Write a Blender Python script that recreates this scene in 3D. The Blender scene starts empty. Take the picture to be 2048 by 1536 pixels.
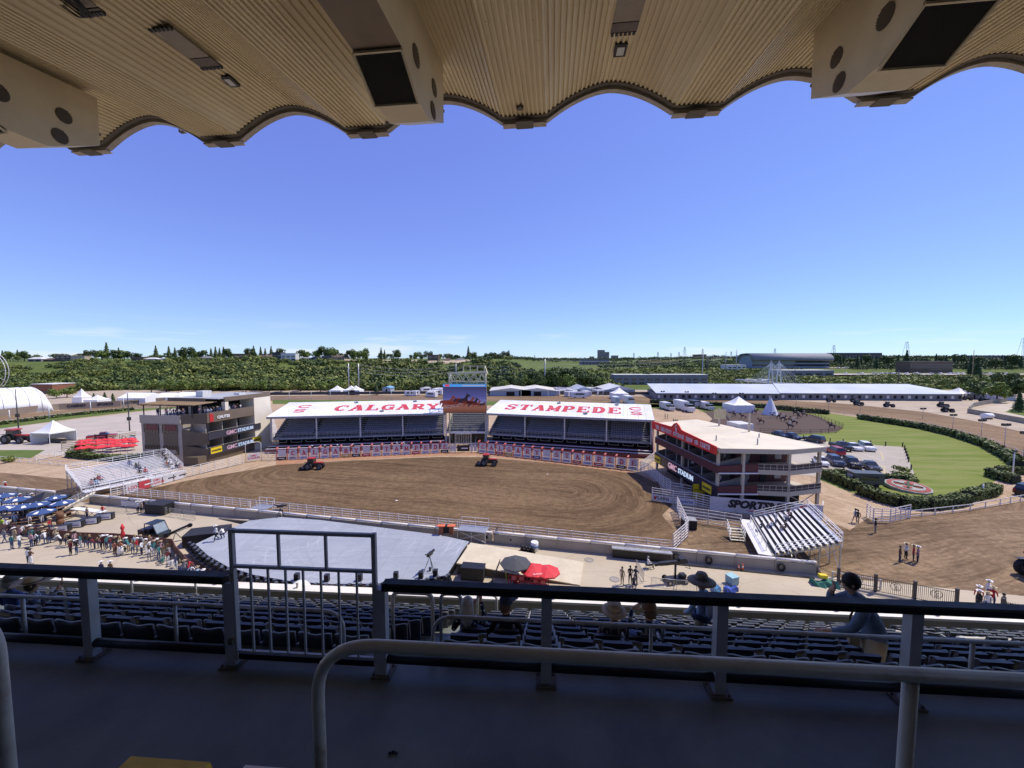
import bpy,bmesh,math,random
import numpy as np
from math import sin,cos,pi,radians,sqrt,atan2,hypot
from mathutils import Vector,Matrix
from mathutils.geometry import tessellate_polygon
SC=bpy.context.scene
COL=SC.collection
RNG=random.Random(7)
# ------------------------------------------------------------------ camera
CZ=21.0                         # eye height above the arena floor
PITCH=radians(3.715)
cam_d=bpy.data.cameras.new('camera')
cam=bpy.data.objects.new('camera',cam_d)
COL.objects.link(cam)
cam.location=(0,0,CZ)
cam.rotation_euler=(pi/2 - PITCH,0,0)
cam_d.sensor_width=36.0
cam_d.lens=36.0*770/2048
cam_d.clip_start=0.05
cam_d.clip_end=30000
SC.camera=cam
# ------------------------------------------------------------------ daylight
SUN=Vector((1.03,0.41,1.80)).normalized()      # towards the sun
W=bpy.data.worlds.new('World')
SC.world=W
W.use_nodes=True
nt=W.node_tree
nt.nodes.clear()
n_out=nt.nodes.new('ShaderNodeOutputWorld')
n_bg=nt.nodes.new('ShaderNodeBackground')
n_sky=nt.nodes.new('ShaderNodeTexSky')
n_sky.sky_type='NISHITA'
n_sky.sun_disc=False
n_sky.sun_elevation=math.asin(SUN.z)
n_sky.sun_rotation=atan2(SUN.x,SUN.y)
n_sky.altitude=1000
n_sky.air_density=1.0
n_sky.dust_density=0.0
n_sky.ozone_density=3.0
n_gam=nt.nodes.new('ShaderNodeMix');n_gam.data_type='RGBA';n_gam.blend_type='MULTIPLY'
n_gam.inputs[0].default_value=1.0
n_gam.inputs[7].default_value=(1.55,1.35,1.5,1)
nt.links.new(n_sky.outputs[0],n_gam.inputs[6])
# film-like response of the sky colour: one smooth power curve per channel, the same in every direction
n_sp=nt.nodes.new('ShaderNodeSeparateColor');n_cb=nt.nodes.new('ShaderNodeCombineColor')
nt.links.new(n_gam.outputs[2],n_sp.inputs[0])
for _i,(_p,_k) in enumerate(((0.65,0.541),(0.80,0.76),(0.50,1.046))):
 _a=nt.nodes.new('ShaderNodeMath');_a.operation='MULTIPLY';_a.inputs[1].default_value=0.1
 _b=nt.nodes.new('ShaderNodeMath');_b.operation='POWER';_b.inputs[1].default_value=_p
 _c2=nt.nodes.new('ShaderNodeMath');_c2.operation='MULTIPLY';_c2.inputs[1].default_value=_k*10
 nt.links.new(n_sp.outputs[_i],_a.inputs[0]);nt.links.new(_a.outputs[0],_b.inputs[0]);nt.links.new(_b.outputs[0],_c2.inputs[0]);nt.links.new(_c2.outputs[0],n_cb.inputs[_i])
# thin cirrus, all the way round, low above the horizon
n_tc=nt.nodes.new('ShaderNodeTexCoord')
n_map=nt.nodes.new('ShaderNodeMapping');n_map.inputs['Scale'].default_value=(1.6,1.6,16)
n_noi=nt.nodes.new('ShaderNodeTexNoise');n_noi.inputs['Scale'].default_value=1.7
n_noi.inputs['Detail'].default_value=7;n_noi.inputs['Roughness'].default_value=0.62
n_r1=nt.nodes.new('ShaderNodeMapRange');n_r1.inputs[1].default_value=0.53;n_r1.inputs[2].default_value=0.74
n_r1.inputs[3].default_value=0.0;n_r1.inputs[4].default_value=0.7
n_sep=nt.nodes.new('ShaderNodeSeparateXYZ')
n_r2=nt.nodes.new('ShaderNodeMapRange');n_r2.inputs[1].default_value=0.085;n_r2.inputs[2].default_value=0.05
n_r2.inputs[3].default_value=0.0;n_r2.inputs[4].default_value=1.0
n_mul=nt.nodes.new('ShaderNodeMath');n_mul.operation='MULTIPLY'
n_cl=nt.nodes.new('ShaderNodeMix');n_cl.data_type='RGBA'
n_cl.inputs[7].default_value=(9.0,9.3,9.8,1)
for a,b in ((n_tc.outputs['Generated'],n_map.inputs[0]),(n_map.outputs[0],n_noi.inputs[0]),
    (n_noi.outputs[0],n_r1.inputs[0]),(n_tc.outputs['Generated'],n_sep.inputs[0]),
    (n_sep.outputs[2],n_r2.inputs[0]),(n_r1.outputs[0],n_mul.inputs[0]),(n_r2.outputs[0],n_mul.inputs[1]),
    (n_mul.outputs[0],n_cl.inputs[0]),(n_cb.outputs[0],n_cl.inputs[6]),(n_cl.outputs[2],n_bg.inputs[0]),
    (n_bg.outputs[0],n_out.inputs[0])):
 nt.links.new(a,b)
n_bg.inputs[1].default_value=0.104
sun_d=bpy.data.lights.new('sun','SUN')
sun_d.energy=4.9
sun_d.angle=radians(0.53)
sun_d.color=(1.0,0.915,0.80)
sun=bpy.data.objects.new('sun',sun_d)
COL.objects.link(sun)
sun.rotation_euler=SUN.to_track_quat('Z','Y').to_euler()
VS=SC.view_settings
VS.view_transform='Standard'
VS.look='None'
VS.exposure=0.0
VS.gamma=1.0
VS.use_curve_mapping=False
SC.cycles.max_bounces=8
SC.cycles.diffuse_bounces=4
SC.cycles.sample_clamp_indirect=6
SC.cycles.use_denoising=True
# ------------------------------------------------------------------ photo pixel -> point of the place
_c,_s=cos(PITCH),sin(PITCH)
def ray(u,v):
 t=(u - 1024)/770;w=(768 - v)/770
 return Vector((t,_c+w*_s,-_s+w*_c))
def P(u,v,z=0.0):
 d=ray(u,v);k=(z - CZ)/d.z
 return Vector((d.x*k,d.y*k,z))
def PY(u,v,y):
 d=ray(u,v);k=y/d.y
 return Vector((d.x*k,y,CZ+d.z*k))
def PP(pts,z=0.0):
 return [tuple(P(u,v,z)[:2]) for u,v in pts]
# ------------------------------------------------------------------ materials
MATS={}
def new_mat(name):
 m=bpy.data.materials.new(name);m.use_nodes=True
 b=m.node_tree.nodes['Principled BSDF']
 return m,m.node_tree,b
def lnk(t,a,b):t.links.new(a,b)
def node(t,kind,**kw):
 n=t.nodes.new(kind)
 for k,v in kw.items():setattr(n,k,v)
 return n
def mixc(t,fac,a,b,blend='MIX'):
 n=node(t,'ShaderNodeMix',data_type='RGBA',blend_type=blend)
 for i,x in ((0,fac),(6,a),(7,b)):
  if isinstance(x,(int,float)):n.inputs[i].default_value=x
  elif isinstance(x,(tuple,list)):n.inputs[i].default_value=tuple(x)[:3]+(1,)
  else:lnk(t,x,n.inputs[i])
 return n.outputs[2]
def mathn(t,op,a,b=None,clamp=False):
 n=node(t,'ShaderNodeMath',operation=op);n.use_clamp=clamp
 for i,x in ((0,a),(1,b)):
  if x is None:continue
  if isinstance(x,(int,float)):n.inputs[i].default_value=x
  else:lnk(t,x,n.inputs[i])
 return n.outputs[0]
def ramp(t,x,a,b,c=0.0,d=1.0):
 n=node(t,'ShaderNodeMapRange')
 lnk(t,x,n.inputs[0])
 for i,q in ((1,a),(2,b),(3,c),(4,d)):n.inputs[i].default_value=q
 return n.outputs[0]
def coords(t,kind='Object',scale=(1,1,1),rot=(0,0,0)):
 tc=node(t,'ShaderNodeTexCoord');mp=node(t,'ShaderNodeMapping')
 mp.inputs['Scale'].default_value=scale;mp.inputs['Rotation'].default_value=rot
 lnk(t,tc.outputs[kind],mp.inputs[0]);return mp.outputs[0]
def noise(t,co,scale,detail=4,rough=0.55,dist=0.0):
 n=node(t,'ShaderNodeTexNoise')
 n.inputs['Scale'].default_value=scale;n.inputs['Detail'].default_value=detail
 n.inputs['Roughness'].default_value=rough;n.inputs['Distortion'].default_value=dist
 lnk(t,co,n.inputs[0]);return n.outputs[0]
def bumpn(t,b,h,strength,dist=0.02):
 n=node(t,'ShaderNodeBump');n.inputs['Strength'].default_value=strength
 n.inputs['Distance'].default_value=dist
 lnk(t,h,n.inputs['Height']);lnk(t,n.outputs[0],b.inputs['Normal'])
def M(name,col,rough=0.6,var=0.14,scale=2.5,bump=0.0,metal=0.0,spec=None,dirt=None,dirt_amt=0.4,emit=0.0):
 """painted / cast / woven surface: base colour with soft mottling, optional dirt patches and relief"""
 if name in MATS:return MATS[name]
 m,t,b=new_mat(name)
 co=coords(t)
 n1=noise(t,co,scale,5,0.6)
 f=ramp(t,n1,0.3,0.7,1 - var,1+var)
 mul=node(t,'ShaderNodeVectorMath',operation='SCALE')
 mul.inputs[0].default_value=col[:3]
 lnk(t,f,mul.inputs['Scale'])
 c=mul.outputs[0]
 if dirt:
  n2=noise(t,co,scale*0.35,8,0.7,0.6)
  c=mixc(t,ramp(t,n2,0.5,0.72,0,dirt_amt),c,dirt)
 lnk(t,c,b.inputs['Base Color'])
 r=ramp(t,n1,0.3,0.7,max(0.03,rough - 0.08),min(1,rough+0.08))
 lnk(t,r,b.inputs['Roughness'])
 b.inputs['Metallic'].default_value=metal
 if spec is not None:b.inputs['Specular IOR Level'].default_value=spec
 if bump:bumpn(t,b,noise(t,co,scale*6,4),bump)
 if emit:
  lnk(t,c,b.inputs['Emission Color']);b.inputs['Emission Strength'].default_value=emit
 MATS[name]=m
 return m
def glass_mat(name='dark_glass',col=(0.02,0.025,0.03)):
 if name in MATS:return MATS[name]
 m,t,b=new_mat(name)
 b.inputs['Base Color'].default_value=(*col,1);b.inputs['Roughness'].default_value=0.06
 b.inputs['Specular IOR Level'].default_value=0.9
 MATS[name]=m;return m
def leaf_mat(name,dark,light,scale=0.35):
 m,t,b=new_mat(name)
 g=node(t,'ShaderNodeNewGeometry');oi=node(t,'ShaderNodeObjectInfo')
 n1=noise(t,g.outputs['Position'],scale,3,0.6)
 f=mathn(t,'ADD',mathn(t,'MULTIPLY',g.outputs['Random Per Island'],0.55),mathn(t,'MULTIPLY',ramp(t,n1,0.35,0.65),0.35))
 f=mathn(t,'ADD',f,mathn(t,'MULTIPLY',oi.outputs['Random'],0.18))
 c=mixc(t,f,dark,light)
 lnk(t,c,b.inputs['Base Color'])
 b.inputs['Roughness'].default_value=0.62
 b.inputs['Specular IOR Level'].default_value=0.25
 MATS[name]=m;return m
# ------------------------------------------------------------------ mesh builder
class MB:
 def __init__(s):s.v=[];s.f=[];s.m=[];s.sm=[]
 def add(s,vs,fs,mi=0,smooth=False):
  o=len(s.v);s.v+=[tuple(p) for p in vs]
  for f in fs:s.f.append([i+o for i in f]);s.m.append(mi);s.sm.append(smooth)
  return s
 def bx(s,x0,x1,y0,y1,z0,z1,mi=0):
  return s.add([(x0,y0,z0),(x1,y0,z0),(x1,y1,z0),(x0,y1,z0),(x0,y0,z1),(x1,y0,z1),(x1,y1,z1),(x0,y1,z1)],
      [(0,3,2,1),(4,5,6,7),(0,1,5,4),(1,2,6,5),(2,3,7,6),(3,0,4,7)],mi)
 def box(s,c,d,rz=0.0,mi=0):
  x,y,z=d[0]/2,d[1]/2,d[2]/2;ca,sa=cos(rz),sin(rz)
  vs=[(c[0]+a*x*ca - b*y*sa,c[1]+a*x*sa+b*y*ca,c[2]+e*z)
    for e in (-1,1) for a,b in ((-1,-1),(1,-1),(1,1),(-1,1))]
  return s.add(vs,[(0,3,2,1),(4,5,6,7),(0,1,5,4),(1,2,6,5),(2,3,7,6),(3,0,4,7)],mi)
 def bar(s,p,q,w,h=None,mi=0,up=(0,0,1)):
  h=h or w;p=Vector(p);q=Vector(q);d=(q - p).normalized();u=Vector(up)
  if abs(d.dot(u))>0.98:u=Vector((0,1,0))
  r=d.cross(u).normalized()*(w/2);u=r.cross(d).normalized()*(h/2)
  vs=[a+i*r+j*u for a in (p,q) for i,j in ((-1,-1),(1,-1),(1,1),(-1,1))]
  return s.add(vs,[(0,1,2,3),(4,7,6,5),(0,4,5,1),(1,5,6,2),(2,6,7,3),(3,7,4,0)],mi)
 def tube(s,pts,r,n=8,mi=0,cap=True,closed=False):
  pts=[Vector(p) for p in pts];rs=r if isinstance(r,(list,tuple)) else [r]*len(pts)
  rings=[];N=len(pts);pu=None
  for i,p in enumerate(pts):
   if closed:d=pts[(i+1) % N] - pts[i - 1]
   else:d=pts[min(i+1,N - 1)] - pts[max(i - 1,0)]
   d.normalize()
   if pu is None:pu=Vector((0,0,1)) if abs(d.z)<0.95 else Vector((1,0,0))
   a=d.cross(pu).normalized();b=a.cross(d).normalized();pu=b
   rings.append([p+(a*cos(2*pi*k/n)+b*sin(2*pi*k/n))*rs[i] for k in range(n)])
  vs=[q for ring in rings for q in ring];fs=[]
  for i in range(N if closed else N - 1):
   j=(i+1) % N
   for k in range(n):
    fs.append((i*n+k,i*n+(k+1) % n,j*n+(k+1) % n,j*n+k))
  s.add(vs,fs,mi,True)
  if cap and not closed:
   o=len(s.v) - len(vs)
   s.f.append([o+k for k in reversed(range(n))]);s.m.append(mi);s.sm.append(False)
   s.f.append([o+(N - 1)*n+k for k in range(n)]);s.m.append(mi);s.sm.append(False)
  return s
 def prism(s,poly,z0,z1,mi=0,mtop=None,mat=None):
  """poly in xy, extruded z0..z1 (optionally through a matrix)"""
  n=len(poly);A=sum(poly[i][0]*poly[(i+1) % n][1] - poly[(i+1) % n][0]*poly[i][1] for i in range(n))
  if A<0:poly=poly[::-1]
  vs=[(x,y,z0) for x,y in poly]+[(x,y,z1) for x,y in poly]
  if mat is not None:vs=[mat @ Vector(p) for p in vs]
  tri=tessellate_polygon([[Vector((x,y,0)) for x,y in poly]])
  top=[];bot=[]
  for a,b,c in tri:
   ax=(poly[b][0] - poly[a][0])*(poly[c][1] - poly[a][1]) - (poly[b][1] - poly[a][1])*(poly[c][0] - poly[a][0])
   if ax<0:b,c=c,b
   top.append((a+n,b+n,c+n));bot.append((a,c,b))
  s.add(vs,bot+[(i,(i+1) % n,(i+1) % n+n,i+n) for i in range(n)],mi)
  o=len(s.v) - 2*n
  for f in top:s.f.append([i+o for i in f]);s.m.append(mi if mtop is None else mtop);s.sm.append(False)
  return s
 def lathe(s,prof,n=16,c=(0,0,0),mi=0,smooth=True,sx=1,sy=1):
  vs=[];fs=[]
  for r,z in prof:
   for k in range(n):vs.append((c[0]+r*cos(2*pi*k/n)*sx,c[1]+r*sin(2*pi*k/n)*sy,c[2]+z))
  for i in range(len(prof) - 1):
   for k in range(n):fs.append((i*n+k,i*n+(k+1) % n,(i+1)*n+(k+1) % n,(i+1)*n+k))
  s.add(vs,fs,mi,smooth)
  o=len(s.v) - len(vs)
  if prof[0][0]>1e-4:s.f.append([o+k for k in reversed(range(n))]);s.m.append(mi);s.sm.append(False)
  if prof[-1][0]>1e-4:s.f.append([o+(len(prof) - 1)*n+k for k in range(n)]);s.m.append(mi);s.sm.append(False)
  return s
 def ell(s,c,r,n=10,k=7,mi=0):
  prof=[(max(1e-5,sin(pi*i/k)),-cos(pi*i/k)*r[2]) for i in range(k+1)]
  return s.lathe(prof,n,c,mi,True,r[0],r[1])
 def wheel(s,c,r,w,axis='y',mi=0,mr=None,n=14):
  """tyre with a rim disc on both faces"""
  def pt(a,rr,o):
   return (c[0]+rr*cos(a),c[1]+o,c[2]+rr*sin(a)) if axis=='y' else (c[0]+o,c[1]+rr*cos(a),c[2]+rr*sin(a))
  prof=[(0.55*r,-w/2),(0.9*r,-w/2),(r,-w*0.3),(r,w*0.3),(0.9*r,w/2),(0.55*r,w/2)]
  vs=[pt(2*pi*k/n,rr,o) for rr,o in prof for k in range(n)]
  fs=[(i*n+k,(i+1)*n+k,(i+1)*n+(k+1) % n,i*n+(k+1) % n) for i in range(5) for k in range(n)]
  s.add(vs,fs,mi,True)
  for o in (-w*0.4,w*0.4):
   s.add([pt(2*pi*k/n,0.57*r,o) for k in range(n)],[tuple(range(n))],mi if mr is None else mr)
  return s
 def loft(s,secs,mi=0,smooth=True,caps=True):
  n=len(secs[0]);vs=[p for q in secs for p in q]
  fs=[(i*n+k,i*n+(k+1) % n,(i+1)*n+(k+1) % n,(i+1)*n+k) for i in range(len(secs) - 1) for k in range(n)]
  if caps:fs+=[tuple(reversed(range(n))),tuple((len(secs) - 1)*n+k for k in range(n))]
  return s.add(vs,fs,mi,smooth)
 def mesh(s,name,mats):
  me=bpy.data.meshes.new(name)
  me.from_pydata(s.v,[],s.f)
  if not isinstance(mats,(list,tuple)):mats=[mats]
  for m in mats:me.materials.append(m)
  me.polygons.foreach_set('material_index',s.m)
  me.polygons.foreach_set('use_smooth',s.sm)
  me.update()
  return me
 def build(s,name,mats,parent=None,loc=None,rz=0.0):
  return obj(name,s.mesh(name,mats),parent,loc,rz)
def obj(name,me,parent=None,loc=None,rz=0.0):
 o=bpy.data.objects.new(name,me);COL.objects.link(o)
 if parent is not None:o.parent=parent
 if loc is not None:o.location=loc
 if rz:o.rotation_euler=(0,0,rz)
 return o
USED={}
def tag(o,label,cat,group=None,kind=None):
 label=' '.join(label.split())
 if label in USED and group is None:print('DUPLABEL',label)
 USED[label]=USED.get(label,0)+1
 if len(label.split())>16:print('LONG',label)
 o['label']=label;o['category']=cat
 if group:o['group']=group
 if kind:o['kind']=kind
 return o
def thing(name,label,cat,loc=(0,0,0),rz=0.0,group=None):
 o=bpy.data.objects.new(name,None);COL.objects.link(o);o.empty_display_size=0.2
 o.location=loc;o.rotation_euler=(0,0,rz)
 return tag(o,label,cat,group)
def struct(name,mb,mats,**kw):
 o=mb.build(name,mats,**kw) if isinstance(mb,MB) else obj(name,mb,**kw)
 o['kind']='structure';return o
KIDS={}
def kids(o):
 return [c for c in COL.objects if c.parent==o]
def dup(root,loc,rz,label=None,group=None,tree=None):
 """copy of a thing with its parts and sub-parts; tree = cached children"""
 r=root.copy();COL.objects.link(r);r.location=loc;r.rotation_euler=(0,0,rz)
 if label:
  r['label']=' '.join(label.split());USED[r['label']]=USED.get(r['label'],0)+1
 if group:r['group']=group
 for ch,gs in (tree if tree is not None else snapshot(root)):
  c=ch.copy();COL.objects.link(c);c.parent=r
  for g in gs:
   d=g.copy();COL.objects.link(d);d.parent=c
 return r
def snapshot(root):
 return [(c,list(c.children)) for c in list(root.children)]
NUMW=['zeroth','first','second','third','fourth','fifth','sixth','seventh','eighth','ninth','tenth','eleventh','twelfth',
  'thirteenth','fourteenth','fifteenth','sixteenth','seventeenth','eighteenth','nineteenth','twentieth']
def nth(k):
 if k>=100:return 'hundredth' if k==100 else 'hundred-and-'+nth(k - 100)
 if k<=20:return NUMW[k]
 t,u=divmod(k,10);tens=['','','twenty','thirty','forty','fifty','sixty','seventy','eighty','ninety'][t]
 return (tens[:-1]+'ieth') if u==0 else tens+'-'+NUMW[u]
# ------------------------------------------------------------------ lettering
_text_cache={}
def text_mesh(body,size,mat,extrude=0.01,bold=0.0,shear=0.0,align='CENTER',name='lettering'):
 """flat print in the built-in sans face, converted to a thin mesh standing in the local xz plane"""
 cu=bpy.data.curves.new('tmp','FONT');cu.body=body;cu.size=size;cu.extrude=extrude
 cu.offset=bold;cu.shear=shear;cu.align_x=align;cu.align_y='CENTER';cu.resolution_u=2
 o=bpy.data.objects.new('tmp',cu);COL.objects.link(o)
 dg=bpy.context.evaluated_depsgraph_get()
 me=bpy.data.meshes.new_from_object(o.evaluated_get(dg))
 bpy.data.objects.remove(o);bpy.data.curves.remove(cu)
 me.name=name
 me.transform(Matrix.Rotation(pi/2,4,'X'))
 me.materials.clear();me.materials.append(mat)
 return me
# slab-serif capitals drawn as strokes in a 1 x 1 cell:  ('l',x0,y0,x1,y1,thick) straight, ('a',cx,cy,rx,ry,a0,a1,thick) arc
def _sl(x0,x1,y):return ('l',x0,y,x1,y,0.13)
SLAB={
 'C':[('a',.52,.5,.34,.41,50,315,.2),('l',.84,.62,.84,.96,.1)],
 'G':[('a',.52,.5,.34,.41,50,330,.2),('l',.84,.64,.84,.96,.1),('l',.82,.06,.82,.46,.18),_sl(.6,.98,.46)],
 'O':[('a',.5,.5,.34,.41,0,360,.2)],
 'S':[('a',.5,.71,.3,.21,20,270,.18),('a',.5,.29,.3,.21,90,-160,.18),('l',.82,.66,.82,.96,.09),('l',.18,.04,.18,.34,.09)],
 'A':[('l',.5,.92,.18,.08,.14),('l',.5,.92,.82,.08,.22),('l',.3,.32,.72,.32,.11),_sl(.02,.38,.06),_sl(.6,.98,.06),_sl(.3,.6,.94)],
 'L':[('l',.3,.06,.3,.94,.22),_sl(.08,.54,.94),_sl(.08,.9,.06),('l',.88,0,.88,.34,.1)],
 'E':[('l',.26,.06,.26,.94,.22),_sl(.05,.9,.94),_sl(.05,.92,.06),_sl(.26,.66,.5),('l',.88,.7,.88,.98,.09),('l',.9,.02,.9,.3,.09),('l',.66,.38,.66,.62,.08)],
 'R':[('l',.26,.06,.26,.94,.22),_sl(.05,.6,.94),_sl(.05,.46,.06),_sl(.26,.6,.48),('a',.58,.71,.22,.23,-90,90,.2),('l',.5,.48,.8,.08,.2),_sl(.62,.98,.06)],
 'P':[('l',.28,.06,.28,.94,.22),_sl(.06,.6,.94),_sl(.06,.52,.06),_sl(.28,.6,.42),('a',.58,.68,.24,.26,-90,90,.2)],
 'D':[('l',.26,.06,.26,.94,.22),_sl(.05,.5,.94),_sl(.05,.5,.06),('a',.48,.5,.34,.44,-90,90,.22)],
 'B':[('l',.26,.06,.26,.94,.22),_sl(.05,.5,.94),_sl(.05,.5,.06),('a',.5,.7,.26,.22,-90,90,.18),('a',.5,.28,.3,.22,-90,90,.18)],
 'Y':[('l',.16,.92,.5,.46,.2),('l',.84,.92,.5,.46,.14),('l',.5,.06,.5,.48,.22),_sl(0,.38,.94),_sl(.64,1,.94),_sl(.28,.72,.06)],
 'T':[('l',.5,.06,.5,.94,.22),_sl(.06,.94,.94),_sl(.28,.72,.06),('l',.09,.66,.09,.98,.09),('l',.91,.66,.91,.98,.09)],
 'M':[('l',.16,.06,.16,.94,.15),('l',.84,.06,.84,.94,.2),('l',.16,.92,.5,.2,.2),('l',.84,.92,.5,.2,.12),_sl(-.02,.34,.06),_sl(.64,1.02,.06),_sl(0,.2,.94),_sl(.8,1,.94)],
 'N':[('l',.18,.06,.18,.94,.14),('l',.82,.06,.82,.94,.14),('l',.18,.92,.82,.08,.2),_sl(0,.38,.06),_sl(.62,1,.94),_sl(0,.2,.94)],
 'H':[('l',.22,.06,.22,.94,.22),('l',.78,.06,.78,.94,.22),_sl(.22,.78,.5),_sl(.02,.42,.06),_sl(.02,.42,.94),_sl(.58,.98,.06),_sl(.58,.98,.94)],
 'I':[('l',.5,.06,.5,.94,.24),_sl(.24,.76,.06),_sl(.24,.76,.94)],
 'U':[('l',.22,.35,.22,.94,.2),('l',.78,.35,.78,.94,.16),('a',.5,.36,.28,.28,180,360,.18),_sl(.02,.42,.94),_sl(.6,.98,.94)],
 'W':[('l',.12,.92,.32,.08,.18),('l',.5,.8,.32,.08,.12),('l',.5,.8,.7,.08,.18),('l',.88,.92,.7,.08,.12),_sl(-.04,.28,.94),_sl(.74,1.04,.94)],
}
def slab_letter(mb,ch,org,ux,uy,un,w,h,lift=0.02,thick=1.0,mi=0):
 """one slab letter on the plane through org spanned by ux (baseline) and uy (up); un = outward normal"""
 org,ux,uy,un=Vector(org),Vector(ux),Vector(uy),Vector(un)
 for i,st in enumerate(SLAB[ch]):
  t=st[-1]*thick
  if st[0]=='l':pts=[(st[1],st[2]),(st[3],st[4])]
  else:
   _,cx,cy,rx,ry,a0,a1,_t=st
   k=max(4,int(abs(a1 - a0)/25))
   pts=[(cx+rx*cos(radians(a0+(a1 - a0)*j/k)),cy+ry*sin(radians(a0+(a1 - a0)*j/k))) for j in range(k+1)]
  q=[Vector((x*w,y*h)) for x,y in pts];tt=t*min(w,h*1.25)
  L=[];R_=[]
  for j,p in enumerate(q):
   d=(q[min(j+1,len(q) - 1)] - q[max(j - 1,0)]).normalized();nrm=Vector((-d.y,d.x))*tt/2
   L.append(p+nrm);R_.append(p - nrm)
  lf=lift+0.004*i
  vs=[]
  for a,b in zip(L,R_):
   for p in (a,b):vs.append(org+ux*p.x+uy*p.y+un*lf)
   for p in (a,b):vs.append(org+ux*p.x+uy*p.y)
  fs=[]
  for j in range(len(q) - 1):
   o=j*4
   fs+=[(o+1,o+5,o+4,o),(o,o+4,o+6,o+2),(o+1,o+3,o+7,o+5)]
  o=(len(q) - 1)*4
  fs+=[(0,2,3,1),(o,o+1,o+3,o+2)]
  mb.add(vs,fs,mi)
WHITE=M('white_paint',(0.80,0.80,0.78),0.5,0.05,1.5,dirt=(0.5,0.46,0.4),dirt_amt=0.3)
BLACK=M('black_paint',(0.012,0.012,0.014),0.45,0.2)
RED=M('red_paint',(0.52,0.025,0.03),0.5,0.1)
DKGLASS=glass_mat()
RUBBER=M('rubber',(0.02,0.02,0.02),0.85,0.2)
STEEL=M('galvanised_steel',(0.42,0.43,0.44),0.45,0.12,5,metal=0.6)
# ================================================================== the grandstand the photograph is taken from
TH=radians(-4.0)
E1=Vector((cos(TH),sin(TH),0));E2=Vector((-sin(TH),cos(TH),0))
def RL(x,y,z):return Vector((0,0,CZ))+E1*x+E2*y+Vector((0,0,z))
def rib_mat():
 m,t,b=new_mat('corrugated_roof_deck')
 co=coords(t)
 n1=noise(t,coords(t,scale=(1,0.12,1)),1.3,6,0.65)
 c=mixc(t,ramp(t,n1,0.3,0.7),(0.49,0.39,0.225),(0.65,0.545,0.335))
 n2=noise(t,coords(t,scale=(6,0.35,1)),1.0,8,0.75,0.4)
 c=mixc(t,ramp(t,n2,0.56,0.8,0,0.55),c,(0.27,0.18,0.10))
 vo=node(t,'ShaderNodeTexVoronoi');vo.inputs['Scale'].default_value=2.6
 lnk(t,co,vo.inputs[0])
 c=mixc(t,ramp(t,vo.outputs['Distance'],0.035,0.05,0.85,0.0),c,(0.09,0.05,0.03))
 lnk(t,c,b.inputs['Base Color']);b.inputs['Roughness'].default_value=0.5
 return m
M_RIB=rib_mat()
M_DARKTRIM=M('dark_roof_gutter',(0.10,0.085,0.065),0.7,0.25,3)
M_TRIM=M('tan_roof_edge_metal',(0.33,0.29,0.24),0.5,0.2,4,dirt=(0.2,0.16,0.12))
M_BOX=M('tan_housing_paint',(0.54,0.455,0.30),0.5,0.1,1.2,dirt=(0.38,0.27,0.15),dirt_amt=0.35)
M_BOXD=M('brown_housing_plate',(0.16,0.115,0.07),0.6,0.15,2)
M_LOUV=M('dark_louvre',(0.03,0.025,0.022),0.5,0.2)
M_CONCW=M('walkway_concrete',(0.125,0.142,0.132),0.58,0.35,0.8,bump=0.2,dirt=(0.04,0.036,0.03),dirt_amt=0.7)
M_PARA=M('parapet_concrete',(0.30,0.275,0.215),0.85,0.1,1.1,bump=0.1,dirt=(0.2,0.18,0.14))
M_CAP=M('parapet_cap',(0.72,0.70,0.64),0.5,0.08,2)
M_PIPE=M('grey_handrail_paint',(0.42,0.42,0.40),0.42,0.1,9,dirt=(0.20,0.12,0.07),dirt_amt=0.85)
M_POST=M('grey_steel_post',(0.36,0.38,0.40),0.45,0.1,3,dirt=(0.2,0.2,0.2))
M_LEDGE=M('black_drink_rail',(0.008,0.008,0.010),0.55,0.2,5,spec=0.25)
M_SEAT=M('blue_grey_seat_plastic',(0.044,0.048,0.056),0.42,0.14,8,dirt=(0.12,0.12,0.13),dirt_amt=0.35)
M_SEATARM=M('pale_grey_seat_arm',(0.22,0.22,0.23),0.5,0.1,8)
M_SEATY=M('yellow_seat_plastic',(0.62,0.40,0.04),0.4,0.12,8)
BAY=4.98;YE=11.9;ZE=7.22;VX0=-0.89;THC=radians(-6.0)
E1C=Vector((cos(THC),sin(THC),0));E2C=Vector((-sin(THC),cos(THC),0))
def RLC(x,y,z):return Vector((0,0,CZ))+E1C*x+E2C*y+Vector((0,0,z))
def canopy_z(x,y):
 s=((x - VX0)/BAY) % 1.0
 fl=0.13
 q=min(s,1 - s)
 if q<fl:h=0.0
 else:
  w=(q - fl)/(0.5 - fl)
  h=0.78*(1 - (1 - w)**1.75)
 return ZE - 0.12*(YE - y)+h
def can_hit(u,v):
 d=ray(u,v);k=8.0
 for _ in range(40):
  p=d*k;x=p.dot(E1C);y=p.dot(E2C)
  k*=canopy_z(x,y)/p.z if p.z>0 else 1
 p=d*k
 return p.dot(E1C),p.dot(E2C),p.z
canopy=thing('grandstand_canopy','tan corrugated grandstand roof with scalloped front edge, overhead','roof',(0,0,CZ),THC)
PITCHR=BAY/39
def bay_section(i):
 """underside profile of one bay: list of (x, z_offset) with raised pans and recessed grooves"""
 pts=[]
 for r in range(39):
  x0=VX0+i*BAY+r*PITCHR
  for fx,dz in ((0.0,0.0),(0.40,0.0),(0.48,0.042),(0.92,0.042)):
   x=x0+fx*PITCHR
   xm=x0+0.33*PITCHR
   pts.append((x,canopy_z(x,YE)+dz))
 pts.append((VX0+(i+1)*BAY,canopy_z(VX0+(i+1)*BAY,YE)))
 return pts
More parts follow.
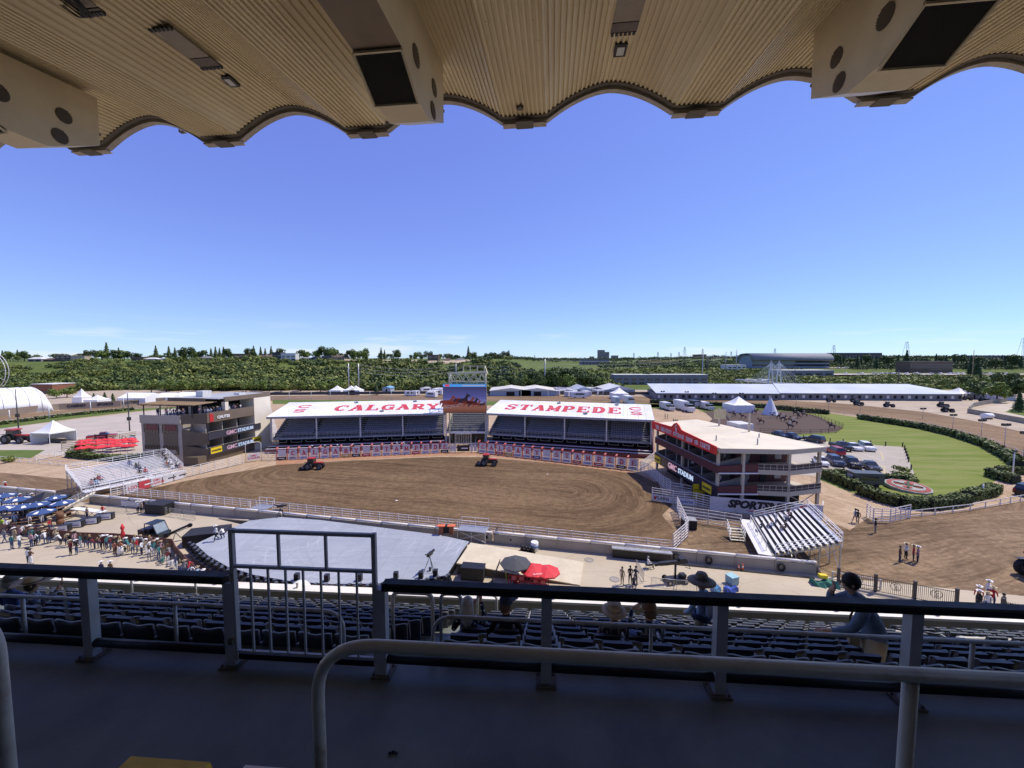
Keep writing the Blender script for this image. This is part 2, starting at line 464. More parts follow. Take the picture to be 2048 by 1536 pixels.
for i in range(-5,5):
 mb=MB();pr=bay_section(i)
 ys=[-9.0,-4,0,3.0,5.5,7.5,9.5,11,YE]
 vs=[];n=len(pr)
 for y in ys:
  for x,z in pr:vs.append((x,y,z - 0.12*(YE - y)))
 fs=[(a*n+b,(a+1)*n+b,(a+1)*n+b+1,a*n+b+1) for a in range(len(ys) - 1) for b in range(n - 1)]
 mb.add(vs,fs,0)
 # unseen upper deck over it, added to block the sun
 xs=[VX0+i*BAY+BAY*j/12 for j in range(13)]
 vs=[(x,y,canopy_z(x,YE) - 0.12*(YE - y)+0.32) for y in (-9.0,YE+0.2) for x in xs]
 mb.add(vs,[(b,b+1,13+b+1,13+b) for b in range(12)],1)
 mb.build('roof_panel',[M_RIB,M_BOXD],canopy)
 # scalloped edge: dark gutter strip and lighter metal edge following the arch
 xs=[VX0+i*BAY+BAY*j/28 for j in range(29)]
 for nm,y0,y1,zb,zt,mt in (('edge_gutter',YE,YE+0.16,-0.015,0.30,M_DARKTRIM),('edge_trim',YE+0.162,YE+0.34,-0.10,0.36,M_TRIM)):
  g=MB()
  secs=[[(x,y0,canopy_z(x,YE)+zb),(x,y1,canopy_z(x,YE)+zb),(x,y1,canopy_z(x,YE)+zt),(x,y0,canopy_z(x,YE)+zt)] for x in xs]
  g.loft(secs,0,False).build(nm,mt,canopy)
 xv=VX0+i*BAY
 g=MB();g.bx(xv - 0.66,xv+0.66,YE+0.15,YE+0.38,ZE - 0.14,ZE - 0.103,0)
 g.bx(xv - 0.26,xv+0.26,YE+0.02,YE+0.40,ZE - 0.16,ZE - 0.142,1)
 g.build('valley_cap',[M_TRIM,M_DARKTRIM],canopy)
g=MB();g.bx(-27,27,-9.3,-9.0,-4.5,5.0);g.build('rear_wall',M_BOXD,canopy)  # unseen wall behind the eye, added with the roof's rear reach to block sky light
# rib anchors and small rust-stained brackets
for (u,v) in ((1040,214),(365,262),(1822,163)):
 x,y,z=can_hit(u,v);g=MB();g.box((x,y,z - 0.03),(0.2,0.12,0.06));g.box((x,y - 0.08,z - 0.03),(0.07,0.08,0.07));g.build('bracket',M_DARKTRIM,canopy)
# flush access panels with lamps behind them, in the ceiling
def ceiling_panel(u0,v0,u1,v1,w,label,split=0.72):
 a=Vector(can_hit(u0,v0));b=Vector(can_hit(u1,v1))
 t=thing('ceiling_panel',label,'ceiling panel',RLC(a.x,a.y,a.z),THC)
 L=(b.y - a.y);dz=b.z - a.z;sl=dz/L if L else 0
 def quad(y0,y1,drop,m,nm,x0=-w/2,x1=w/2,th=0.04):
  g=MB()
  zs=lambda y:sl*y - drop
  g.add([(x0,y0,zs(y0)),(x1,y0,zs(y0)),(x1,y1,zs(y1)),(x0,y1,zs(y1)),(x0,y0,zs(y0)+th),(x1,y0,zs(y0)+th),(x1,y1,zs(y1)+th),(x0,y1,zs(y1)+th)],
    [(0,3,2,1),(4,5,6,7),(0,1,5,4),(1,2,6,5),(2,3,7,6),(3,0,4,7)])
  return g.build(nm,m,t)
 quad(0,L*split,0.05,M_PANEL1,'cover_plate')
 quad(L*split+0.03,L,0.05,M_PANEL2,'dark_plate')
 g=MB()
 for j in range(6):
  for yy in (-0.03,L+0.03):g.box((-w/2+w*(j+0.5)/6,yy,sl*yy - 0.03),(w/9,0.09,0.08))
 g.build('edge_clip',BLACK,t)
 return t
M_PANEL1=M('brown_access_plate',(0.23,0.19,0.14),0.5,0.15,2,dirt=(0.1,0.07,0.05))
M_PANEL2=M('dark_access_plate',(0.10,0.075,0.06),0.5,0.3,4)  # darker, more uneven brown for the end plate
ceiling_panel(322,56,412,131,0.62,'long brown access plate set in the ribbed ceiling above the left side')
ceiling_panel(1272,-40,1258,60,0.60,'brown access plate in the ribbed ceiling above the small square lamp',0.75)
ceiling_panel(120,-30,168,22,0.5,'brown access plate with loose black cables hanging from it',0.8)
for (u,v,w,lab) in ((460,160,0.28,'small grey rectangular lamp recessed beside the long brown plate'),(1241,97,0.30,'small square floodlamp with black rim recessed in the ceiling')):
 x,y,z=can_hit(u,v)
 t=thing('ceiling_lamp',lab,'lamp',RLC(x,y,z),THC)
 MB().bx(-w/2,w/2,-0.2,0.2,-0.06,0.02).build('lamp_rim',BLACK,t)
 MB().bx(-w/2+.06,w/2 - .06,-0.13,0.13,-0.075,-0.06).build('lens',M('lamp_lens',(0.5,0.5,0.48),0.2,0.05),t)
x,y,z=can_hit(176,30)
g=MB();rr=random.Random(3)
for k in range(7):
 a=Vector((-0.25+0.05*k,-0.5,0.0));b_=Vector((0.1+0.03*k,0.12+0.06*rr.random(),-0.22 - 0.1*rr.random()));c_=Vector((0.32,-0.7,0.02))
 pts=[(1 - s)**2*a+2*s*(1 - s)*b_*1.6+s*s*c_ for s in [q/9 for q in range(10)]]
 g.tube(pts,0.011,5)
tag(g.build('cable_bundle',BLACK,None,RLC(x,y,z),THC),'bundle of black cables looping down from the ceiling, upper left','cable')
# speaker housings hanging under every second arch
def speaker_housing(xc,label,xw=0.98):
 t=thing('speaker_housing',label,'speaker housing',RLC(xc,0,0),THC,'speaker housings under the grandstand roof')
 top=lambda y:canopy_z(xc - xw/2,YE) - 0.12*(YE - y)+0.05
 prof=[(4.2,5.75),(7.55,6.0),(8.45,5.6),(9.25,5.62),(10.45,6.28),(10.45,top(10.45)),(4.2,top(4.2))]
 vs=[(x,y,z) for x in (-xw/2,xw/2) for y,z in prof];n=len(prof)
 g=MB()
 g.add(vs,[tuple(reversed(range(n))),tuple(range(n,2*n))],0)
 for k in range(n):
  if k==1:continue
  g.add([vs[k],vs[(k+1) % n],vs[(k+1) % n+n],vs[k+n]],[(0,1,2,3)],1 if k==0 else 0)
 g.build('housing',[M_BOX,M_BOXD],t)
 g=MB();a=Vector((0,7.55,5.95));b_=Vector((0,8.45,5.52));d=(b_ - a);nrm=Vector((0,d.z,-d.y)).normalized()
 if nrm.z>0:nrm=-nrm
 g.add([a+Vector((sx*(xw/2 - 0.0),0,0))+nrm*-0.05 for sx in (-1,1)]+[b_+Vector((sx*xw/2,0,0))+nrm*-0.05 for sx in (1,-1)],[(0,1,2,3)])
 for j in range(30):
  x_=-xw/2+0.04+(xw - 0.08)*j/29
  g.bar(a+Vector((x_,0,0))+nrm*-0.02,b_+Vector((x_,0,0))+nrm*-0.02,0.008,0.03)
 g.build('grille',M_LOUV,t)
 g=MB()
 for a_,c_ in (((-xw/2,7.55,5.95),(xw/2,7.55,5.95)),((-xw/2,8.45,5.52),(xw/2,8.45,5.52)),((-xw/2,7.55,5.95),(-xw/2,8.45,5.52)),((xw/2,7.55,5.95),(xw/2,8.45,5.52))):
  g.bar(a_,c_,0.045,0.045)
 g.build('grille_frame',M_BOX,t)
 for sx in (-1,1):
  for (y,z,r) in ((8.35,6.42,0.21),(9.62,6.62,0.19),(9.5,6.02,0.19)):
   v_=MB();x_=sx*(xw/2+0.006)
   v_.add([(x_,y+r*cos(2*pi*k/20),z+r*sin(2*pi*k/20)) for k in range(20)],[tuple(range(20))],0)
   for j in range(9):
    zz=z - r+2*r*(j+0.5)/9;hw=sqrt(max(0,r*r - (zz - z)**2))
    v_.bar((x_+sx*0.01,y - hw,zz),(x_+sx*0.01,y+hw,zz),0.012,0.012,1)
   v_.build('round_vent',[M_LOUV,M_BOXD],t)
 MB().bx(-xw/2 - .015,xw/2+.015,4.2,10.47,top(9) - 0.38,top(9) - 0.36).build('seam_trim',M_BOX,t) if False else None
 MB().box((0,10.47,6.6),(xw+.03,0.03,0.06)).build('front_seam',M_BOXD,t)
speaker_housing(-3.42,'tan speaker housing with dark grille, hanging beside the middle of the roof')
speaker_housing(6.75,'tan speaker housing with dark grille on the right under the roof',1.15)
speaker_housing(-13.8,'tan speaker housing with round vents at the left end of the view')
# ---- terraces, walkway, parapet (heights relative to the eye, built at z + CZ)
def rowy(k):return 4.75+0.71*k
def rowz(k):return -4.45 - 0.43*k
mb=MB()
mb.bx(-26,26,1.95,4.62,-4.1,-3.79)
for k in range(9):
 mb.bx(-26,26,rowy(k) - 0.13,rowy(k)+0.58+(0.55 if k==8 else 0),rowz(k) - 0.6,rowz(k))
struct('walkway_floor',mb,M_CONCW,loc=(0,0,CZ),rz=TH)
mb=MB()
mb.bx(-26,26,0.75,1.95,-4.4,-2.5);mb.bx(-26,26,-0.6,0.75,-4.4,-2.05)
for k in range(11):mb.bx(-26,26,-1.35 - 0.75*k,-0.6 - 0.75*k,-4.4,-1.65+0.42*k)
struct('upper_terrace_floor',mb,M_CONCW,loc=(0,0,CZ),rz=TH)
t=thing('parapet_wall','low beige concrete parapet wall below the seats, with a pale metal cap','wall',(0,0,CZ),TH)
MB().bx(-26,26,11.15,11.36,-CZ,-7.30).build('wall_panel',M_PARA,t)
MB().bx(-26,26,11.10,11.42,-7.298,-7.23).build('wall_cap',M_CAP,t)
g=MB()
for k in range(-9,10):
 g.bar((k*2.7+0.5,11.26,-7.23),(k*2.7+0.5,11.26,-7.06),0.06)
g.build('cap_stub',M_CAP,t)
# aisle steps
for ax in (-2.17,8.35,-12.55):
 mb=MB()
 for k in range(9):mb.bx(ax,ax+0.92,rowy(k)+0.20,rowy(k)+0.578,rowz(k),rowz(k)+0.0 - 0.0+0.001) if False else mb.bx(ax,ax+0.92,rowy(k) - 0.45,rowy(k) - 0.132,rowz(k),rowz(k)+0.215)
 struct('aisle_step',mb,M('aisle_concrete',(0.2,0.2,0.19),0.8,0.2,2),loc=(0,0,CZ),rz=TH)
# ---- folding seats
def seat_back_mesh():
 g=MB();W_=0.225;NX,NZ=8,5;F=[];B=[]
 for j in range(NZ+1):
  tz=j/NZ
  for i in range(NX+1):
   tx=-1+2*i/NX
   wv=0.010*abs(tx)**3 - 0.010*cos(tx*pi*1.5)
   z=0.42+0.43*tz+(wv if j==NZ else 0)
   y=-0.06 - 0.05*tz - 0.014*(1 - tx*tx)
   x=tx*W_*(0.94+0.06*tz)
   F.append((x,y+0.02,z));B.append((x,y - 0.018 - (0.012 if (j==2 and abs(tx)<.8) else 0),z))
 n=NX+1;vs=F+B;o=len(F);fs=[]
 for j in range(NZ):
  for i in range(NX):
   a=j*n+i
   fs.append((a,a+n,a+n+1,a+1));fs.append((o+a,o+a+1,o+a+n+1,o+a+n))
 for i in range(NX):
  a=NZ*n+i;fs.append((a,o+a,o+a+1,a+1));fs.append((i,i+1,o+i+1,o+i))
 for j in range(NZ):
  a=j*n;fs.append((a,o+a,o+a+n,a+n));a+=NX;fs.append((a,a+n,o+a+n,o+a))
 g.add(vs,fs,0,True);return g
def seat_pan_mesh():
 g=MB()
 secs=[]
 for tz in (0,.35,.7,1.0):
  z=0.43+0.37*tz;y=0.075+0.03*(1 - tz)+0.02*sin(tz*pi);w=0.205 - 0.02*tz
  secs.append([(-w,y - 0.02,z),(w,y - 0.02,z),(w,y+0.03,z),(-w,y+0.03,z)])
 g.loft(secs,0,False);return g
def seat_arm_mesh():
 g=MB()
 g.add([(x,y,z) for x in (-0.012,0.022) for y,z in ((-0.10,0.60),(-0.13,0.70),(0.02,0.665),(0.22,0.655),(0.24,0.60),(0.06,0.58),(0.03,0.40),(-0.05,0.40))],
   [tuple(reversed(range(8))),tuple(range(8,16))]+[(k,(k+1) % 8,(k+1) % 8+8,k+8) for k in range(8)])
 return g
def seat_leg_mesh():
 g=MB();g.bar((0,-0.02,0.0),(0,-0.02,0.42),0.05,0.05);g.bar((0,-0.02,0.36),(0,0.14,0.42),0.03,0.04);g.bx(-.06,.06,-.12,.12,0,.015)
 return g
ME_SB=seat_back_mesh().mesh('backrest',M_SEAT);ME_SP=seat_pan_mesh().mesh('seat_pan',M_SEAT)
ME_SA=seat_arm_mesh().mesh('armrest',M_SEATARM);ME_SL=seat_leg_mesh().mesh('leg',M_POST)
SEATS={}
def seat_xs(k):
 xs=[]
 for i in range(60):
  x=-2.42 - 0.5*i
  if x<-12.6+0.95:x -=0.98
  xs.append((x,'left',i+1))
 for i in range(60):
  x=-0.97+0.5*i
  if k>=7 and i<1:continue
  if x>8.1:x+=1.06
  xs.append((x,'right',i+1))
 d=1.40*(rowy(k)+0.5)
 return [q for q in xs if -d - 0.5<q[0]<d - 0.6]
proto=thing('stadium_seat','proto seat','stadium seat',(0,0,0));USED.clear()
for nm,me in (('backrest',ME_SB),('seat_pan',ME_SP),('leg',ME_SL)):obj(nm,me,proto)
a_=obj('armrest',ME_SA,proto,(-0.25,0,0))
tree=snapshot(proto);first=True
SG='blue grey folding seats below the walkway'
for k in range(8):
 for x,side,i in seat_xs(k):
  lab=f'empty blue grey folding seat, {nth(i)} {side} of the aisle, {nth(k + 1)} row below the walkway'
  rzz=TH+RNG.uniform(-.015,.015)
  if first:proto.location=RL(x,rowy(k),rowz(k));proto.rotation_euler=(0,0,rzz);proto['label']=lab;proto['group']=SG;first=False
  else:dup(proto,RL(x,rowy(k),rowz(k)),rzz,lab,SG,tree)
mb=MB();k=8
src=[seat_back_mesh(),seat_pan_mesh(),seat_leg_mesh()]
am=seat_arm_mesh()
for x,side,i in seat_xs(k):
 for q,s_ in enumerate(src):mb.add([(a+x,b_+rowy(k),c_+rowz(k)) for a,b_,c_ in s_.v],s_.f,0,True)
 mb.add([(a+x - 0.25,b_+rowy(k),c_+rowz(k)) for a,b_,c_ in am.v],am.f,1)
o=mb.build('stadium_seats_lowest_row',[M_SEAT,M_SEATARM],None,(0,0,CZ),TH)
tag(o,'lowest row of folding seats, sunlit, against the parapet','stadium seats',None,'stuff')
# two seat tops just in front of the photographer
for x,m_,lab in ((-1.60,M_SEATY,'yellow seat back at the bottom edge of the view'),(-1.07,M_CAP,'pale seat back beside the yellow one at the bottom edge')):
 t=thing('stadium_seat',lab,'stadium seat',RL(x,1.36,-2.545),TH)
 obj('leg',ME_SL,t)
 seat_back_mesh().build('backrest',m_,t);seat_pan_mesh().build('seat_pan',m_,t)
# ---- walkway railing: posts, wide black drink rail, black bottom rail
POSTX=[-9.6,-7.63,-5.67,-3.77,-1.86,0.10,2.05,4.07,6.05,8.0]
YR=4.30;FZ=-3.79
t=thing('walkway_railing','grey steel railing with wide black top rail along the walkway','railing',(0,0,CZ),TH)
for x in POSTX:
 g=MB();g.bx(x - 0.06,x+0.06,YR - 0.05,YR+0.06,FZ,FZ+1.07);g.bx(x - 0.12,x+0.12,YR - 0.10,YR+0.12,FZ,FZ+0.02,1)
 for sx in (-1,1):
  for sy in (-1,1):g.lathe([(0.014,0.02),(0.014,0.05)],6,(x+sx*0.09,YR+0.01+sy*0.08,FZ),1)
 g.build('post',[M_POST,M_DARKTRIM],t)
for a,b_ in ((-9.9,-3.80),(-1.83,9.5)):
 secs=[[(x,YR - 0.075,FZ+1.07),(x,YR+0.075,FZ+1.07),(x,YR+0.075,FZ+1.14),(x,YR+0.055,FZ+1.155),(x,YR - 0.055,FZ+1.155),(x,YR - 0.075,FZ+1.14)] for x in (a,b_)]
 MB().loft(secs,0,False).build('top_rail',M_LEDGE,t)
bx_=[x for x in POSTX]
for a,b_ in zip(bx_[:-1],bx_[1:]):
 if abs(a+3.77)<0.01:continue
 MB().tube([(a+0.062,YR,FZ+0.19),(b_ - 0.062,YR,FZ+0.19)],0.052,10).build('bottom_rail',M_LEDGE,t)
# gate panel between two posts
t=thing('railing_gate','tall grey barred gate panel filling the gap in the black-topped railing','gate',(0,0,CZ),TH)
x0,x1=-3.70,-1.93;y_=YR - 0.02
MB().bar((x0,y_,FZ+0.1),(x0,y_,FZ+1.745),0.05).build('gate_post',M_POST,t)
MB().bar((x1,y_,FZ+0.1),(x1,y_,FZ+1.745),0.05).build('gate_post',M_POST,t)
for z_,w in ((1.72,0.04),(1.28,0.035),(0.20,0.03)):
 MB().bar((x0+.026,y_,FZ+z_),(x1 - .026,y_,FZ+z_),w).build('gate_rail',M_POST,t)
MB().bar((x0+.026,y_+0.03,FZ+0.13),(x1 - .026,y_+0.03,FZ+0.13),0.07).build('kick_rail',M_LEDGE,t)
for k in range(2):MB().bar((x0+(k+1)*(x1 - x0)/3,y_,FZ+1.30),(x0+(k+1)*(x1 - x0)/3,y_,FZ+1.70),0.03).build('upper_bar',M_POST,t)
for k in range(7):
 x=x0+(k+1)*(x1 - x0)/8
 MB().bar((x,y_,FZ+0.215),(x,y_,FZ+1.262),0.022).build('gate_bar',M_POST,t)
for z_ in (0.35,1.15):MB().box((x0 - .03,y_ - .04,FZ+z_),(.06,.05,.07)).build('hinge',M_DARKTRIM,t)
# ---- bent pipe handrails
def bend(p,c,q,n=6):
 p,c,q=Vector(p),Vector(c),Vector(q)
 return [(1 - s)**2*p+2*s*(1 - s)*c+s*s*q for s in [i/n for i in range(n+1)]]
def handrail(name,label,path,posts,r=0.0225,mat_=M_PIPE,grp=None):
 t=thing(name,label,'handrail',(0,0,CZ),TH,grp)
 MB().tube(path,r,12).build('rail',mat_,t)
 for a,b_ in posts:MB().tube([a,b_],r*0.95,10).build('post',mat_,t)
 return t
zr=-3.84+0.66;y=4.50
handrail('lower_handrail','grey pipe handrail curving down left of the gate, seen through the bars',[(-9.9,y,zr)]+bend((-2.72,y,zr),(-2.45,y,zr),(-2.45,y,zr - 0.25))+[(-2.45,y,FZ)],
   [((x,y,zr - 0.02),(x,y,FZ - 0.0)) for x in (-4.72,-6.9)])
handrail('lower_handrail','grey pipe handrail curving down right of the gate, behind the black rail',[(-1.30,y,FZ)]+bend((-1.30,y,zr - 0.25),(-1.30,y,zr),(-1.02,y,zr))+[(9.5,y,zr)],
   [((x,y,zr - 0.02),(x,y,FZ)) for x in (1.35,4.9,7.2)])
zn=-0.955;yn=1.19
handrail('near_handrail','worn grey pipe handrail closest to the photographer, bent down at its left end',[(-0.745,yn,-2.5)]+bend((-0.745,yn,zn - 0.19),(-0.745,yn,zn - 0.005),(-0.54,yn,zn),8)+[(2.6,yn,zn)],
   [((1.13,yn,zn - 0.02),(1.13,yn,-2.5))],0.0205)
handrail('near_handrail','bent end of a grey pipe handrail at the lower left corner',[(-3.0,yn+.05,zn - .02)]+bend((-2.14,yn+.05,zn - .02),(-2.02,yn+.05,zn - .02),(-2.02,yn+.05,zn - 0.16),8)+[(-2.02,yn+.05,-2.5)],[],0.0205)
def hoop(label,x0,x1,y0,y1,zt,zb,r=0.03):
 a0,a1=Vector((x0,y0,zb)),Vector((x1,y1,zb));t0,t1=Vector((x0,y0,zt)),Vector((x1,y1,zt));d=(t1 - t0).normalized()*0.12;up=Vector((0,0,0.12))
 handrail('hoop_handrail',label,[a0]+bend(t0 - up,t0,t0+d,4)+bend(t1 - d,t1,t1 - up,4)+[a1],[],r,M_PIPE,'hoop shaped handrails among the seats')
hoop('grey hoop handrail standing before the parapet at the far left aisle',-12.5,-10.4,10.6,10.6,-6.55,rowz(8))
hoop('grey hoop handrail in the middle aisle, nearer the gate',-2.25,-1.62,5.6,5.6,-3.60,rowz(1))
hoop('grey hoop handrail at the foot of the middle aisle, left one',-1.73,-1.36,6.5,6.5,-4.17,rowz(2))
hoop('grey hoop handrail at the foot of the middle aisle, right one',-1.55,-1.05,9.4,9.4,-6.02,rowz(6))
hoop('grey hoop handrail beside the leaning man, at the right hand aisle',7.6,8.5,9.2,9.2,-6.35,rowz(7))
hoop('thick grey hoop handrail running off the right edge',8.9,12.4,8.5,8.5,-5.95,rowz(6),0.04)
# translucent white globes on the outer side of the parapet
M_GLOBE=M('frosted_globe',(0.75,0.77,0.78),0.12,0.03,2)
for k,(u,v) in enumerate(((5,1172),(222,1180),(403,1186),(600,1182),(826,1196),(1046,1204),(1269,1214),(1503,1222),(1875,1236))):
 d=ray(u,v);kk=11.75/d.dot(E2);p=d*kk
 tag(MB().ell((0,0,0),(0.34,0.34,0.34),18,12).build('globe_lamp',M_GLOBE,None,Vector((0,0,CZ))+p),f'white glossy globe peeping over the parapet, {nth(k + 1)} from the left','globe lamp','white globes along the parapet')
 MB()
# ================================================================== the ground
def sheet(name,poly,z,mat_,kind='structure'):
 me=bpy.data.meshes.new(name)
 tri=tessellate_polygon([[Vector((x,y,0)) for x,y in poly]])
 fs=[]
 for a,b,c in tri:
  ax=(poly[b][0] - poly[a][0])*(poly[c][1] - poly[a][1]) - (poly[b][1] - poly[a][1])*(poly[c][0] - poly[a][0])
  fs.append((a,b,c) if ax>0 else (a,c,b))
 me.from_pydata([(x,y,z) for x,y in poly],[],fs);me.materials.append(mat_)
 o=obj(name,me);o['kind']=kind;return o
def conc_mat(name,c1,c2,joint=6.0,stain=0.35):
 m,t,b=new_mat(name);co=coords(t)
 c=mixc(t,ramp(t,noise(t,co,0.12,8,0.65),0.35,0.65),c1,c2)
 c=mixc(t,ramp(t,noise(t,co,2.5,6,0.7),0.3,0.7,0,0.25),c,tuple(x*0.75 for x in c1))
 c=mixc(t,ramp(t,noise(t,co,0.35,9,0.75,1.5),0.60,0.72,0,stain),c,tuple(x*0.5 for x in c1))
 # cracks
 vo=node(t,'ShaderNodeTexVoronoi',feature='DISTANCE_TO_EDGE');vo.inputs['Scale'].default_value=0.09
 wp=mixc(t,0.35,co,noise_v(t,co,0.3),'ADD');lnk(t,wp,vo.inputs[0])
 c=mixc(t,ramp(t,vo.outputs['Distance'],0.002,0.005,0.16,0),c,(0.08,0.07,0.06))
 # long tyre and drag streaks
 c=mixc(t,ramp(t,noise(t,coords(t,scale=(0.03,0.9,1),rot=(0,0,0.25)),1.0,6,0.6,0.3),0.58,0.75,0,0.3),c,tuple(x*0.6 for x in c1))
 lnk(t,c,b.inputs['Base Color']);b.inputs['Roughness'].default_value=0.85
 bumpn(t,b,noise(t,co,8,5),0.2)
 return m
def noise_v(t,co,s):
 n=node(t,'ShaderNodeTexNoise');n.inputs['Scale'].default_value=s;lnk(t,co,n.inputs[0]);return n.outputs['Color']
def dirt_mat(name,dark,light,ax,ay,bx_,by_,freq=1.0,pale=0.5):
 """harrowed dirt: furrows run round the segment a-b (distance to it is the furrow coordinate)"""
 m,t,b=new_mat(name)
 g=node(t,'ShaderNodeNewGeometry')
 A=Vector((ax,ay,0));Bv=Vector((bx_,by_,0));L=(Bv - A).length;D=(Bv - A)/L;N=Vector((-D.y,D.x,0))
 def vm(op,a,b_):
  n=node(t,'ShaderNodeVectorMath',operation=op)
  for i,q in ((0,a),(1,b_)):
   if isinstance(q,(tuple,Vector)):n.inputs[i].default_value=tuple(q)
   else:lnk(t,q,n.inputs[i])
  return n
 rel=vm('SUBTRACT',g.outputs['Position'],A).outputs[0]
 wob=noise(t,rel,0.045,3,0.5)
 along=vm('DOT_PRODUCT',rel,D).outputs['Value'];across=vm('DOT_PRODUCT',rel,N).outputs['Value']
 cl=node(t,'ShaderNodeClamp');cl.inputs[1].default_value=0;cl.inputs[2].default_value=L;lnk(t,along,cl.inputs[0])
 ex=mathn(t,'SUBTRACT',along,cl.outputs[0])
 dist=mathn(t,'SQRT',mathn(t,'ADD',mathn(t,'MULTIPLY',ex,ex),mathn(t,'MULTIPLY',across,across)))
 dist=mathn(t,'ADD',dist,mathn(t,'MULTIPLY',wob,5.0))
 sgn=mathn(t,'MULTIPLY',mathn(t,'SIGN',across),40.0)
 cb=node(t,'ShaderNodeCombineXYZ');lnk(t,dist,cb.inputs[0]);lnk(t,mathn(t,'MULTIPLY',along,0.035),cb.inputs[1]);lnk(t,sgn,cb.inputs[2])
 cb2=node(t,'ShaderNodeCombineXYZ');lnk(t,dist,cb2.inputs[0]);lnk(t,mathn(t,'MULTIPLY',along,0.10),cb2.inputs[1]);lnk(t,sgn,cb2.inputs[2])
 f1=noise(t,cb.outputs[0],0.35*freq,3,0.6)
 f2=noise(t,cb.outputs[0],1.0*freq,5,0.75)
 f3=noise(t,cb2.outputs[0],2.6*freq,6,0.85)
 s=mathn(t,'ADD',mathn(t,'MULTIPLY',ramp(t,f1,0.35,0.65),0.26),mathn(t,'MULTIPLY',ramp(t,f2,0.35,0.65),0.42))
 s=mathn(t,'ADD',s,mathn(t,'MULTIPLY',ramp(t,f3,0.38,0.62),0.42))
 s=mathn(t,'ADD',s,mathn(t,'MULTIPLY',ramp(t,noise(t,rel,0.035,5,0.6),0.4,0.65),pale))
 s=ramp(t,mathn(t,'MULTIPLY',s,1/(1.0+pale*0.6)),0.22,0.80)
 c=mixc(t,s,dark,light)
 c=mixc(t,ramp(t,noise(t,rel,1.0,9,0.95),0.44,0.58,0,0.6),c,tuple(x*0.6 for x in dark))
 lnk(t,c,b.inputs['Base Color']);b.inputs['Roughness'].default_value=0.95;b.inputs['Specular IOR Level'].default_value=0.15
 h=mathn(t,'ADD',f3,mathn(t,'MULTIPLY',noise(t,rel,4.0,5,0.8),0.9))
 bumpn(t,b,h,0.55,0.12)
 return m
def grass_mat(name,c1,c2,c3,sc=0.6,stripe=None):
 m,t,b=new_mat(name);co=coords(t)
 c=mixc(t,ramp(t,noise(t,co,0.07,6,0.6),0.35,0.65),c1,c2)
 if stripe:
  c=mixc(t,ramp(t,noise(t,coords(t,scale=stripe[:3],rot=(0,0,stripe[3])),1.0,5,0.7,0.3),0.42,0.58,0,0.85),c,c3)
 c=mixc(t,ramp(t,noise(t,co,sc*6,6,0.8),0.4,0.7,0,0.45),c,tuple(x*0.45 for x in c1))
 c=mixc(t,ramp(t,noise(t,co,0.25,8,0.7,1),0.62,0.75,0,0.5),c,c3)
 lnk(t,c,b.inputs['Base Color']);b.inputs['Roughness'].default_value=0.9;b.inputs['Specular IOR Level'].default_value=0.1
 bumpn(t,b,noise(t,co,10,4),0.4)
 return m
M_TARMAC=conc_mat('pale_concrete_apron',(0.41,0.345,0.24),(0.51,0.435,0.315))
def stage_mat():
 m=conc_mat('blue_grey_stage_deck',(0.285,0.31,0.345),(0.36,0.385,0.425),stain=0.12);t=m.node_tree;b=t.nodes['Principled BSDF'];co=coords(t)
 br=node(t,'ShaderNodeTexBrick');br.inputs['Scale'].default_value=.2;br.offset=0;br.inputs['Mortar Size'].default_value=.006;br.inputs['Color1'].default_value=(1,1,1,1);br.inputs['Color2'].default_value=(.95,.95,.96,1);br.inputs['Mortar'].default_value=(.80,.80,.82,1);lnk(t,co,br.inputs[0])
 c=mixc(t,1.0,b.inputs['Base Color'].links[0].from_socket,br.outputs[0],'MULTIPLY')
 for cx,cy,f in ((-14,44,1.1),(-24,42,.8)):
  v=node(t,'ShaderNodeVectorMath',operation='DISTANCE');lnk(t,co,v.inputs[0]);v.inputs[1].default_value=(cx,cy,1.1);w=mathn(t,'SINE',mathn(t,'MULTIPLY',v.outputs['Value'],6.0*f));k=mathn(t,'MULTIPLY',ramp(t,w,.86,1,0,.35),ramp(t,noise(t,co,.25,4),.5,.62));c=mixc(t,k,c,(.52,.54,.58))
 c=mixc(t,ramp(t,noise(t,coords(t,scale=(.5,2.5,1),rot=(0,0,.3)),1.4,7,.75),.52,.72,0,.4),c,(.48,.50,.52));lnk(t,c,b.inputs['Base Color']);return m
M_LOT=conc_mat('parking_asphalt',(0.34,0.30,0.235),(0.43,0.385,0.31),stain=0.3)
M_LOTL=conc_mat('left_lot_asphalt',(0.40,0.35,0.28),(0.50,0.44,0.36),stain=0.25)
M_TAN=dirt_mat('sandy_dirt',(0.36,0.25,0.15),(0.55,0.42,0.28),60,60,90,75,0.8)
M_ARENA=dirt_mat('harrowed_arena_dirt',(0.078,0.047,0.023),(0.24,0.158,0.085),-40,70.5,9,60.0,1.0,0.22)
M_TRACK=dirt_mat('track_dirt',(0.14,0.09,0.05),(0.32,0.22,0.13),-60,120,38,96,0.8,0.3)
M_TRACKR=dirt_mat('front_straight_dirt',(0.095,0.06,0.032),(0.33,0.23,0.135),20,43,140,64,0.9,0.45)
M_PEN=M('dark_pen_dirt',(0.072,0.045,0.03),0.95,0.25,0.8,bump=0.4)
M_REDDIRT=M('reddish_dirt',(0.36,0.19,0.10),0.95,0.15,0.6,bump=0.3)
M_LAWN=grass_mat('mown_lawn',(0.135,0.185,0.030),(0.17,0.22,0.04),(0.24,0.25,0.08),0.6,(0.05,0.5,1,0.5))
M_VERGE=grass_mat('rough_grass',(0.09,0.14,0.03),(0.14,0.18,0.05),(0.22,0.20,0.09),0.5)
M_HILL=grass_mat('hill_grass',(0.085,0.125,0.03),(0.14,0.175,0.045),(0.20,0.19,0.09),0.15)
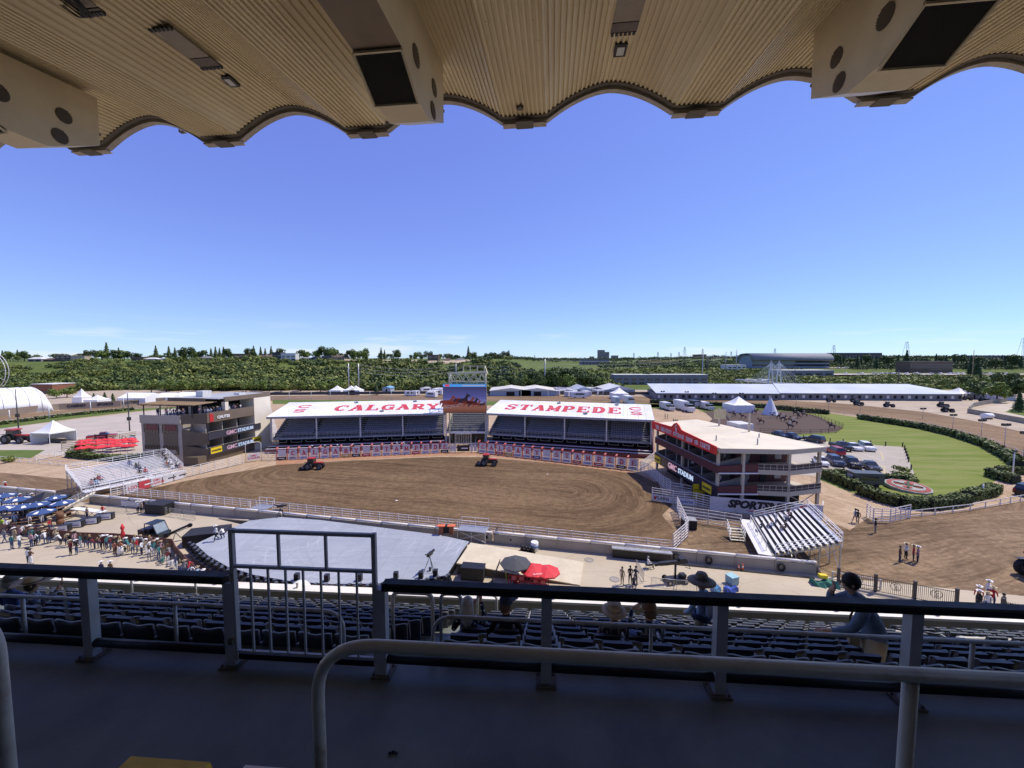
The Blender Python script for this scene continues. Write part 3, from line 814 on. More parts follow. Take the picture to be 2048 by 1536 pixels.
# terrain: flat fairground, bluff on the left and centre, gentle far slopes on the right
def smooth(a,b,x):
 x=min(1,max(0,(x - a)/(b - a)));return x*x*(3 - 2*x)
def rim_z(u):# height of the bluff's rim by bearing
 return 19.6 - 2.0*smooth(300,0,u)+(0.6*sin(u*0.013)+0.4*sin(u*0.041))
def terr(x,y):
 if y<150:u=1024+770*x/150
 else:u=1024+770*x/y
 z=-0.25
 foot=262+10*sin(u*0.01)+20*smooth(0,-700,u)
 top=foot+150+12*sin(u*0.023)
 hl=smooth(1120,1010,u)                       # bluff fades out right of the screen
 rz_=rim_z(max(0,u))
 s=smooth(foot,top,y);s=s**0.9
 z+=hl*(rz_+0.25)*s
 # right: low rise beyond the river, then the far plateau
 hr=1 - hl
 z+=hr*(6.0*smooth(430,620,y)+9.0*smooth(620,900,y)*smooth(1150,1500,u)+8.0*smooth(800,1250,y))
 z+=2.5*smooth(1500,2500,y)+(12 if u>1000 else 10)*smooth(1800,6000,y)
 if y>300:z+=hl*s*0.5*sin(x*0.08)*sin(y*0.06)
 return z
ys=[-400,-100,0,60,120,180,230]+list(range(250,460,7))+list(range(460,900,30))+[900,1000,1150,1300,1500,1800,2200,2700,3400,4500,6000,9000,14000]
vs=[];us=list(range(-900,2960,26));nu=len(us)
for y in ys:
 for u in us:
  yy=max(y,150);x=(u - 1024)/770*max(yy,150)*(1 if y>0 else 3)
  vs.append((x,y,terr(x,y) if y>150 else -0.25))
fs=[(j*nu+i,j*nu+i+1,(j+1)*nu+i+1,(j+1)*nu+i) for j in range(len(ys) - 1) for i in range(nu - 1)]
me=bpy.data.meshes.new('terrain');me.from_pydata(vs,[],fs);me.materials.append(M_HILL)
for p in me.polygons:p.use_smooth=True
o=obj('terrain',me);o['kind']='structure'
# flat sheets, each a few millimetres above the one below
sheet('fairground_floor',[(-420,-60),(420,-60),(420,120),(330,262),(-330,262),(-420,150)],-0.016,M('gravel_ground',(0.40,0.325,0.23),0.95,0.2,0.3,bump=0.3,dirt=(0.2,0.18,0.14)))
TRACK=PP([(-700,905),(-300,868),(0,832),(140,819),(270,811),(420,799),(540,792),(900,789),(1300,793),(1560,800),(1700,808),(1850,824),(1950,842),(2048,864),(2250,930),(2500,1010),(2800,1100),(2600,1250),(1660,1168),(1300,1124),(900,1078),(560,1046),(160,1004),(0,990),(-300,955),(-700,940)])
sheet('race_track',TRACK,-0.012,M_TRACK)
sheet('infield_ground',PP([(-260,905),(-30,862),(140,836),(270,822),(420,806),(560,801),(900,802),(1300,808),(1500,812),(1640,822),(1800,841),(1900,862),(1985,895),(2050,945),(2130,990),(2048,1003),(1900,1024),(1735,1030),(1655,1000),(1640,1030),(1320,1040),(1255,960),(900,925),(560,945),(350,975),(180,962),(0,945)]),-0.008,M_TAN)
sheet('left_lot',PP([(-160,888),(-40,862),(140,840),(270,825),(420,808),(540,806),(560,880),(420,900),(240,930),(170,915),(20,905)]),-0.004,M_LOTL)
sheet('verge_grass',PP([(-200,895),(0,857),(140,838),(270,823),(420,811),(540,806),(540,803),(270,818),(140,830),(0,847),(-200,875)]),0.0,M_VERGE)
sheet('corner_grass',PP([(-60,900),(90,900),(62,916),(-60,922)]),0.0,M_VERGE)
sheet('infield_grass_strip',PP([(545,800),(900,801),(1330,808),(1330,815),(900,810),(545,808)]),0.0,M_VERGE)
sheet('rv_grass',PP([(1300,808),(1500,813),(1640,822),(1600,830),(1560,828),(1410,826),(1395,818),(1300,817)]),0.0,M_VERGE)
sheet('lawn',PP([(1585,822),(1640,824),(1800,846),(1900,868),(1985,902),(2020,925),(2010,945),(1975,975),(1930,1000),(1840,1010),(1760,1002),(1700,985),(1640,960),(1560,880),(1480,860),(1420,850),(1500,830)]),0.004,M_LAWN)
sheet('riding_pen_floor',PP([(1408,823),(1500,820),(1600,824),(1640,834),(1686,857),(1668,864),(1600,868),(1530,867),(1460,862),(1410,850),(1425,838)]),0.008,M_PEN)
sheet('parking_lot',PP([(1560,872),(1620,880),(1700,887),(1805,894),(1815,912),(1835,965),(1822,964),(1700,957),(1600,950),(1540,900)]),0.008,M_LOT)
ARENA=[(-62,58.6),(17.6,42.0),(20.0,45.6),(20.2,50.6)]+PP([(1345,1010),(1325,985),(1316,965),(1276,948),(1100,926),(960,914),(880,914),(700,921),(552,930),(510,938),(370,962),(248,990)])
sheet('arena_floor',ARENA,0.0,M_ARENA)
sheet('chute_dirt_strip',PP([(552,921),(700,913),(900,905),(960,905),(1100,918),(1258,941),(1300,955),(1316,968),(1276,948),(1100,926),(960,911),(880,911),(700,920),(552,930)]),0.004,M_REDDIRT)
sheet('right_straight',PP([(1375,1045),(1560,1040),(1660,1036),(1735,1030),(1900,1032),(2048,1018),(2300,990),(2700,1000),(2700,1260),(2048,1210),(1660,1160),(1480,1140),(1375,1125)]),0.0,M_TRACKR)
sheet('sandy_patch',PP([(1640,985),(1720,1005),(1800,1030),(1735,1036),(1700,1060),(1650,1040)]),0.004,M_TAN)
# near apron, wall line parallels the front straight
WA=Vector((-62,55,0));WB=Vector((30.3,36.0,0));WD=(WB - WA).normalized();WN=Vector((-WD.y,WD.x,0))
def WL(s,off=0.0,z=0.0):return WA+WD*s+WN*off+Vector((0,0,z))
a=WL(-130);b_=WL(150)
sheet('concrete_apron',[(a.x,a.y),(a.x,-30),(b_.x,-30),(b_.x,b_.y)],0.006,M_TARMAC)
M_LINE=M('yellow_line_paint',(0.55,0.45,0.16),0.7,0.1)
M_WLINE=M('white_line_paint',(0.62,0.60,0.55),0.7,0.1)
def gline(p,q,w,m,z=0.014):
 p,q=P(*p),P(*q);g=MB();d=(q - p).normalized();n=Vector((-d.y,d.x,0))*w/2
 g.add([(p.x - n.x,p.y - n.y,z),(q.x - n.x,q.y - n.y,z),(q.x+n.x,q.y+n.y,z),(p.x+n.x,p.y+n.y,z)],[(0,1,2,3)])
 o=g.build('painted_line',m);o['kind']='structure'
for a_,b__ in (((1700,907),(1735,918)),((1720,905),(1766,922)),((1690,914),(1710,920)),((1764,893),(1773,895)),((1762,904),(1767,921)),((1756,935),(1768,931)),((1768,931),(1770,951)),((1762,933),(1761,941)),((1640,905),(1665,912))):
 gline(a_,b__,0.12,M_LINE if a_[0]>1745 else M_WLINE)
# ================================================================== infield stand across the arena
M_ROOFW=M('white_roof_paint',(0.80,0.80,0.79),0.45,0.05,0.25,dirt=(0.48,0.46,0.42),dirt_amt=0.5)
M_ROOFTXT=M('red_roof_lettering',(0.55,0.035,0.04),0.55,0.08,1.0,dirt=(0.7,0.3,0.3),dirt_amt=0.35)
M_SMETAL=M('grey_stand_steel',(0.33,0.34,0.35),0.5,0.1,1)
M_SDECK=M('grey_stand_deck',(0.10,0.105,0.12),0.8,0.15,0.6)
M_FSEAT=M('slate_bleacher_seat',(0.17,0.18,0.23),0.5,0.12,1.5)
M_MAROON=M('maroon_cladding',(0.095,0.022,0.025),0.6,0.12,1)
M_MAROONL=M('faded_maroon_siding',(0.27,0.13,0.12),0.65,0.1,1)
M_TANF=M('cream_steel',(0.50,0.46,0.36),0.55,0.08,1)
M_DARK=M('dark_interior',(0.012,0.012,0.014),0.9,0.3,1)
def frame_of(A,B):
 d=(B - A);return d.to_2d().length,atan2(d.y,d.x)
def stand_section(name,label,A,B,letters,lx0,lw,ls,sc_x,end_right):
 L,rz=frame_of(A,B)
 t=thing(name,label,'grandstand',(A.x,A.y,0),rz)
 D=12.2;zf,zb=7.75,9.55
 sl=(zb - zf)/D
 # roof in sheets
 n=7
 for i in range(n):
  x0,x1=-0.5+(L+1.0)*i/n,-0.5+(L+1.0)*(i+1)/n - 0.03
  g=MB();zz=lambda y:zf+sl*y
  g.add([(x0,-0.6,zz(-0.6)),(x1,-0.6,zz(-0.6)),(x1,D,zz(D)),(x0,D,zz(D)),(x0,-0.6,zz(-0.6)+.22),(x1,-0.6,zz(-0.6)+.22),(x1,D,zz(D)+.22),(x0,D,zz(D)+.22)],
    [(0,3,2,1),(4,5,6,7),(0,1,5,4),(1,2,6,5),(2,3,7,6),(3,0,4,7)])
  g.build('roof_panel',M_ROOFW,t)
 for i in range(1,24):x=-.5+(L+1)*i/24;MB().bar((x,-.58,zf+.235+sl*-.58),(x,D,zf+.235+sl*D),.05,.04).build('roof_seam',M('seam_grey',(.55,.55,.55),.5),t)
 MB().bx(-0.5,L+0.5,-0.72,-0.62,7.42,7.88).build('front_gutter',M_SMETAL,t)
 # columns and beams
 cx=[0.1+(L - 0.2)*i/4 for i in range(5)]
 for x in cx:
  MB().bx(x - .14,x+.14,0.0,.28,2.4,7.74).build('column',M('pale_column_paint',(0.5,0.5,0.5),0.5),t)
  g=MB();g.bar((x,0.2,7.55),(x,D - .3,7.55+sl*(D - .5)),0.2,0.3);g.build('roof_beam',M_SMETAL,t)
 # stepped deck
 g=MB()
 for k in range(12):g.bx(0,L,1.2+.82*k,2.02+.82*k,2.2+.0*k,2.9+.37*k)
 g.build('seating_deck',M_SDECK,t)
 g=MB();rr=random.Random(5)
 aisles=[L*.03,L*.235,L*.49,L*.75,L*.97]
 for k in range(12):
  z=2.9+.37*k;y=1.2+.82*k
  x=0.4
  while x<L - .4:
   if min(abs(x - a_) for a_ in aisles)>0.55:
    g.bx(x - .22,x+.22,y+.28,y+.66,z+.34,z+.42)
    g.add([(x - .22,y+.62,z+.40),(x+.22,y+.62,z+.40),(x+.22,y+.72,z+.82),(x - .22,y+.72,z+.82),(x - .22,y+.68,z+.40),(x+.22,y+.68,z+.40),(x+.22,y+.78,z+.82),(x - .22,y+.78,z+.82)],
      [(0,1,2,3),(5,4,7,6),(3,2,6,7),(0,3,7,4),(1,5,6,2)])
   x+=0.52
 o=g.build('bench_seats',M_FSEAT,t);o['kind']='stuff'
 g=MB()
 for k in range(12):
  for a_ in aisles:g.bx(a_ - .45,a_+.45,1.0+.82*k,1.4+.82*k,2.72+.37*k,2.9+.37*k - .002)
 o=g.build('aisle_steps',M_SMETAL,t);o['kind']='stuff'
 g=MB()
 nb=int(L/0.9)
 for i in range(nb+1):g.bar((L*i/nb,1.15,2.2),(L*i/nb,1.15,3.85),0.05)
 for z in (3.85,3.5,3.2):g.bar((0,1.15,z),(L,1.15,z),0.05)
 g.build('deck_railing',M_SMETAL,t)
 MB().bx(0,L,.9,1.14,2.25,2.6).build('deck_beam',M_SMETAL,t)
 # concourse below the deck: dark recess, cream framed openings
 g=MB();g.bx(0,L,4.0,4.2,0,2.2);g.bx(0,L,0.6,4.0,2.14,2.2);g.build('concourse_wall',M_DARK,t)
 n=12
 for i in range(n):
  x0=L*(i+.12)/n;x1=L*(i+.82)/n
  g=MB()
  for a_,b_ in (((x0,1.6,1.45),(x1,1.6,1.45)),((x0,1.6,2.1),(x1,1.6,2.1)),((x0,1.6,1.45),(x0,1.6,2.1)),((x1,1.6,1.45),(x1,1.6,2.1))):g.bar(a_,b_,0.12)
  g.build('window_frame',M_TANF,t)
 for y0,z in ((-1.6,1.30),(-2.8,0.95)):MB().bx(0,L,y0,y0+.45,z - .10,z).build('bench_plank',M('pale_bench',(0.55,0.56,0.6),0.5),t)
 g=MB();g.bx(0,L,-1.2,1.6,0,1.05);g.bx(0,L,-2.4,-1.2,0,0.7);g.bx(0,L,-3.3,-2.4,0,0.72);g.build('lower_terrace',M_MAROON,t)
 # end wall
 xe=L+.35 if end_right else -.35
 if end_right:
  g=MB()
  g.add([(xe+dx,y,z) for dx in (-.12,.12) for y,z in ((-3.2,0),(D,0),(D,8.6),(4.5,7.2),(0,3.6),(-3.2,1.3))],
    [(0,1,2,3,4,5),(11,10,9,8,7,6)]+[(k,k+6,(k+1) % 6+6,(k+1) % 6) for k in range(6)])
  g.build('end_wall',M_MAROONL,t)
  for y in (1.5,5.5,9):MB().bar((xe+.2,y,0),(xe+.2,y+1.0,7.4),.22).build('end_brace',M_TANF,t)
 # roof lettering, lying on the slope
 ux=Vector((1,0,0));uy=Vector((0,D,zb - zf)).normalized();un=ux.cross(uy)
 for i,ch in enumerate(letters):
  if ch==' ':continue
  g=MB();y0=3.1
  slab_letter(g,ch,(lx0+i*ls,y0,zf+.222+sl*y0),ux,uy,un,lw,5.2,0.03,1.45)
  g.build('roof_letter',M_ROOFTXT,t)
 for ch,yy in (('C',6.4),('S',2.6)):
  g=MB();r=SLAB[ch];slab_arc={'C':[('a',.5,.42,.36,.36,-20,200,.19)] if False else [('a',.5,.5,.40,.40,35,325,.17)],'S':[('a',.3,.5,.22,.34,90,330,.16),('a',.7,.5,.22,.34,150,-90,.16)] if False else [('a',.5,.70,.3,.22,10,270,.16),('a',.5,.28,.3,.22,90,-170,.16)]}[ch]
  SLAB['_']=slab_arc
  slab_letter(g,'_',(sc_x,yy,zf+.222+sl*yy),ux,uy,un,3.4,2.9,0.03,1.0)
  g.build('roof_emblem_letter',M_ROOFTXT,t)
 for x,y in ((L*.42,10.2),(L*.8,10.4),(L*.62,1.6)):
  g=MB();zz=zf+.22+sl*y;g.bx(x - .5,x+.5,y,y+.3,zz,zz+.35);g.box((x+.2,y - .1,zz+.5),(.25,.2,.3));g.build('roof_lamp',M_SMETAL,t)
 return t,L,rz
AL,BL=P(540,832,8),P(888,824.5,8)
AR,BR=P(974,824.5,8),P(1304,838,8)
stL,LL,rzL=stand_section('infield_grandstand','white roofed grandstand with red CALGARY lettering, left of the big screen',AL,BL,'CALGARY',12.3,3.4,3.72,3.2,False)
stR,LR,rzR=stand_section('infield_grandstand','white roofed grandstand with red STAMPEDE lettering, right of the big screen',AR,BR,'STAMPEDE',3.0,3.25,3.62,LR_ if False else 33.2,True)
# middle block under the screen
mx0,mx1,my=BL.x,AR.x,(BL.y+AR.y)/2
t=thing('center_seating_block','dark seating block under the big screen between the two white roofs','grandstand',((mx0+mx1)/2,my+.3,0),0)
W2=(mx1 - mx0)/2 - .3
g=MB()
for k in range(12):g.bx(-W2,W2,1.2+.82*k,2.02+.82*k,2.6,3.2+.37*k)
g.build('seating_deck',M_SDECK,t)
for k in range(12):MB().bx(-W2+.3,W2 - .3,1.5+.82*k,1.8+.82*k,3.45+.37*k,3.52+.37*k).build('bench_plank',M_SMETAL,t)
for x in (-W2,W2):MB().bx(x - .16,x+.16,0.4,.7,0,8.2).build('column',M('pale_column_paint',(0.5,0.5,0.5),0.5),t)
g=MB()
for i in range(12):g.bar((-W2+2*W2*i/11,1.1,3.0),(-W2+2*W2*i/11,1.1,4.1),.05)
g.bar((-W2,1.1,4.1),(W2,1.1,4.1),.05);g.bar((-W2,1.1,3.7),(W2,1.1,3.7),.05);g.build('deck_railing',M_SMETAL,t)
MB().bx(-W2,W2,.75,.9,2.55,3.05).build('name_board',WHITE,t)
obj('name_lettering',text_mesh('INFIELD CHUTES',0.42,RED,bold=0.01),t,(0,.74,2.8)) if False else None
g=MB();g.bx(-W2,W2,6,6.3,0,2.6);g.build('rear_wall',M('tan_back_panel',(0.34,0.25,0.15),0.8,0.25,0.6),t)
for x in (-4.4,-2.2,0,2.2,4.4):MB().bar((x,1.0,0),(x,6,2.4),.2).build('raking_strut',M_TANF,t)
# ---- big screen
S0,S1=PY(885.5,768,my - 1.1),PY(973,826,my - 1.1)
scw,sch=S1.x - S0.x,S0.z - S1.z
M_EM_SKY,tt,bb=new_mat('screen_picture')
co=coords(tt,'Generated')
sp=node(tt,'ShaderNodeSeparateXYZ');lnk(tt,co,sp.inputs[0])
cr=node(tt,'ShaderNodeValToRGB');lnk(tt,sp.outputs[2],cr.inputs[0])
E=cr.color_ramp.elements
E[0].position=0;E[0].color=(0.10,0.035,0.02,1);E[1].position=1.0;E[1].color=(0.035,0.03,0.11,1)
for p_,c_ in ((0.18,(0.22,0.08,0.05,1)),(0.36,(0.20,0.09,0.08,1)),(0.40,(0.17,0.17,0.42,1)),(0.6,(0.07,0.08,0.30,1))):
 e=E.new(p_);e.color=c_
cc=mixc(tt,ramp(tt,noise(tt,coords(tt,'Generated',(6,1,12)),3,6,0.7),0.4,0.7,0,0.35),cr.outputs[0],(0.02,0.01,0.012))
bb.inputs['Base Color'].default_value=(0.01,0.01,0.01,1);lnk(tt,cc,bb.inputs['Emission Color']);bb.inputs['Emission Strength'].default_value=1.0
bb.inputs['Roughness'].default_value=0.4
def emi(name,c,s=1.0):
 m,t_,b=new_mat(name);b.inputs['Base Color'].default_value=(0.01,0.01,0.01,1)
 b.inputs['Emission Color'].default_value=(*c,1);b.inputs['Emission Strength'].default_value=s;return m
t=thing('video_screen','large video screen showing running horses, between the two white roofs','screen',((S0.x+S1.x)/2,my - 1.1,S1.z))
MB().bx(-scw/2,scw/2,0,.6,0,sch).build('screen_cabinet',BLACK,t)
MB().bx(-scw/2+.05,scw/2 - .05,-.03,0,.05,sch - .7).build('picture',M_EM_SKY,t)
MB().bx(-scw/2+.05,scw/2 - .05,-.03,0,sch - .68,sch - .05).build('banner_strip',emi('banner_blue',(0.06,0.28,0.75)),t)
MB().bx(-scw/2+.5,-scw/2+1.6,-.05,-.03,sch - .6,sch - .12).build('banner_logo',emi('banner_red',(0.6,0.05,0.06)),t)
MB().bx(-.6,scw/2 - .4,-.05,-.03,sch - .5,sch - .2).build('banner_sponsor_patch',emi('banner_grey',(0.3,0.33,0.5)),t)
def horse_shape(g,x,z,s,mi=0):
 P_=[(-1.1,.2),(-1.2,.75),(-1.0,1.0),(-.3,1.02),(.25,1.05),(.55,1.45),(.62,1.75),(.75,1.62),(1.15,1.38),(1.08,1.25),(.85,1.3),(.72,.95),(.75,.6),(1.1,.25),(1.0,.18),(.6,.45),(.35,.4),(-.5,.42),(-.75,.1),(-1.0,-.1),(-.95,.15),(-.8,.5),(-1.0,.6)]
 g.prism([(x+a_*s,z+b_*s) for a_,b_ in P_],0,0.012,mi,mat=Matrix(((1,0,0,0),(0,0,-1,-.03),(0,1,0,0),(0,0,0,1))))
for x,z,s,c_ in ((-4.0,1.4,1.7,'b'),(-2.6,1.3,1.5,'b'),(-.6,1.7,1.8,'k'),(1.0,1.6,1.4,'b'),(2.0,1.5,1.3,'k'),(2.9,1.5,1.0,'b'),(4.3,1.6,.7,'k')):
 g=MB();horse_shape(g,x,z,s);g.build('horse_picture',emi('screen_bay_%s' % c_,(0.10,0.02,0.02) if c_=='b' else (0.012,0.006,0.012)) if False else (MATS.setdefault('scr'+c_,emi('screen_horse_'+c_,(0.13,0.025,0.02) if c_=='b' else (0.012,0.006,0.012)))),t)
g=MB()
for z in (1.2,1.6):g.bar((-scw/2+.1,-.05,z),(-1.2,-.05,z+.5),.02,.09)
g.build('fence_picture',emi('screen_rail',(0.25,0.2,0.25)),t)
MB().bx(-scw/2,scw/2,0.0,.5,sch+.001,sch+.09).build('top_strip',M('teal_strip',(0.05,0.2,0.25),0.5),t)
# steel tower behind the screen
M_CREAMT=M('cream_tower_steel',(0.62,0.60,0.42),0.5,0.1,1)
t=thing('screen_tower','cream steel truss tower rising behind the big screen','tower',((S0.x+S1.x)/2+.4,my+1.0,0))
def tz(v,y=my+1):return PY(960,v,y).z
hw=scw/2 - .8
zt1,zt2,zt3=tz(764),tz(747),tz(732)
for sx in (-1,1):
 for y in (0.0,3.5):
  MB().bar((sx*hw,y,0),(sx*hw,y,zt2),.28).build('leg',M_CREAMT,t)
 n=10
 for i in range(n):
  z0,z1=zt2*i/n,zt2*(i+1)/n
  MB().bar((sx*hw,0 if i % 2 else 3.5,z0),(sx*hw,3.5 if i % 2 else 0,z1),.12).build('brace',M_CREAMT,t)
for y in (0.0,3.5):
 MB().bar((-hw - .4,y,zt2),(hw+.4,y,zt2+.3),.3).build('top_beam',M_CREAMT,t)
 MB().bar((-hw,y,zt1),(hw,y,zt1),.2).build('top_beam',M_CREAMT,t)
 for i in range(9):
  xa,xb=-hw+2*hw*i/9,-hw+2*hw*(i+1)/9
  MB().bar((xa,y,zt1 if i % 2 else zt2),(xb,y,zt2 if i % 2 else zt1),.14).build('brace',M_CREAMT,t)
for i in range(4):
 x=-1.2+i*1.75
 MB().bar((x,1.5,zt2),(x+.1,1.5,zt3),.2).build('mast',M_CREAMT,t)
MB().bar((-1.3,1.5,zt3),(hw,1.5,zt3),.12).build('mast_rail',M_CREAMT,t)
MB().bar((hw - .2,1.5,zt3),(hw+.6,0,zt2),.12).build('brace',M_CREAMT,t)
MB().bar((hw,3.5,0),(hw+5,6,0.1),.2).build('foot_beam',M_CREAMT,t)
for i in range(4):MB().bar((hw+.6*i,4,0),(hw+.6*i,4,3.2 - .7*i),.15).build('brace',M_CREAMT,t)
# ---- bucking chutes: a row of lettered gates
M_SLAT=M('white_gate_rail',(0.74,0.73,0.72),0.5,0.06,2,dirt=(0.4,0.3,0.22),dirt_amt=0.4)
M_BOARD=M('pale_sign_board',(0.60,0.59,0.60),0.55,0.08,1.5,dirt=(0.35,0.27,0.2))
M_GRED=M('chute_red',(0.36,0.035,0.035),0.5,0.12,2)
FOOT={'white':M_BOARD,'black':M('footer_black',(0.02,0.02,0.025),0.5),'gold':M('footer_gold',(0.5,0.33,0.07),0.5),'red':M('footer_red',(0.5,0.06,0.07),0.5),'navy':M('footer_navy',(0.03,0.05,0.2),0.5)}
M_INK=M('dark_ink',(0.02,0.02,0.03),0.6);M_INKR=M('red_ink',(0.5,0.03,0.04),0.6);M_INKB=M('blue_ink',(0.04,0.07,0.32),0.6)
CHG='bucking chute gates along the far arena edge'
def chute_gate(p,q,ch,foot,ftxt,label,h=2.2):
 L,rz=frame_of(p,q);w=L
 t=thing('chute_gate',label,'chute gate',(p.x,p.y,0),rz,CHG)
 g=MB();g.bx(0,.10,0,.2,0,h+.10);g.bx(w - .05,w - .005,0,.16,0,h);g.bx(0,w - .01,.02,.14,h,h+.08);g.build('gate_frame',M_GRED,t)
 g=MB();g.add([(0.02,-.15,h+.12),(.3,-.15,h+.12),(.42,.5,h+.32),(.14,.5,h+.32),(0.02,-.15,h+.3),(.3,-.15,h+.3),(.42,.5,h+.5),(.14,.5,h+.5)],
     [(0,3,2,1),(4,5,6,7),(0,1,5,4),(1,2,6,5),(2,3,7,6),(3,0,4,7)]);g.build('post_cap',M('faded_red',(0.6,0.16,0.13),.5),t)
 for k in range(5):MB().bar((.17,.05,.42+.42*k),(w - .08,.05,.42+.42*k),.06,.12).build('gate_rail',M_SLAT,t)
 MB().bx(.45,w - .14,-.02,.015,.78,2.12).build('letter_board',M_BOARD,t)
 MB().bx(.2,w - .12,-.03,.015,.06,.72).build('footer_sign',FOOT[foot],t)
 for k in range(3):MB().bx(.24,.38,-.02,.01,.95+.4*k,1.12+.4*k).build('side_patch',M_INKR if k !=1 else M_GRED,t)
 if ch !=' ':
  g=MB();slab_letter(g,ch,((.45+w - .14)/2 - .42,-.021,.95),(1,0,0),(0,0,1),(0,-1,0),.84,.95,0.01,1.15);g.build('letter',M_INKR,t)
 if ftxt:
  ink={'white':M_INK,'black':WHITE,'gold':M_INK,'red':WHITE,'navy':WHITE}[foot]
  if ftxt=='YETI':ink=M_INK
  o=obj('footer_lettering',text_mesh(ftxt,.56 if ftxt=='YETI' else .34,ink,0.006,.014),t,((.2+w - .12)/2,-.042,.39))
 else:
  g=MB();g.bx(.2+(w - .3)*.2,.2+(w - .3)*.8,-.034,-.0305,.32,.46);g.build('sponsor_mark',M_INKB if foot=='white' else WHITE,t)
seqL=[(' ','black',''),('C','white','YETI'),('A','white',''),('L','white',''),('G','white',''),('A','white',''),('R','gold',''),('Y','black',''),(' ','red',''),('S','white',''),('T','white',''),('A','white',''),('M','white',''),('P','red',''),('E','white',''),('D','white',''),('E','black','')]
seqR=[('C','white',''),('A','white',''),('L','red',''),('G','gold',''),('A','white',''),('R','white',''),('Y','navy',''),(' ','white',''),('S','white',''),('T','white',''),('A','red',''),('M','white',''),('P','red',''),('E','white',''),('D','black',''),('E','white','YETI')]
pa,pb=P(552,921,0),P(898,905.5,0)
for i,(ch,ft,tx) in enumerate(seqL):
 chute_gate(pa.lerp(pb,i/17),pa.lerp(pb,(i+1)/17),ch,ft,tx,f'chute gate {"with red letter " + ch if ch != " " else "without a letter"}, {nth(i + 1)} from the left end of the row, {ft} footer')
pa2,pb2=P(956,904.5,0),P(1277,942,0)
# bow the right hand row slightly like the photograph
def bowR(s):
 p=pa2.lerp(pb2,s);return p
for i,(ch,ft,tx) in enumerate(seqR):
 s0=(i/16)**1.0;s1=((i+1)/16)**1.0
 chute_gate(bowR(s0),bowR(s1),ch,ft,tx,f'chute gate {"with red letter " + ch if ch != " " else "without a letter"}, {nth(i + 1)} right of the centre gate, {ft} footer')
# centre gate with its overhead frame
pc,pd=pb+Vector((.15,0,0)),pa2 - Vector((.15,0,0))
Lc=(pd - pc).length
t=thing('arena_gate','wide centre gate with a dark sponsor panel and overhead cream frame below the big screen','gate',(pc.x,pc.y,0),atan2(pd.y - pc.y,pd.x - pc.x))
g=MB()
for x in (0,Lc*.2,Lc*.78,Lc):g.bar((x,0,0),(x,0,2.3 if x in (0,Lc) else 4.2),.12)
g.bar((Lc*.2,0,4.2),(Lc*.78,0,4.2),.14);g.build('gate_frame',M_TANF,t)
for k in range(5):MB().bar((.07,.03,.5+.38*k),(Lc - .07,.03,.5+.38*k),.07).build('gate_rail',M_SLAT,t)
MB().bx(Lc*.27,Lc*.72,-.08,-.03,.3,1.7).build('sponsor_panel',FOOT['black'],t)
obj('sponsor_lettering',text_mesh('Westmark',.5,WHITE,.005),t,(Lc*.52,-.09,1.0)) if False else MB().bx(Lc*.42,Lc*.66,-.09,-.081,.85,1.1).build('sponsor_mark',WHITE,t)
for x0 in (.02,.13,.75,.88):MB().bx(Lc*x0,Lc*(x0+.09),-.08,-.03,.3,1.8).build('sign_board',M_BOARD,t)
for k in range(9):
 x=Lc*.2+Lc*.58*(k+.5)/9;MB().bar((x,.5,1.9),(x,.5,3.9),.1).build('picket',M_TANF,t)
# ================================================================== left hospitality building
M_TAUPE=M('taupe_stucco',(0.39,0.345,0.285),0.8,0.06,0.8)
M_BROWN=M('brown_panel_cladding',(0.125,0.095,0.062),0.6,0.1,0.8)
M_IVORY=M('ivory_stucco',(0.76,0.70,0.57),0.8,0.05,0.5)
M_FASC=M('umber_fascia',(0.16,0.12,0.085),0.6,0.1,0.6)
M_MEMB=M('grey_roof_membrane',(0.34,0.36,0.37),0.8,0.12,0.4)
M_YEL=M('yellow_sign',(0.72,0.55,0.02),0.5,0.05)
M_LED=M('led_board_dark',(0.045,0.045,0.06),0.4,0.1)
M_LIT1=emi('lit_letter_white',(0.55,0.68,0.95),0.9);M_LIT2=emi('lit_letter_pink',(0.75,0.45,0.62),0.7)
BO=Vector((-61.3,74.0,0));bdir=Vector((2.2,14.75,0));rzB=atan2(bdir.y,bdir.x) - pi/2;LB=bdir.length
HB=thing('clubhouse_building','brown and ivory three storey clubhouse with a crowded roof terrace, left of the arena','building',(BO.x,BO.y,0),rzB)
def hb(nm,m,*b,mi=None):return MB().bx(*b).build(nm,m,HB)
XW=-3.6;XL=-12.9
g=MB();g.bx(XL,XW,.25,LB,0,9.4);g.build('wall',M_TAUPE,HB)
hb('end_wall',M_IVORY,XW+.01,.03,LB - .9,LB+4.0,0,12.7)
hb('end_wall',M_IVORY,XL+2,XW - .005,LB+.02,LB+4,0,12.4)
# near face: window bands and brown cladding squares
for x0,x1 in ((XL+.8,XL+4.1),(XL+5.1,XW - .9)):
 hb('cladding_panel',M_BROWN,x0,x1,.16,.24,3.95,6.35)
 for z0,z1,mt in ((2.1,3.9,'w'),(6.4,8.1,'w')):
  w=hb('window',DKGLASS,x0,x1,.10,.235,z0,z1)
  for k in range(6):MB().bx(x0+(x1 - x0)*k/5 - .04,x0+(x1 - x0)*k/5+.04,.05,.095,z0,z1).build('mullion',M_FASC,w)
  if z0>5:MB().bx(x0+.5,x1 - .2,.07,.098,z0+.5,z1).build('red_reflection',M('wine_reflection',(.16,.03,.03),.6),w)  # reddish reflection in the glass, painted as a flat maroon strip
  else:MB().bx(x0+.1,x1 - .4,.07,.098,z0+.2,z0+1.0).build('pale_blind',M_TAUPE,w)
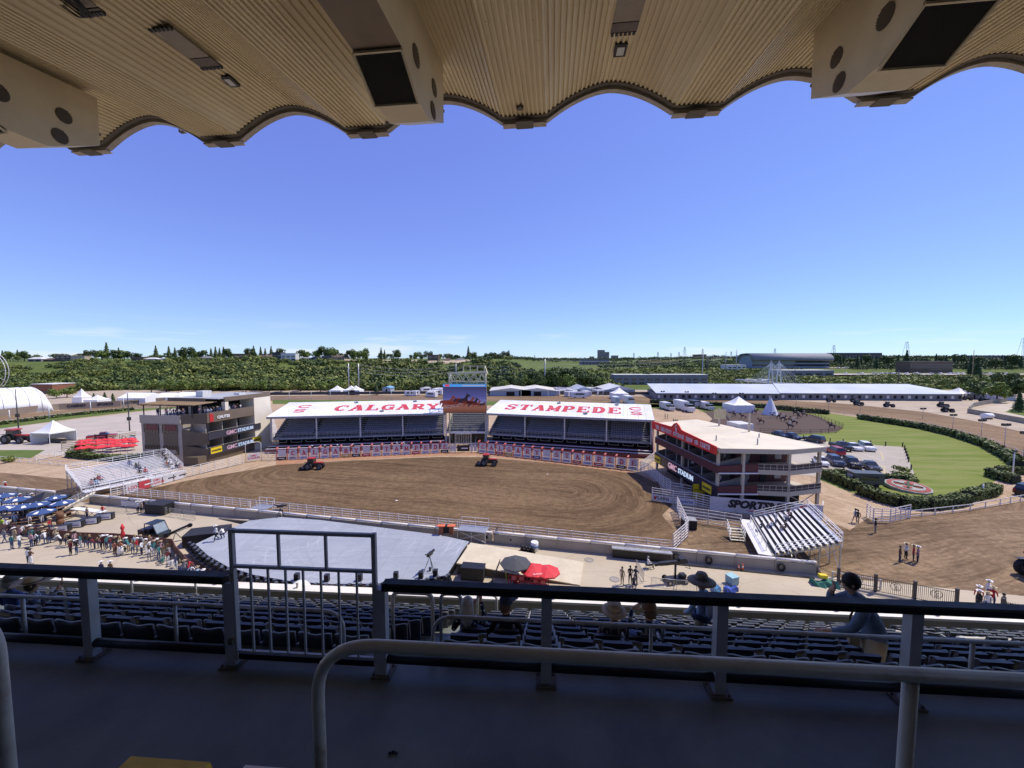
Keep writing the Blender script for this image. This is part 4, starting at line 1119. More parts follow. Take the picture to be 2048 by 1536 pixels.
# small emblem upper left of the near face
g=MB();g.bx(XL+.4,XL+1.1,.12,.24,8.5,9.15);g.build('emblem',RED,HB)
obj('sign_lettering',text_mesh('RANAHANS\nCANTEEN',.42,M_INKB,.02),HB,(XL+2.6,.2,8.85)) if False else obj('sign_lettering',text_mesh('RANAHAN',.5,M_INKB,.02,.01),HB,(XL+2.7,.2,8.8))
# balcony storeys facing the arena
for z0 in (1.95,5.1):
 hb('balcony_floor',M_FASC,XW+.01,-.02,2.4,LB - 1,z0 - .25,z0)
 g=MB();zt=z0+1.15
 g.add([(XW,.26,z0 - 1.2),(0,2.4,z0 - 1.2),(0,2.4,zt - .2),(XW,.26,zt+.9),(XW - .02,.6,z0 - 1.2),(-.2,2.7,z0 - 1.2),(-.2,2.7,zt - .2),(XW - .02,.6,zt+.9)],
   [(0,1,2,3),(5,4,7,6),(3,2,6,7),(0,3,7,4),(0,4,5,1),(1,5,6,2)]);g.build('raked_side_panel',M_BROWN,HB)
 hb('led_board',M_LED,0.0,.22,2.4,LB+.6,z0 - .35,z0+1.0)
 s1=obj('sign_lettering',text_mesh('GMC',1.15,M_LIT2,.02,.03),HB);s1.location=(.27,2.4+(LB - 2)*.40,z0+.32);s1.rotation_euler=(0,0,pi/2)
 s2=obj('sign_lettering',text_mesh('STADIUM',1.0,M_LIT1,.02,.03),HB);s2.location=(.27,2.4+(LB - 2)*.68,z0+.34);s2.rotation_euler=(0,0,pi/2)
 for yy in (2.5,6.2,9.8):
  hb('partition_wall',M_TAUPE,XW,-.6,yy,yy+.16,z0,z0+2.9)
 for yy in (4,8,12):
  if yy<LB - 1.6:hb('window',DKGLASS,XW+.005,XW+.06,yy - 1.3,yy+1.5,z0+.7,z0+2.4)
 MB().bar((-.1,2.5,z0+1.2),(-.1,LB,z0+1.2),.06).build('handrail',M_TAUPE,HB)
for yy,zz in ((2.6,2.1 - .3),(LB - 2.0,2.1 - .3)):
 s=hb('sponsor_sign',M_YEL,.23,.27,yy,yy+2.5,1.85,3.05)
 o=obj('sign_lettering',text_mesh('wrangler',.62,M_INK,.01,.02),HB);o.location=(.29,yy+1.25,2.45);o.rotation_euler=(0,0,pi/2)
hb('lower_wall',M_BROWN,XW,-.3,.3,LB,0,1.7)
g=MB();g.add([(XW,.2,8.2),(0,2.3,8.2),(0,2.3,10.1),(XW,.2,10.1),(XW,.5,8.2),(-.25,2.6,8.2),(-.25,2.6,10.1),(XW,.5,10.1)],
  [(0,1,2,3),(5,4,7,6),(3,2,6,7),(0,4,5,1),(1,5,6,2),(0,3,7,4)]);g.build('terrace_parapet',M_BROWN,HB)
hb('terrace_parapet',M_FASC,-.22,0.0,2.4,LB,8.2,10.2)
hb('terrace_parapet',M_TAUPE,XL,XW,.05,.245,9.4,10.1) if False else hb('terrace_parapet',M_TAUPE,XL,XW - .01,.02,.24,8.3,9.9)
hb('terrace_floor',M_MEMB,XL+.02,-.23,2.62,LB+.0,9.15,9.4) if False else hb('terrace_deck',M_MEMB,XW+.01,-.24,2.65,LB,9.1,9.38)
s=MB().bx(.01,.1,2.9,3.7,8.35,9.9).build('emblem',RED,HB)
obj('sign_lettering',text_mesh('CHUTES',.8,WHITE,.02,.03),HB,(.1,6.0,9.0),pi/2)
# set-back top storey, roof, plant
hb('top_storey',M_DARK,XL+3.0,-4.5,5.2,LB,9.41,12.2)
for x in (XL+3,XL+6.0,-4.4):hb('pier',M_TAUPE,x - .3,x+.3,5.0,5.19,9.41,12.2)
hb('roof',M_MEMB,XL+1.2,-.01,5.0+0,LB+3.9,12.705,12.85)
hb('roof_fascia',M_FASC,XL+1.0,-3.0,4.8,4.99,12.0,12.9)
hb('roof_fascia',M_FASC,2.61,3.3,LB - 5,LB+4.9,12.3,13.0) if False else hb('roof_fascia',M_FASC,-.3,.05,6.5,LB+.0,12.1,13.0)
hb('roof_fascia',M_FASC,-.3,.06,LB+.01,LB+4.05,12.1,13.0)
hb('corner_pier',M_IVORY,-.9,-.02,6.6,7.4,10.2,12.0)
hb('rooftop_unit',M('pale_unit',(.6,.6,.58),.5),-8.0,-6.3,7.5,9.6,12.62,14.1)
hb('rooftop_unit',M('pale_unit',(.6,.6,.58),.5),-4.0,-2.6,LB - 2,LB - .4,12.62,13.3)
hb('rooftop_unit',M('pale_unit',(.6,.6,.58),.5),-11.5,-10.2,LB - 4,LB - 3,12.62,13.1)
# pergola of timber slats over the terrace
M_WOODP=M('pergola_timber',(0.36,0.25,0.14),0.7,0.15,1)
for k in range(22):
 x=XL - .3+12.2*k/21
 MB().bar((x,.4,12.05),(x,5.6,12.15),.1,.2).build('pergola_slat',M_WOODP,HB)
for y in (.8,4.4):MB().bar((XL - .6,y,11.85),(-1.2,y,11.85),.12,.22).build('pergola_beam',M_DARK,HB)
for x in (XL+.1,XL+4,XL+8,-1.6):MB().bar((x,.8,9.4),(x,.8,11.8),.14).build('pergola_post',M_DARK,HB)
# ================================================================== right hospitality building
N0=Vector((28.9,52.0,0));rzR2=radians(4.0)
RB=thing('pavilion_building','maroon two storey pavilion with cream flat roof and red lettered sign, right of the arena','building',(N0.x,N0.y,0),rzR2)
def rb(nm,m,*b):return MB().bx(*b).build(nm,m,RB)
M_CREAMR=M('cream_roof_membrane',(0.66,0.59,0.43),0.6,0.08,0.3,dirt=(0.42,0.34,0.22),dirt_amt=0.5)
M_CREAM=M('cream_paint',(0.47,0.42,0.33),0.6,0.06,0.8)
BW,BLn=13.6,19.5
g=MB();rp=[(-1.0,BLn),(-1.0,0.4),(1.2,-2.2),(8.8,-3.4),(14.2,-1.2),(12.2,9.5),(10.6,BLn+3)]
rp=[(-.8,BLn+.5),(-.8,-.6),(8.3,-1.9),(14.3,-.7),(13.4,6.0),(12.0,12.0),(9.8,BLn+4.4)]
g.prism(rp,8.42,8.95,0);g.build('roof',M_CREAMR,RB)
for p_,q_ in (((-.8,-.6),(8.3,-1.9)),((8.3,-1.9),(14.3,-.7))):
 MB().bar((p_[0],p_[1] - .06,8.62),(q_[0],q_[1] - .06,8.62),.08,.62).build('roof_fascia',M_CREAM,RB)
for x,y,h in ((1.6,4.2,.8),(5.8,1.2,.9),(9.6,6.0,.6)):MB().lathe([(.09,0),(.09,h)],8,(x,y,8.951)).build('vent_pipe',M_SMETAL,RB)
for (x,y,h) in ((9.8,16.5,3.2),(11.2,10.5,3.0)):
 MB().bar((x,y,8.951),(x,y,8.95+h),.22).build('roof_mast',M_CREAM,RB)
rb('roof_sign_back',M_YEL if False else M('beige_board',(.5,.43,.26),.6),8.7,10.9,16.3,16.38,10.2,11.9)
rb('rooftop_unit',M('pale_unit',(.6,.6,.58),.5),11.9,14.6,14.0,17.5,6.2,9.6)
# solid core
g=MB();g.bx(4.2,12.6,3.4,BLn,0,8.4);g.build('core_wall',M_MAROON,RB)
for z0 in (2.85,5.75):
 # storey slab, following the angled end
 sp_=[(-.5,BLn),(-.5,.2),(5.0,-1.0),(8.3,-1.6),(13.8,-.5),(13.0,4.5),(12.61,4.5),(12.61,3.39),(4.19,3.39),(4.19,BLn)]
 g=MB();g.prism(sp_,z0 - .22,z0,0);g.build('floor_slab',M_CREAM,RB)
 # fascia + railing along the angled near end
 for p_,q_ in (((4.4,-.9),(8.3,-1.75)),((8.3,-1.75),(13.9,-.62))):
  MB().bar((p_[0],p_[1],z0 - .05),(q_[0],q_[1],z0 - .05),.1,.62).build('slab_edge',M_CREAM,RB)
  for hz in (.55,1.05):MB().bar((p_[0],p_[1],z0+hz),(q_[0],q_[1],z0+hz),.05).build('railing_rail',M_CREAM,RB)
  n=5
  for k in range(n+1):
   x=p_[0]+(q_[0] - p_[0])*k/n;y=p_[1]+(q_[1] - p_[1])*k/n
   MB().bar((x,y,z0),(x,y,z0+1.05),.05).build('railing_post',M_CREAM,RB)
  MB().bar((p_[0],p_[1]+.05,z0+.6),(q_[0],q_[1]+.05,z0+.6),.02,.75).build('railing_screen',M('dark_mesh_screen',(.06,.045,.045),.7),RB)
 # maroon raked corner piece
 g=MB();zt=z0+.95
 g.add([(-.5,.1,z0 - .35),(4.4,-1.0,z0 - .1),(4.4,-1.0,z0+1.05),(-.5,.1,z0+.55),(-.4,.35,z0 - .35),(4.4,-.75,z0 - .1),(4.4,-.75,z0+1.05),(-.4,.35,z0+.55)],
   [(0,1,2,3),(5,4,7,6),(3,2,6,7),(0,4,5,1),(1,5,6,2),(0,3,7,4)]);g.build('raked_side_panel',M_MAROON,RB)
 g=MB();g.bar((-.5,.05,z0 - .42),(4.4,-1.05,z0 - .2),.3,.14);g.build('soffit_strip',WHITE,RB)
 # long front fascia facing the arena
 m_=M_MAROON if z0>4 else M('navy_led_board',(0.012,0.014,0.035),.35,.1)
 rb('front_fascia',m_,-.72,-.52,.12,BLn,z0 - (.45 if z0>4 else 1.1),z0+.62)
 MB().bar((-.6,.1,z0+.72),(-.6,BLn,z0+.72),.14,.08).build('front_cap',M_SMETAL,RB)
 for yy in (.6,4.4,8.2,12,15.8,BLn - .1):
  g=MB();g.add([(4.1,yy,z0),(-.4,yy,z0),(-.4,yy,z0+.9),(4.1,yy,z0+1.9),(4.1,yy+.14,z0),(-.4,yy+.14,z0),(-.4,yy+.14,z0+.9),(4.1,yy+.14,z0+1.9)],
      [(0,3,2,1),(4,5,6,7),(2,3,7,6),(1,2,6,5)]);g.build('partition_wall',M('grey_partition',(.2,.19,.18),.7),RB)
  MB().bar((-.3,yy+.07,z0),(-.3,yy+.07,z0+2.6),.1).build('front_post',M_SMETAL,RB)
 for k in range(8):rb('window',DKGLASS,4.12,4.19,.8+2.3*k+2.7,2.7+2.3*k+2.3,z0+.9,z0+2.3) if k<6 else None
 # near wall openings
 for x0,x1,cm in ((5.0,6.3,'d'),(8.0,9.0,'k'),(10.2,11.2,'d')):
  w=rb('door' if cm=='k' else 'window',DKGLASS if cm=='k' else M('pale_reflection_glass',(.35,.36,.36),.1),x0,x1,3.32,3.395,z0+(0.02 if cm=='k' else .5),z0+2.25)
  MB().bx(x0 - .06,x1+.06,3.29,3.31,z0+1.3,z0+1.36).build('frame',M_CREAM,w)
for x,y in ((2.6,-.5),(8.3,-1.55),(13.65,-.4),(13.2,4.4),(-.35,10),(-.35,BLn - .3),(-.35,.5)):
 MB().bx(x - .17,x+.17,y - .17,y+.17,0,8.4).build('column',M_CREAM,RB)
for p_,q_ in (((8.3,-1.55,2.6),(13.5,-.5,.2)),((13.5,-.5,2.6),(8.3,-1.55,.2))):MB().bar(p_,q_,.08).build('cross_brace',M_CREAM,RB)
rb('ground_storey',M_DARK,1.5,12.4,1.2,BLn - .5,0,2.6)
# red sign board on the roof edge
g=MB();sg=[(0,-.22),(BLn+.8,-.2),(BLn+.8,1.15),(13.4,1.4),(12.6,1.5),(11.9,2.05),(11.0,2.4),(10.1,2.05),(9.4,1.5),(8.6,1.4),(0,.92)]
mt_=Matrix(((0,0,1,-1.05),(1,0,0,0),(0,1,0,8.15),(0,0,0,1)))
g.prism([(a_,b_) for a_,b_ in sg],0,.14,0,mat=mt_)
g.build('roof_sign',M('red_sign_mesh',(.78,.03,.02),.6,.1,.8),RB)
for k in range(13):
 y=.8+k*(BLn - .8)/12;MB().bar((-1.06,y,8.2),(-1.06,y,8.9),.03,.05).build('sign_seam',M_MAROON,RB)
txt='THE GREATEST OUTDOOR SHOW ON EARTH';n=len(txt)
for i,ch in enumerate(txt):
 if ch==' ':continue
 yy=BLn - .9 - (BLn - 2.2)*i/n
 g=MB();slab_letter(g,ch,(-1.07,yy,8.22),(0,-1,0),(0,0,1),(-1,0,0),.48,.70,.01,1.1);g.build('sign_letter',WHITE,RB)
SLAB['_']=[('a',.5,.5,.40,.40,35,325,.17)]
g=MB();slab_letter(g,'_',(-1.07,11.4,9.45),(0,-1,0),(0,0,1),(-1,0,0),.8,.75,.01,1.0);g.build('emblem_letter',WHITE,RB)
g=MB();slab_letter(g,'S',(-1.07,11.3,9.02),(0,-1,0),(0,0,1),(-1,0,0),.6,.42,.01,1.0);g.build('emblem_letter',WHITE,RB)
for tx_,sz,yy,m_ in (('GMC',1.35,12.6,M_LIT2),('STADIUM',1.1,8.3,M_LIT1)):
 o=obj('sign_lettering',text_mesh(tx_,sz,m_,.02,.035),RB);o.location=(-.75,yy,2.62);o.rotation_euler=(0,0,-pi/2)
for yy in (1.2,17.0):
 rb('sponsor_sign',M_YEL,-.78,-.73,yy,yy+2.3,1.9,3.1)
 o=obj('sign_lettering',text_mesh('wrangler',.55,M_INK,.01,.02),RB);o.location=(-.8,yy+1.15,2.5);o.rotation_euler=(0,0,-pi/2)
# ---- long white sponsor wall in front of it
pw0,pw1,pw2=P(1420,1021,0),P(1645,1041,0),P(1664,1030,0)
for p_,q_,lab in ((pw0,pw1,'long white sponsor wall with black SPORTSNET lettering behind the right bleacher'),):
 L,rz=frame_of(p_,q_)
 t=thing('sponsor_wall',lab,'sign wall',(p_.x,p_.y,0),rz)
 n=6
 for i in range(n):MB().bx(L*i/n,L*(i+1)/n - .012,0,.12,0.02,2.0).build('wall_panel',M_BOARD,t)
 obj('wall_lettering',text_mesh('SPORTSNET',1.42,M_INK,.02,.085,.25),t,(6.0,-.03,1.2))
 g=MB();g.bar((4.6,-.04,.45),(6.6,-.04,.32),.02,.10);g.bar((6.6,-.04,.32),(8.8,-.04,.46),.02,.05);g.build('red_swoosh',M_INKR,t)
 SLAB['_']=[('a',.5,.5,.40,.40,40,320,.18)]
 g=MB();slab_letter(g,'_',(L - 2.7,-.01,.85),(1,0,0),(0,0,1),(0,-1,0),1.1,.95,.01);g.build('wall_emblem',M_INKR,t)
 MB().bar((L,.06,0.02),(L+1.2,1.4,0.02),.1,3.9).build('return_panel',M_BOARD,t) if False else MB().bar((L,.1,1.01),(L+.9,2.0,1.01),.1,1.98).build('return_panel',M_BOARD,t)
# ================================================================== white metal bleachers
M_PLANK=M('white_aluminium_plank',(0.80,0.80,0.80),0.35,0.04,2,metal=0.15)
M_TREAD=M('dark_bleacher_gap',(0.10,0.095,0.085),0.8,0.5,4)
def bleacher(label,org,rz,L,rows,run,rise,z0,name='bleacher',stairs=None,aisle=None):
 """low row at x=0, rising towards +x, planks run along y"""
 t=thing(name,label,'bleacher',(org[0],org[1],0),rz)
 for k in range(rows):
  x=k*run;z=z0+k*rise
  MB().bx(x+.24,x+.24+.29,0,L,z+.38,z+.42).build('seat_plank',M_PLANK,t)
  MB().bx(x,x+.26,0,L,z,z+.035).build('foot_plank',M('bleacher_foot_plank',(.20,.19,.17),.6,.3,4) if stairs=='dark' else M_PLANK,t)
  g=MB()
  g.bx(x+.27,x+.275+.01,0,L,z+.04,z+.36)
  if stairs=='dark':g.build('riser_panel',M_TREAD,t)
  if stairs=='dark':
   for yy in (.0,L - .45):MB().bx(x - .02,x+.3,yy,yy+.42,z+.036,z+.05).build('tread_mark',M('pale_yellow_tread',(.6,.56,.3),.6),t)
  g=MB()
  for yy in (.4,L*.33,L*.66,L - .4):g.bar((x+.42,yy,z),(x+.42,yy,z+.38),.05)
  g.build('plank_bracket',STEEL,t)
 X=rows*run;ZT=z0+rows*rise
 for yy in (0.05,L*.25,L*.5,L*.75,L - .05):
  g=MB();g.bar((0,yy,z0 - .06),(X,yy,ZT - .06),.08,.16);g.build('stringer',M_TANF if stairs=='dark' else STEEL,t)
  for fx in (0.02,.35,.7,1.0):
   MB().bar((X*fx,yy,0),(X*fx,yy,z0+(ZT - z0)*fx - .1),.09).build('leg',STEEL,t)
  MB().bar((X*.35,yy,.2),(X,yy,ZT - .5),.05).build('brace',STEEL,t)
 for fx in (.35,.7,1.0):
  for s_ in range(4):
   y0,y1=L*s_/4,L*(s_+1)/4;zz=z0+(ZT - z0)*fx
   MB().bar((X*fx,y0,.2),(X*fx,y1,zz - .4),.05).build('brace',STEEL,t)
 # guard rails on three sides
 for yy in (-.03,L+.03):
  for h in (.45,.75,1.05):MB().bar((.2,yy,z0+h+.1),(X+.1,yy,ZT+h+.1),.045).build('guard_rail',WHITE,t)
  for k in range(6):MB().bar((.2+(X - .1)*k/5,yy,z0+(ZT - z0)*k/5),(.2+(X - .1)*k/5,yy,z0+(ZT - z0)*k/5+1.15),.05).build('guard_post',WHITE,t)
 for h in (.25,.6,.95,1.15):MB().bar((X+.1,0,ZT+h),(X+.1,L,ZT+h),.045).build('guard_rail',WHITE,t)
 n=max(4,int(L/1.8))
 for k in range(n+1):MB().bar((X+.1,L*k/n,ZT - .3),(X+.1,L*k/n,ZT+1.15),.05).build('guard_post',WHITE,t)
 for h in (.5,.95):MB().bar((-.35,L*.12,z0+h),(-.35,L*.9,z0+h),.045).build('guard_rail',WHITE,t)
 for k in range(n):MB().bar((-.35,L*.12+L*.78*k/(n - 1),z0),(-.35,L*.12+L*.78*k/(n - 1),z0+.97),.05).build('guard_post',WHITE,t)
 MB().bx(-1.3,-.02,0,L,z0 - .1,z0 - .02).build('front_walkway',M_PLANK,t)
 if aisle:
  for k in range(rows):MB().bx(k*run+.02,k*run+.5,L*aisle - .5,L*aisle+.5,z0+k*rise+.1,z0+k*rise+.2).build('aisle_step',M_PLANK,t)
 return t
blR=bleacher('white bleacher with dark gaps between planks, in front of the sponsor wall on the right',(26.6,38.0),radians(-20.5),9.3,11,.50,.20,1.0,stairs='dark')
lo=Vector((-65.2,57.2,0));hi=Vector((-59.3,68.4,0));d_=hi - lo
# left bleacher: low side towards +x, so turn it round
rzb=atan2(d_.y,d_.x) - pi/2+pi
blL=bleacher('long white bleacher with a few spectators at the left end of the arena',(hi.x,hi.y),rzb,d_.length,13,.5,.16,1.0,aisle=.38)
# stairs of the bleachers
def stairs(label,p,rz,n,w,rise,run,m=M_TANF):
 t=thing('stair',label,'stairs',(p.x,p.y,0),rz)
 for k in range(n):MB().bx(0,w,k*run,k*run+run+.04,(k+1)*rise - .05,(k+1)*rise).build('step',m,t)
 for x in (0,w):
  MB().bar((x,0,.05),(x,n*run,n*rise),.06,.2).build('stringer',m,t)
  for h in (.55,1.0):MB().bar((x,0,.1+h),(x,n*run,n*rise+h),.05).build('handrail',WHITE if m is not M_TANF else m,t)
  for k in (0,.5,1):MB().bar((x,n*run*k,n*rise*k),(x,n*run*k,n*rise*k+1.02),.05).build('handrail_post',m,t)
 return t
stairs('cream steps with white handrails at the near left corner of the right bleacher',P(1462,1083,0),radians(-12),5,1.5,.2,.3,M('cream_step',(.6,.56,.42),.6))
stairs('cream steps climbing from the apron over the wall to the left bleacher',P(122,1021,0),radians(-52),8,1.5,.24,.42,M('cream_step',(.6,.56,.42),.6))
# ================================================================== fences, walls and the things on the apron
M_RAIL=M('white_rail_paint',(0.72,0.69,0.65),0.5,0.08,2,dirt=(0.45,0.33,0.25),dirt_amt=0.5)
def rail_fence(name,label,pts,h,nr,pitch,cat='fence',mt=None,pw=.09,rw=.05,rh=.09,mid=True,z=0.0,base=.25,group=None):
 """posts and rails along a polyline, every rail of every bay a part"""
 mt=mt or M_RAIL
 t=thing(name,label,cat,(pts[0].x,pts[0].y,0),0,group);o0=Vector((pts[0].x,pts[0].y,0))
 pm={}
 for a,b in zip(pts[:-1],pts[1:]):
  a=a - o0;b=b - o0;a.z=b.z=z;L=(b - a).length;n=max(1,round(L/pitch));d=(b - a)/n;rz=atan2(d.y,d.x);w=d.length
  key=round(w,3)
  if key not in pm:
   pm[key]=(MB().bx(0,w,-rw/2,rw/2,-rh/2,rh/2).mesh('rail',mt),MB().bx(-pw/2,pw/2,-pw/2,pw/2,0,h).mesh('post',mt),MB().bx(w/2 - pw/3,w/2+pw/3,-rw/2 - .01,rw/2+.01,base*.7,h - .02).mesh('mid_post',mt))
  mr,mp,mm=pm[key]
  for i in range(n):
   p=a+d*i
   obj('post',mp,t,p,rz)
   if mid:obj('mid_post',mm,t,p,rz)
   for k in range(nr):obj('rail',mr,t,p+Vector((0,0,base+(h - base - .06)*k/max(1,nr - 1))),rz)
 obj('post',mp,t,b,rz)
 return t
fa,fb=WL(0,4.0),WL(80.5,4.0)
AF0=P(247,990,0);AF1=P(1346,1103,0)
rail_fence('arena_fence','long white four rail fence along the near edge of the arena',[AF0,AF1],1.25,4,2.75)
rail_fence('panel_fence','tall white rail panels turning the near right corner of the arena',[AF1,P(1376,1074,0),P(1354,1022,0)],2.0,6,2.2)
rail_fence('panel_fence','tall white rail panels from the arena corner to the right bleacher',[P(1356,1040,0),P(1416,1049,0),P(1482,1060,0)],1.9,5,3.4)
rail_fence('sponsor_corral','white rail panels carrying the PLAINS and Imperial signs',[P(1304,1001,0),P(1346,1008,0),P(1392,1013,0),P(1420,1020,0)],2.0,6,3.0)
def sign_on(pa_,pb_,z0,z1,tx,m_board,ink,size,label=None,bold=.01,name='banner'):
 L,rz=frame_of(pa_,pb_)
 t=thing(name,label,'banner',(pa_.x,pa_.y,0),rz)
 MB().bx(.05,L - .05,-.12,-.08,z0,z1).build('banner_sheet',m_board,t)
 if tx:obj('banner_lettering',text_mesh(tx,size,ink,.004,bold),t,(L*.52,-.126,(z0+z1)/2))
 return t
t=sign_on(P(1304,1001,0),P(1344,1007.6,0),.1,1.05,'PLAINS',M_BOARD,M_INK,.6,'white banner reading PLAINS on the right end of the arena fence')
MB().bx(.25,.6,-.135,-.125,.35,.75).build('banner_emblem',M_INKR,t)
t=sign_on(P(1349,1008.3,0),P(1390,1012.6,0),.1,1.05,'Imperial',M_BOARD,M_INKB,.6,'white banner reading Imperial beside the PLAINS banner')
# left: banners below the long bleacher, fence towards the clubhouse
lfence=[P(222,996,0),P(248,990,0),P(370,956,0),P(486,928,0)]
rail_fence('bleacher_fence','white rail fence in front of the left bleacher and clubhouse',lfence,1.9,6,2.4)
q0,q1=P(250,989.4,0),P(368,956.6,0)
spec=[('100',M_BOARD,M_INKR,.9,'white anniversary banner reading 100 in red, leftmost below the left bleacher'),('COORS',FOOT['red'],WHITE,.6,'red banner with white lettering below the left bleacher'),
  ('GMC\nSTADIUM',M_BOARD,M_INKR,.5,'white banner reading GMC STADIUM below the left bleacher'),('',M_BOARD,M_INKB,.5,'plain white banner with a faint grey line, right of the GMC STADIUM banner'),('',M_BOARD,M_INKB,.5,'rightmost white banner below the left bleacher')]
for i,(tx,mb_,ink,sz,lab) in enumerate(spec):
 a_,b_=q0.lerp(q1,i/5+.006),q0.lerp(q1,(i+1)/5 - .006)
 t=sign_on(a_,b_,.1,1.45,tx if i !=1 else '',mb_,ink,sz,lab)
 if not tx or i==1:MB().bx(.8,2.0,-.13,-.121,.65,.85).build('banner_print',WHITE if i==1 else M_INK,t)
# arch gate left of the chutes
pg=[P(492,926,0),P(523,921,0)]
t=thing('arch_gate','white rounded pipe arch gate with a sign panel, left of the lettered chutes','gate',(pg[0].x,pg[0].y,0),atan2(pg[1].y - pg[0].y,pg[1].x - pg[0].x))
Lg=(pg[1] - pg[0]).length
MB().tube([(0,0,0)]+bend((0,0,3.4),(0,0,4.0),(.6,0,4.0))+bend((Lg - .6,0,4.0),(Lg,0,4.0),(Lg,0,3.4))+[(Lg,0,0)],.06,8).build('arch_pipe',M_RAIL,t)
for k in range(4):MB().bar((0,0,.4+.45*k),(Lg,0,.4+.45*k),.06).build('rail',M_RAIL,t)
MB().bx(.3,Lg - .3,-.1,-.06,.4,1.7).build('sign_panel',M_BOARD,t)
obj('sign_lettering',text_mesh('GMC\nSTADIUM',.5,M_INKR,.004,.01),t,(Lg/2,-.11,1.05))
rail_fence('gap_fence','short white rail fence between the arch gate and the first chute',[pg[1],P(552,921,0)],1.8,5,2.5)
rail_fence('return_fence','white rail fence curving from the last chute to the pavilion',[P(1280,943,0),P(1296,948,0),P(1312,962,0),P(1326,975,0),P(1340,983,0)],1.9,6,2.0)
rail_fence('alley_fence','white rail fence running back beside the pavilion',[P(1284,940,0),P(1302,926,0),P(1318,914,0)],1.8,6,2.4)
rail_fence('pavilion_fence','white rail fence below the pavilion front',[P(1341,984,0),P(1388,993,0)],1.6,4,2.8)
t=thing('yellow_sign','yellow two panel sign at the foot of the pavilion','sign',tuple(P(1397,1000,0)))
MB().bx(-.9,.9,0,.1,.9,2.4).build('sign_panel',M_YEL,t);MB().bx(-.9,.9,0,.1,.1,.8).build('sign_panel',M_YEL,t)
obj('sign_lettering',text_mesh('wrangler',.42,M_INK,.005),t,(0,-.01,1.6));MB().bar((-.95,.05,0),(-.95,.05,2.5),.08).build('post',M_INK,t)
# concrete track wall with a fat white pipe rail on top
M_TWALL=M('track_wall_concrete',(0.36,0.325,0.265),0.85,0.12,0.8,bump=0.15,dirt=(0.16,0.13,0.10),dirt_amt=0.7)
def track_wall(label,s0,s1,h=1.0,pitch=3.6):
 n=max(1,round((s1 - s0)/pitch));w=(s1 - s0)/n;p=WL(s0);rz=atan2(WD.y,WD.x)
 t=thing('track_wall',label,'wall',(p.x,p.y,0),rz)
 mw=MB().bx(0.015,w - .015,0,.22,0,h).mesh('wall_panel',M_TWALL);mr=MB().tube([(0,.1,h+.22),(w - .01,.1,h+.22)],.13,10).mesh('pipe_rail',M_RAIL)
 mp=MB().bx(-.05,.05,-.06,.14,0,h+.14).mesh('wall_post',M_TWALL)
 for i in range(n):
  obj('wall_panel',mw,t,(w*i,0,0));obj('pipe_rail',mr,t,(w*i,0,0));obj('wall_post',mp,t,(w*i,0,0))
 return t
track_wall('concrete track wall with white pipe rail, from the left bleacher to the stage',0.5,33)
track_wall('concrete track wall with white pipe rail, behind the stage and ramp',33.2,61)
track_wall('concrete track wall with fat white pipe rail, from the ramp to the iron fence',61.2,93.5,1.05)
track_wall('concrete track wall with white rail at the far left behind the blue umbrellas',-22,-6.5)
o=MB().bx(0,5.2,-.09,-.06,.15,.95).build('wall_banner',M_BOARD,None,WL(6.5),atan2(WD.y,WD.x))
tag(o,'long pale banner fixed to the left part of the track wall','banner')
# panel roof over a dark hatch in the wall (camera pit)
t=thing('camera_hatch','grey roofed dark hatch set in the track wall behind the seated worker','hatch',tuple(WL(74.2,-.5)),atan2(WD.y,WD.x))
MB().bx(0,6.0,-.2,.4,1.0,1.12).build('hatch_roof',STEEL,t);MB().bx(.1,5.9,0,.3,0,.99).build('hatch_shutter',BLACK,t)
for k,s in enumerate((80.7,83.8,90.4)):
 p=WL(s,-.16)
 t2=thing('hung_tyre',f'black tyre hanging on the track wall, {nth(k + 1)} from the camera hatch','tyre',(p.x,p.y,.55),atan2(WD.y,WD.x),'tyres hanging on the track wall')
 r_=.36;MB().tube([(r_*.75*cos(a*pi/8),0,r_*sin(a*pi/8)) for a in range(16)],.09,8,closed=True).build('tyre_ring',RUBBER,t2)
# ---- iron fence with round emblems, right
M_IRON=M('dark_iron',(0.03,0.028,0.032),0.5,0.2,3)
IF0,IF1=P(1676,1172,0),P(1912,1217,0)
Li,rzi=frame_of(IF0,IF1)
t=thing('iron_fence','black iron picket fence with round emblems, right of the track wall','fence',(IF0.x,IF0.y,0),rzi)
for k in range(4):MB().bx(Li*k/3 - .1,Li*k/3+.1,-.1,.1,0,1.75).build('fence_post',M_IRON,t)
mpk=MB().bx(-.012,.012,-.012,.012,.18,1.5).mesh('picket',M_IRON)
n=int(Li/.13)
for k in range(n):obj('picket',mpk,t,(.1+(Li - .2)*k/n,0,0))
for z in (.2,1.42):MB().bar((0,0.02,z),(Li,.02,z),.04).build('fence_rail',M_IRON,t)
for k in range(3):
 x=Li*(k+.52)/3;g=MB()
 g.tube([(x+.36*cos(a*pi/12),-.03,.95+.36*sin(a*pi/12)) for a in range(24)],.02,6,closed=True);g.build('emblem_ring',M_IRON,t)
 SLAB['_']=[('a',.5,.5,.40,.40,40,320,.2)]
 g=MB();slab_letter(g,'_',(x - .14,-.03,.97),(1,0,0),(0,0,1),(0,-1,0),.3,.26,.01);slab_letter(g,'S',(x - .14,-.03,.66),(1,0,0),(0,0,1),(0,-1,0),.3,.26,.01,.9);g.build('emblem_letters',M_IRON,t)
MB().bx(-.5,Li,-.25,-.05,0,.15).build('concrete_kerb',M_TWALL,t)
t=thing('iron_fence','black iron picket fence section at the right edge behind the hatted crew','fence',tuple(P(2004,1238,0)),radians(-25))
for k in range(3):MB().bx(2.4*k - .1,2.4*k+.1,-.1,.1,0,1.75).build('fence_post',M_IRON,t)
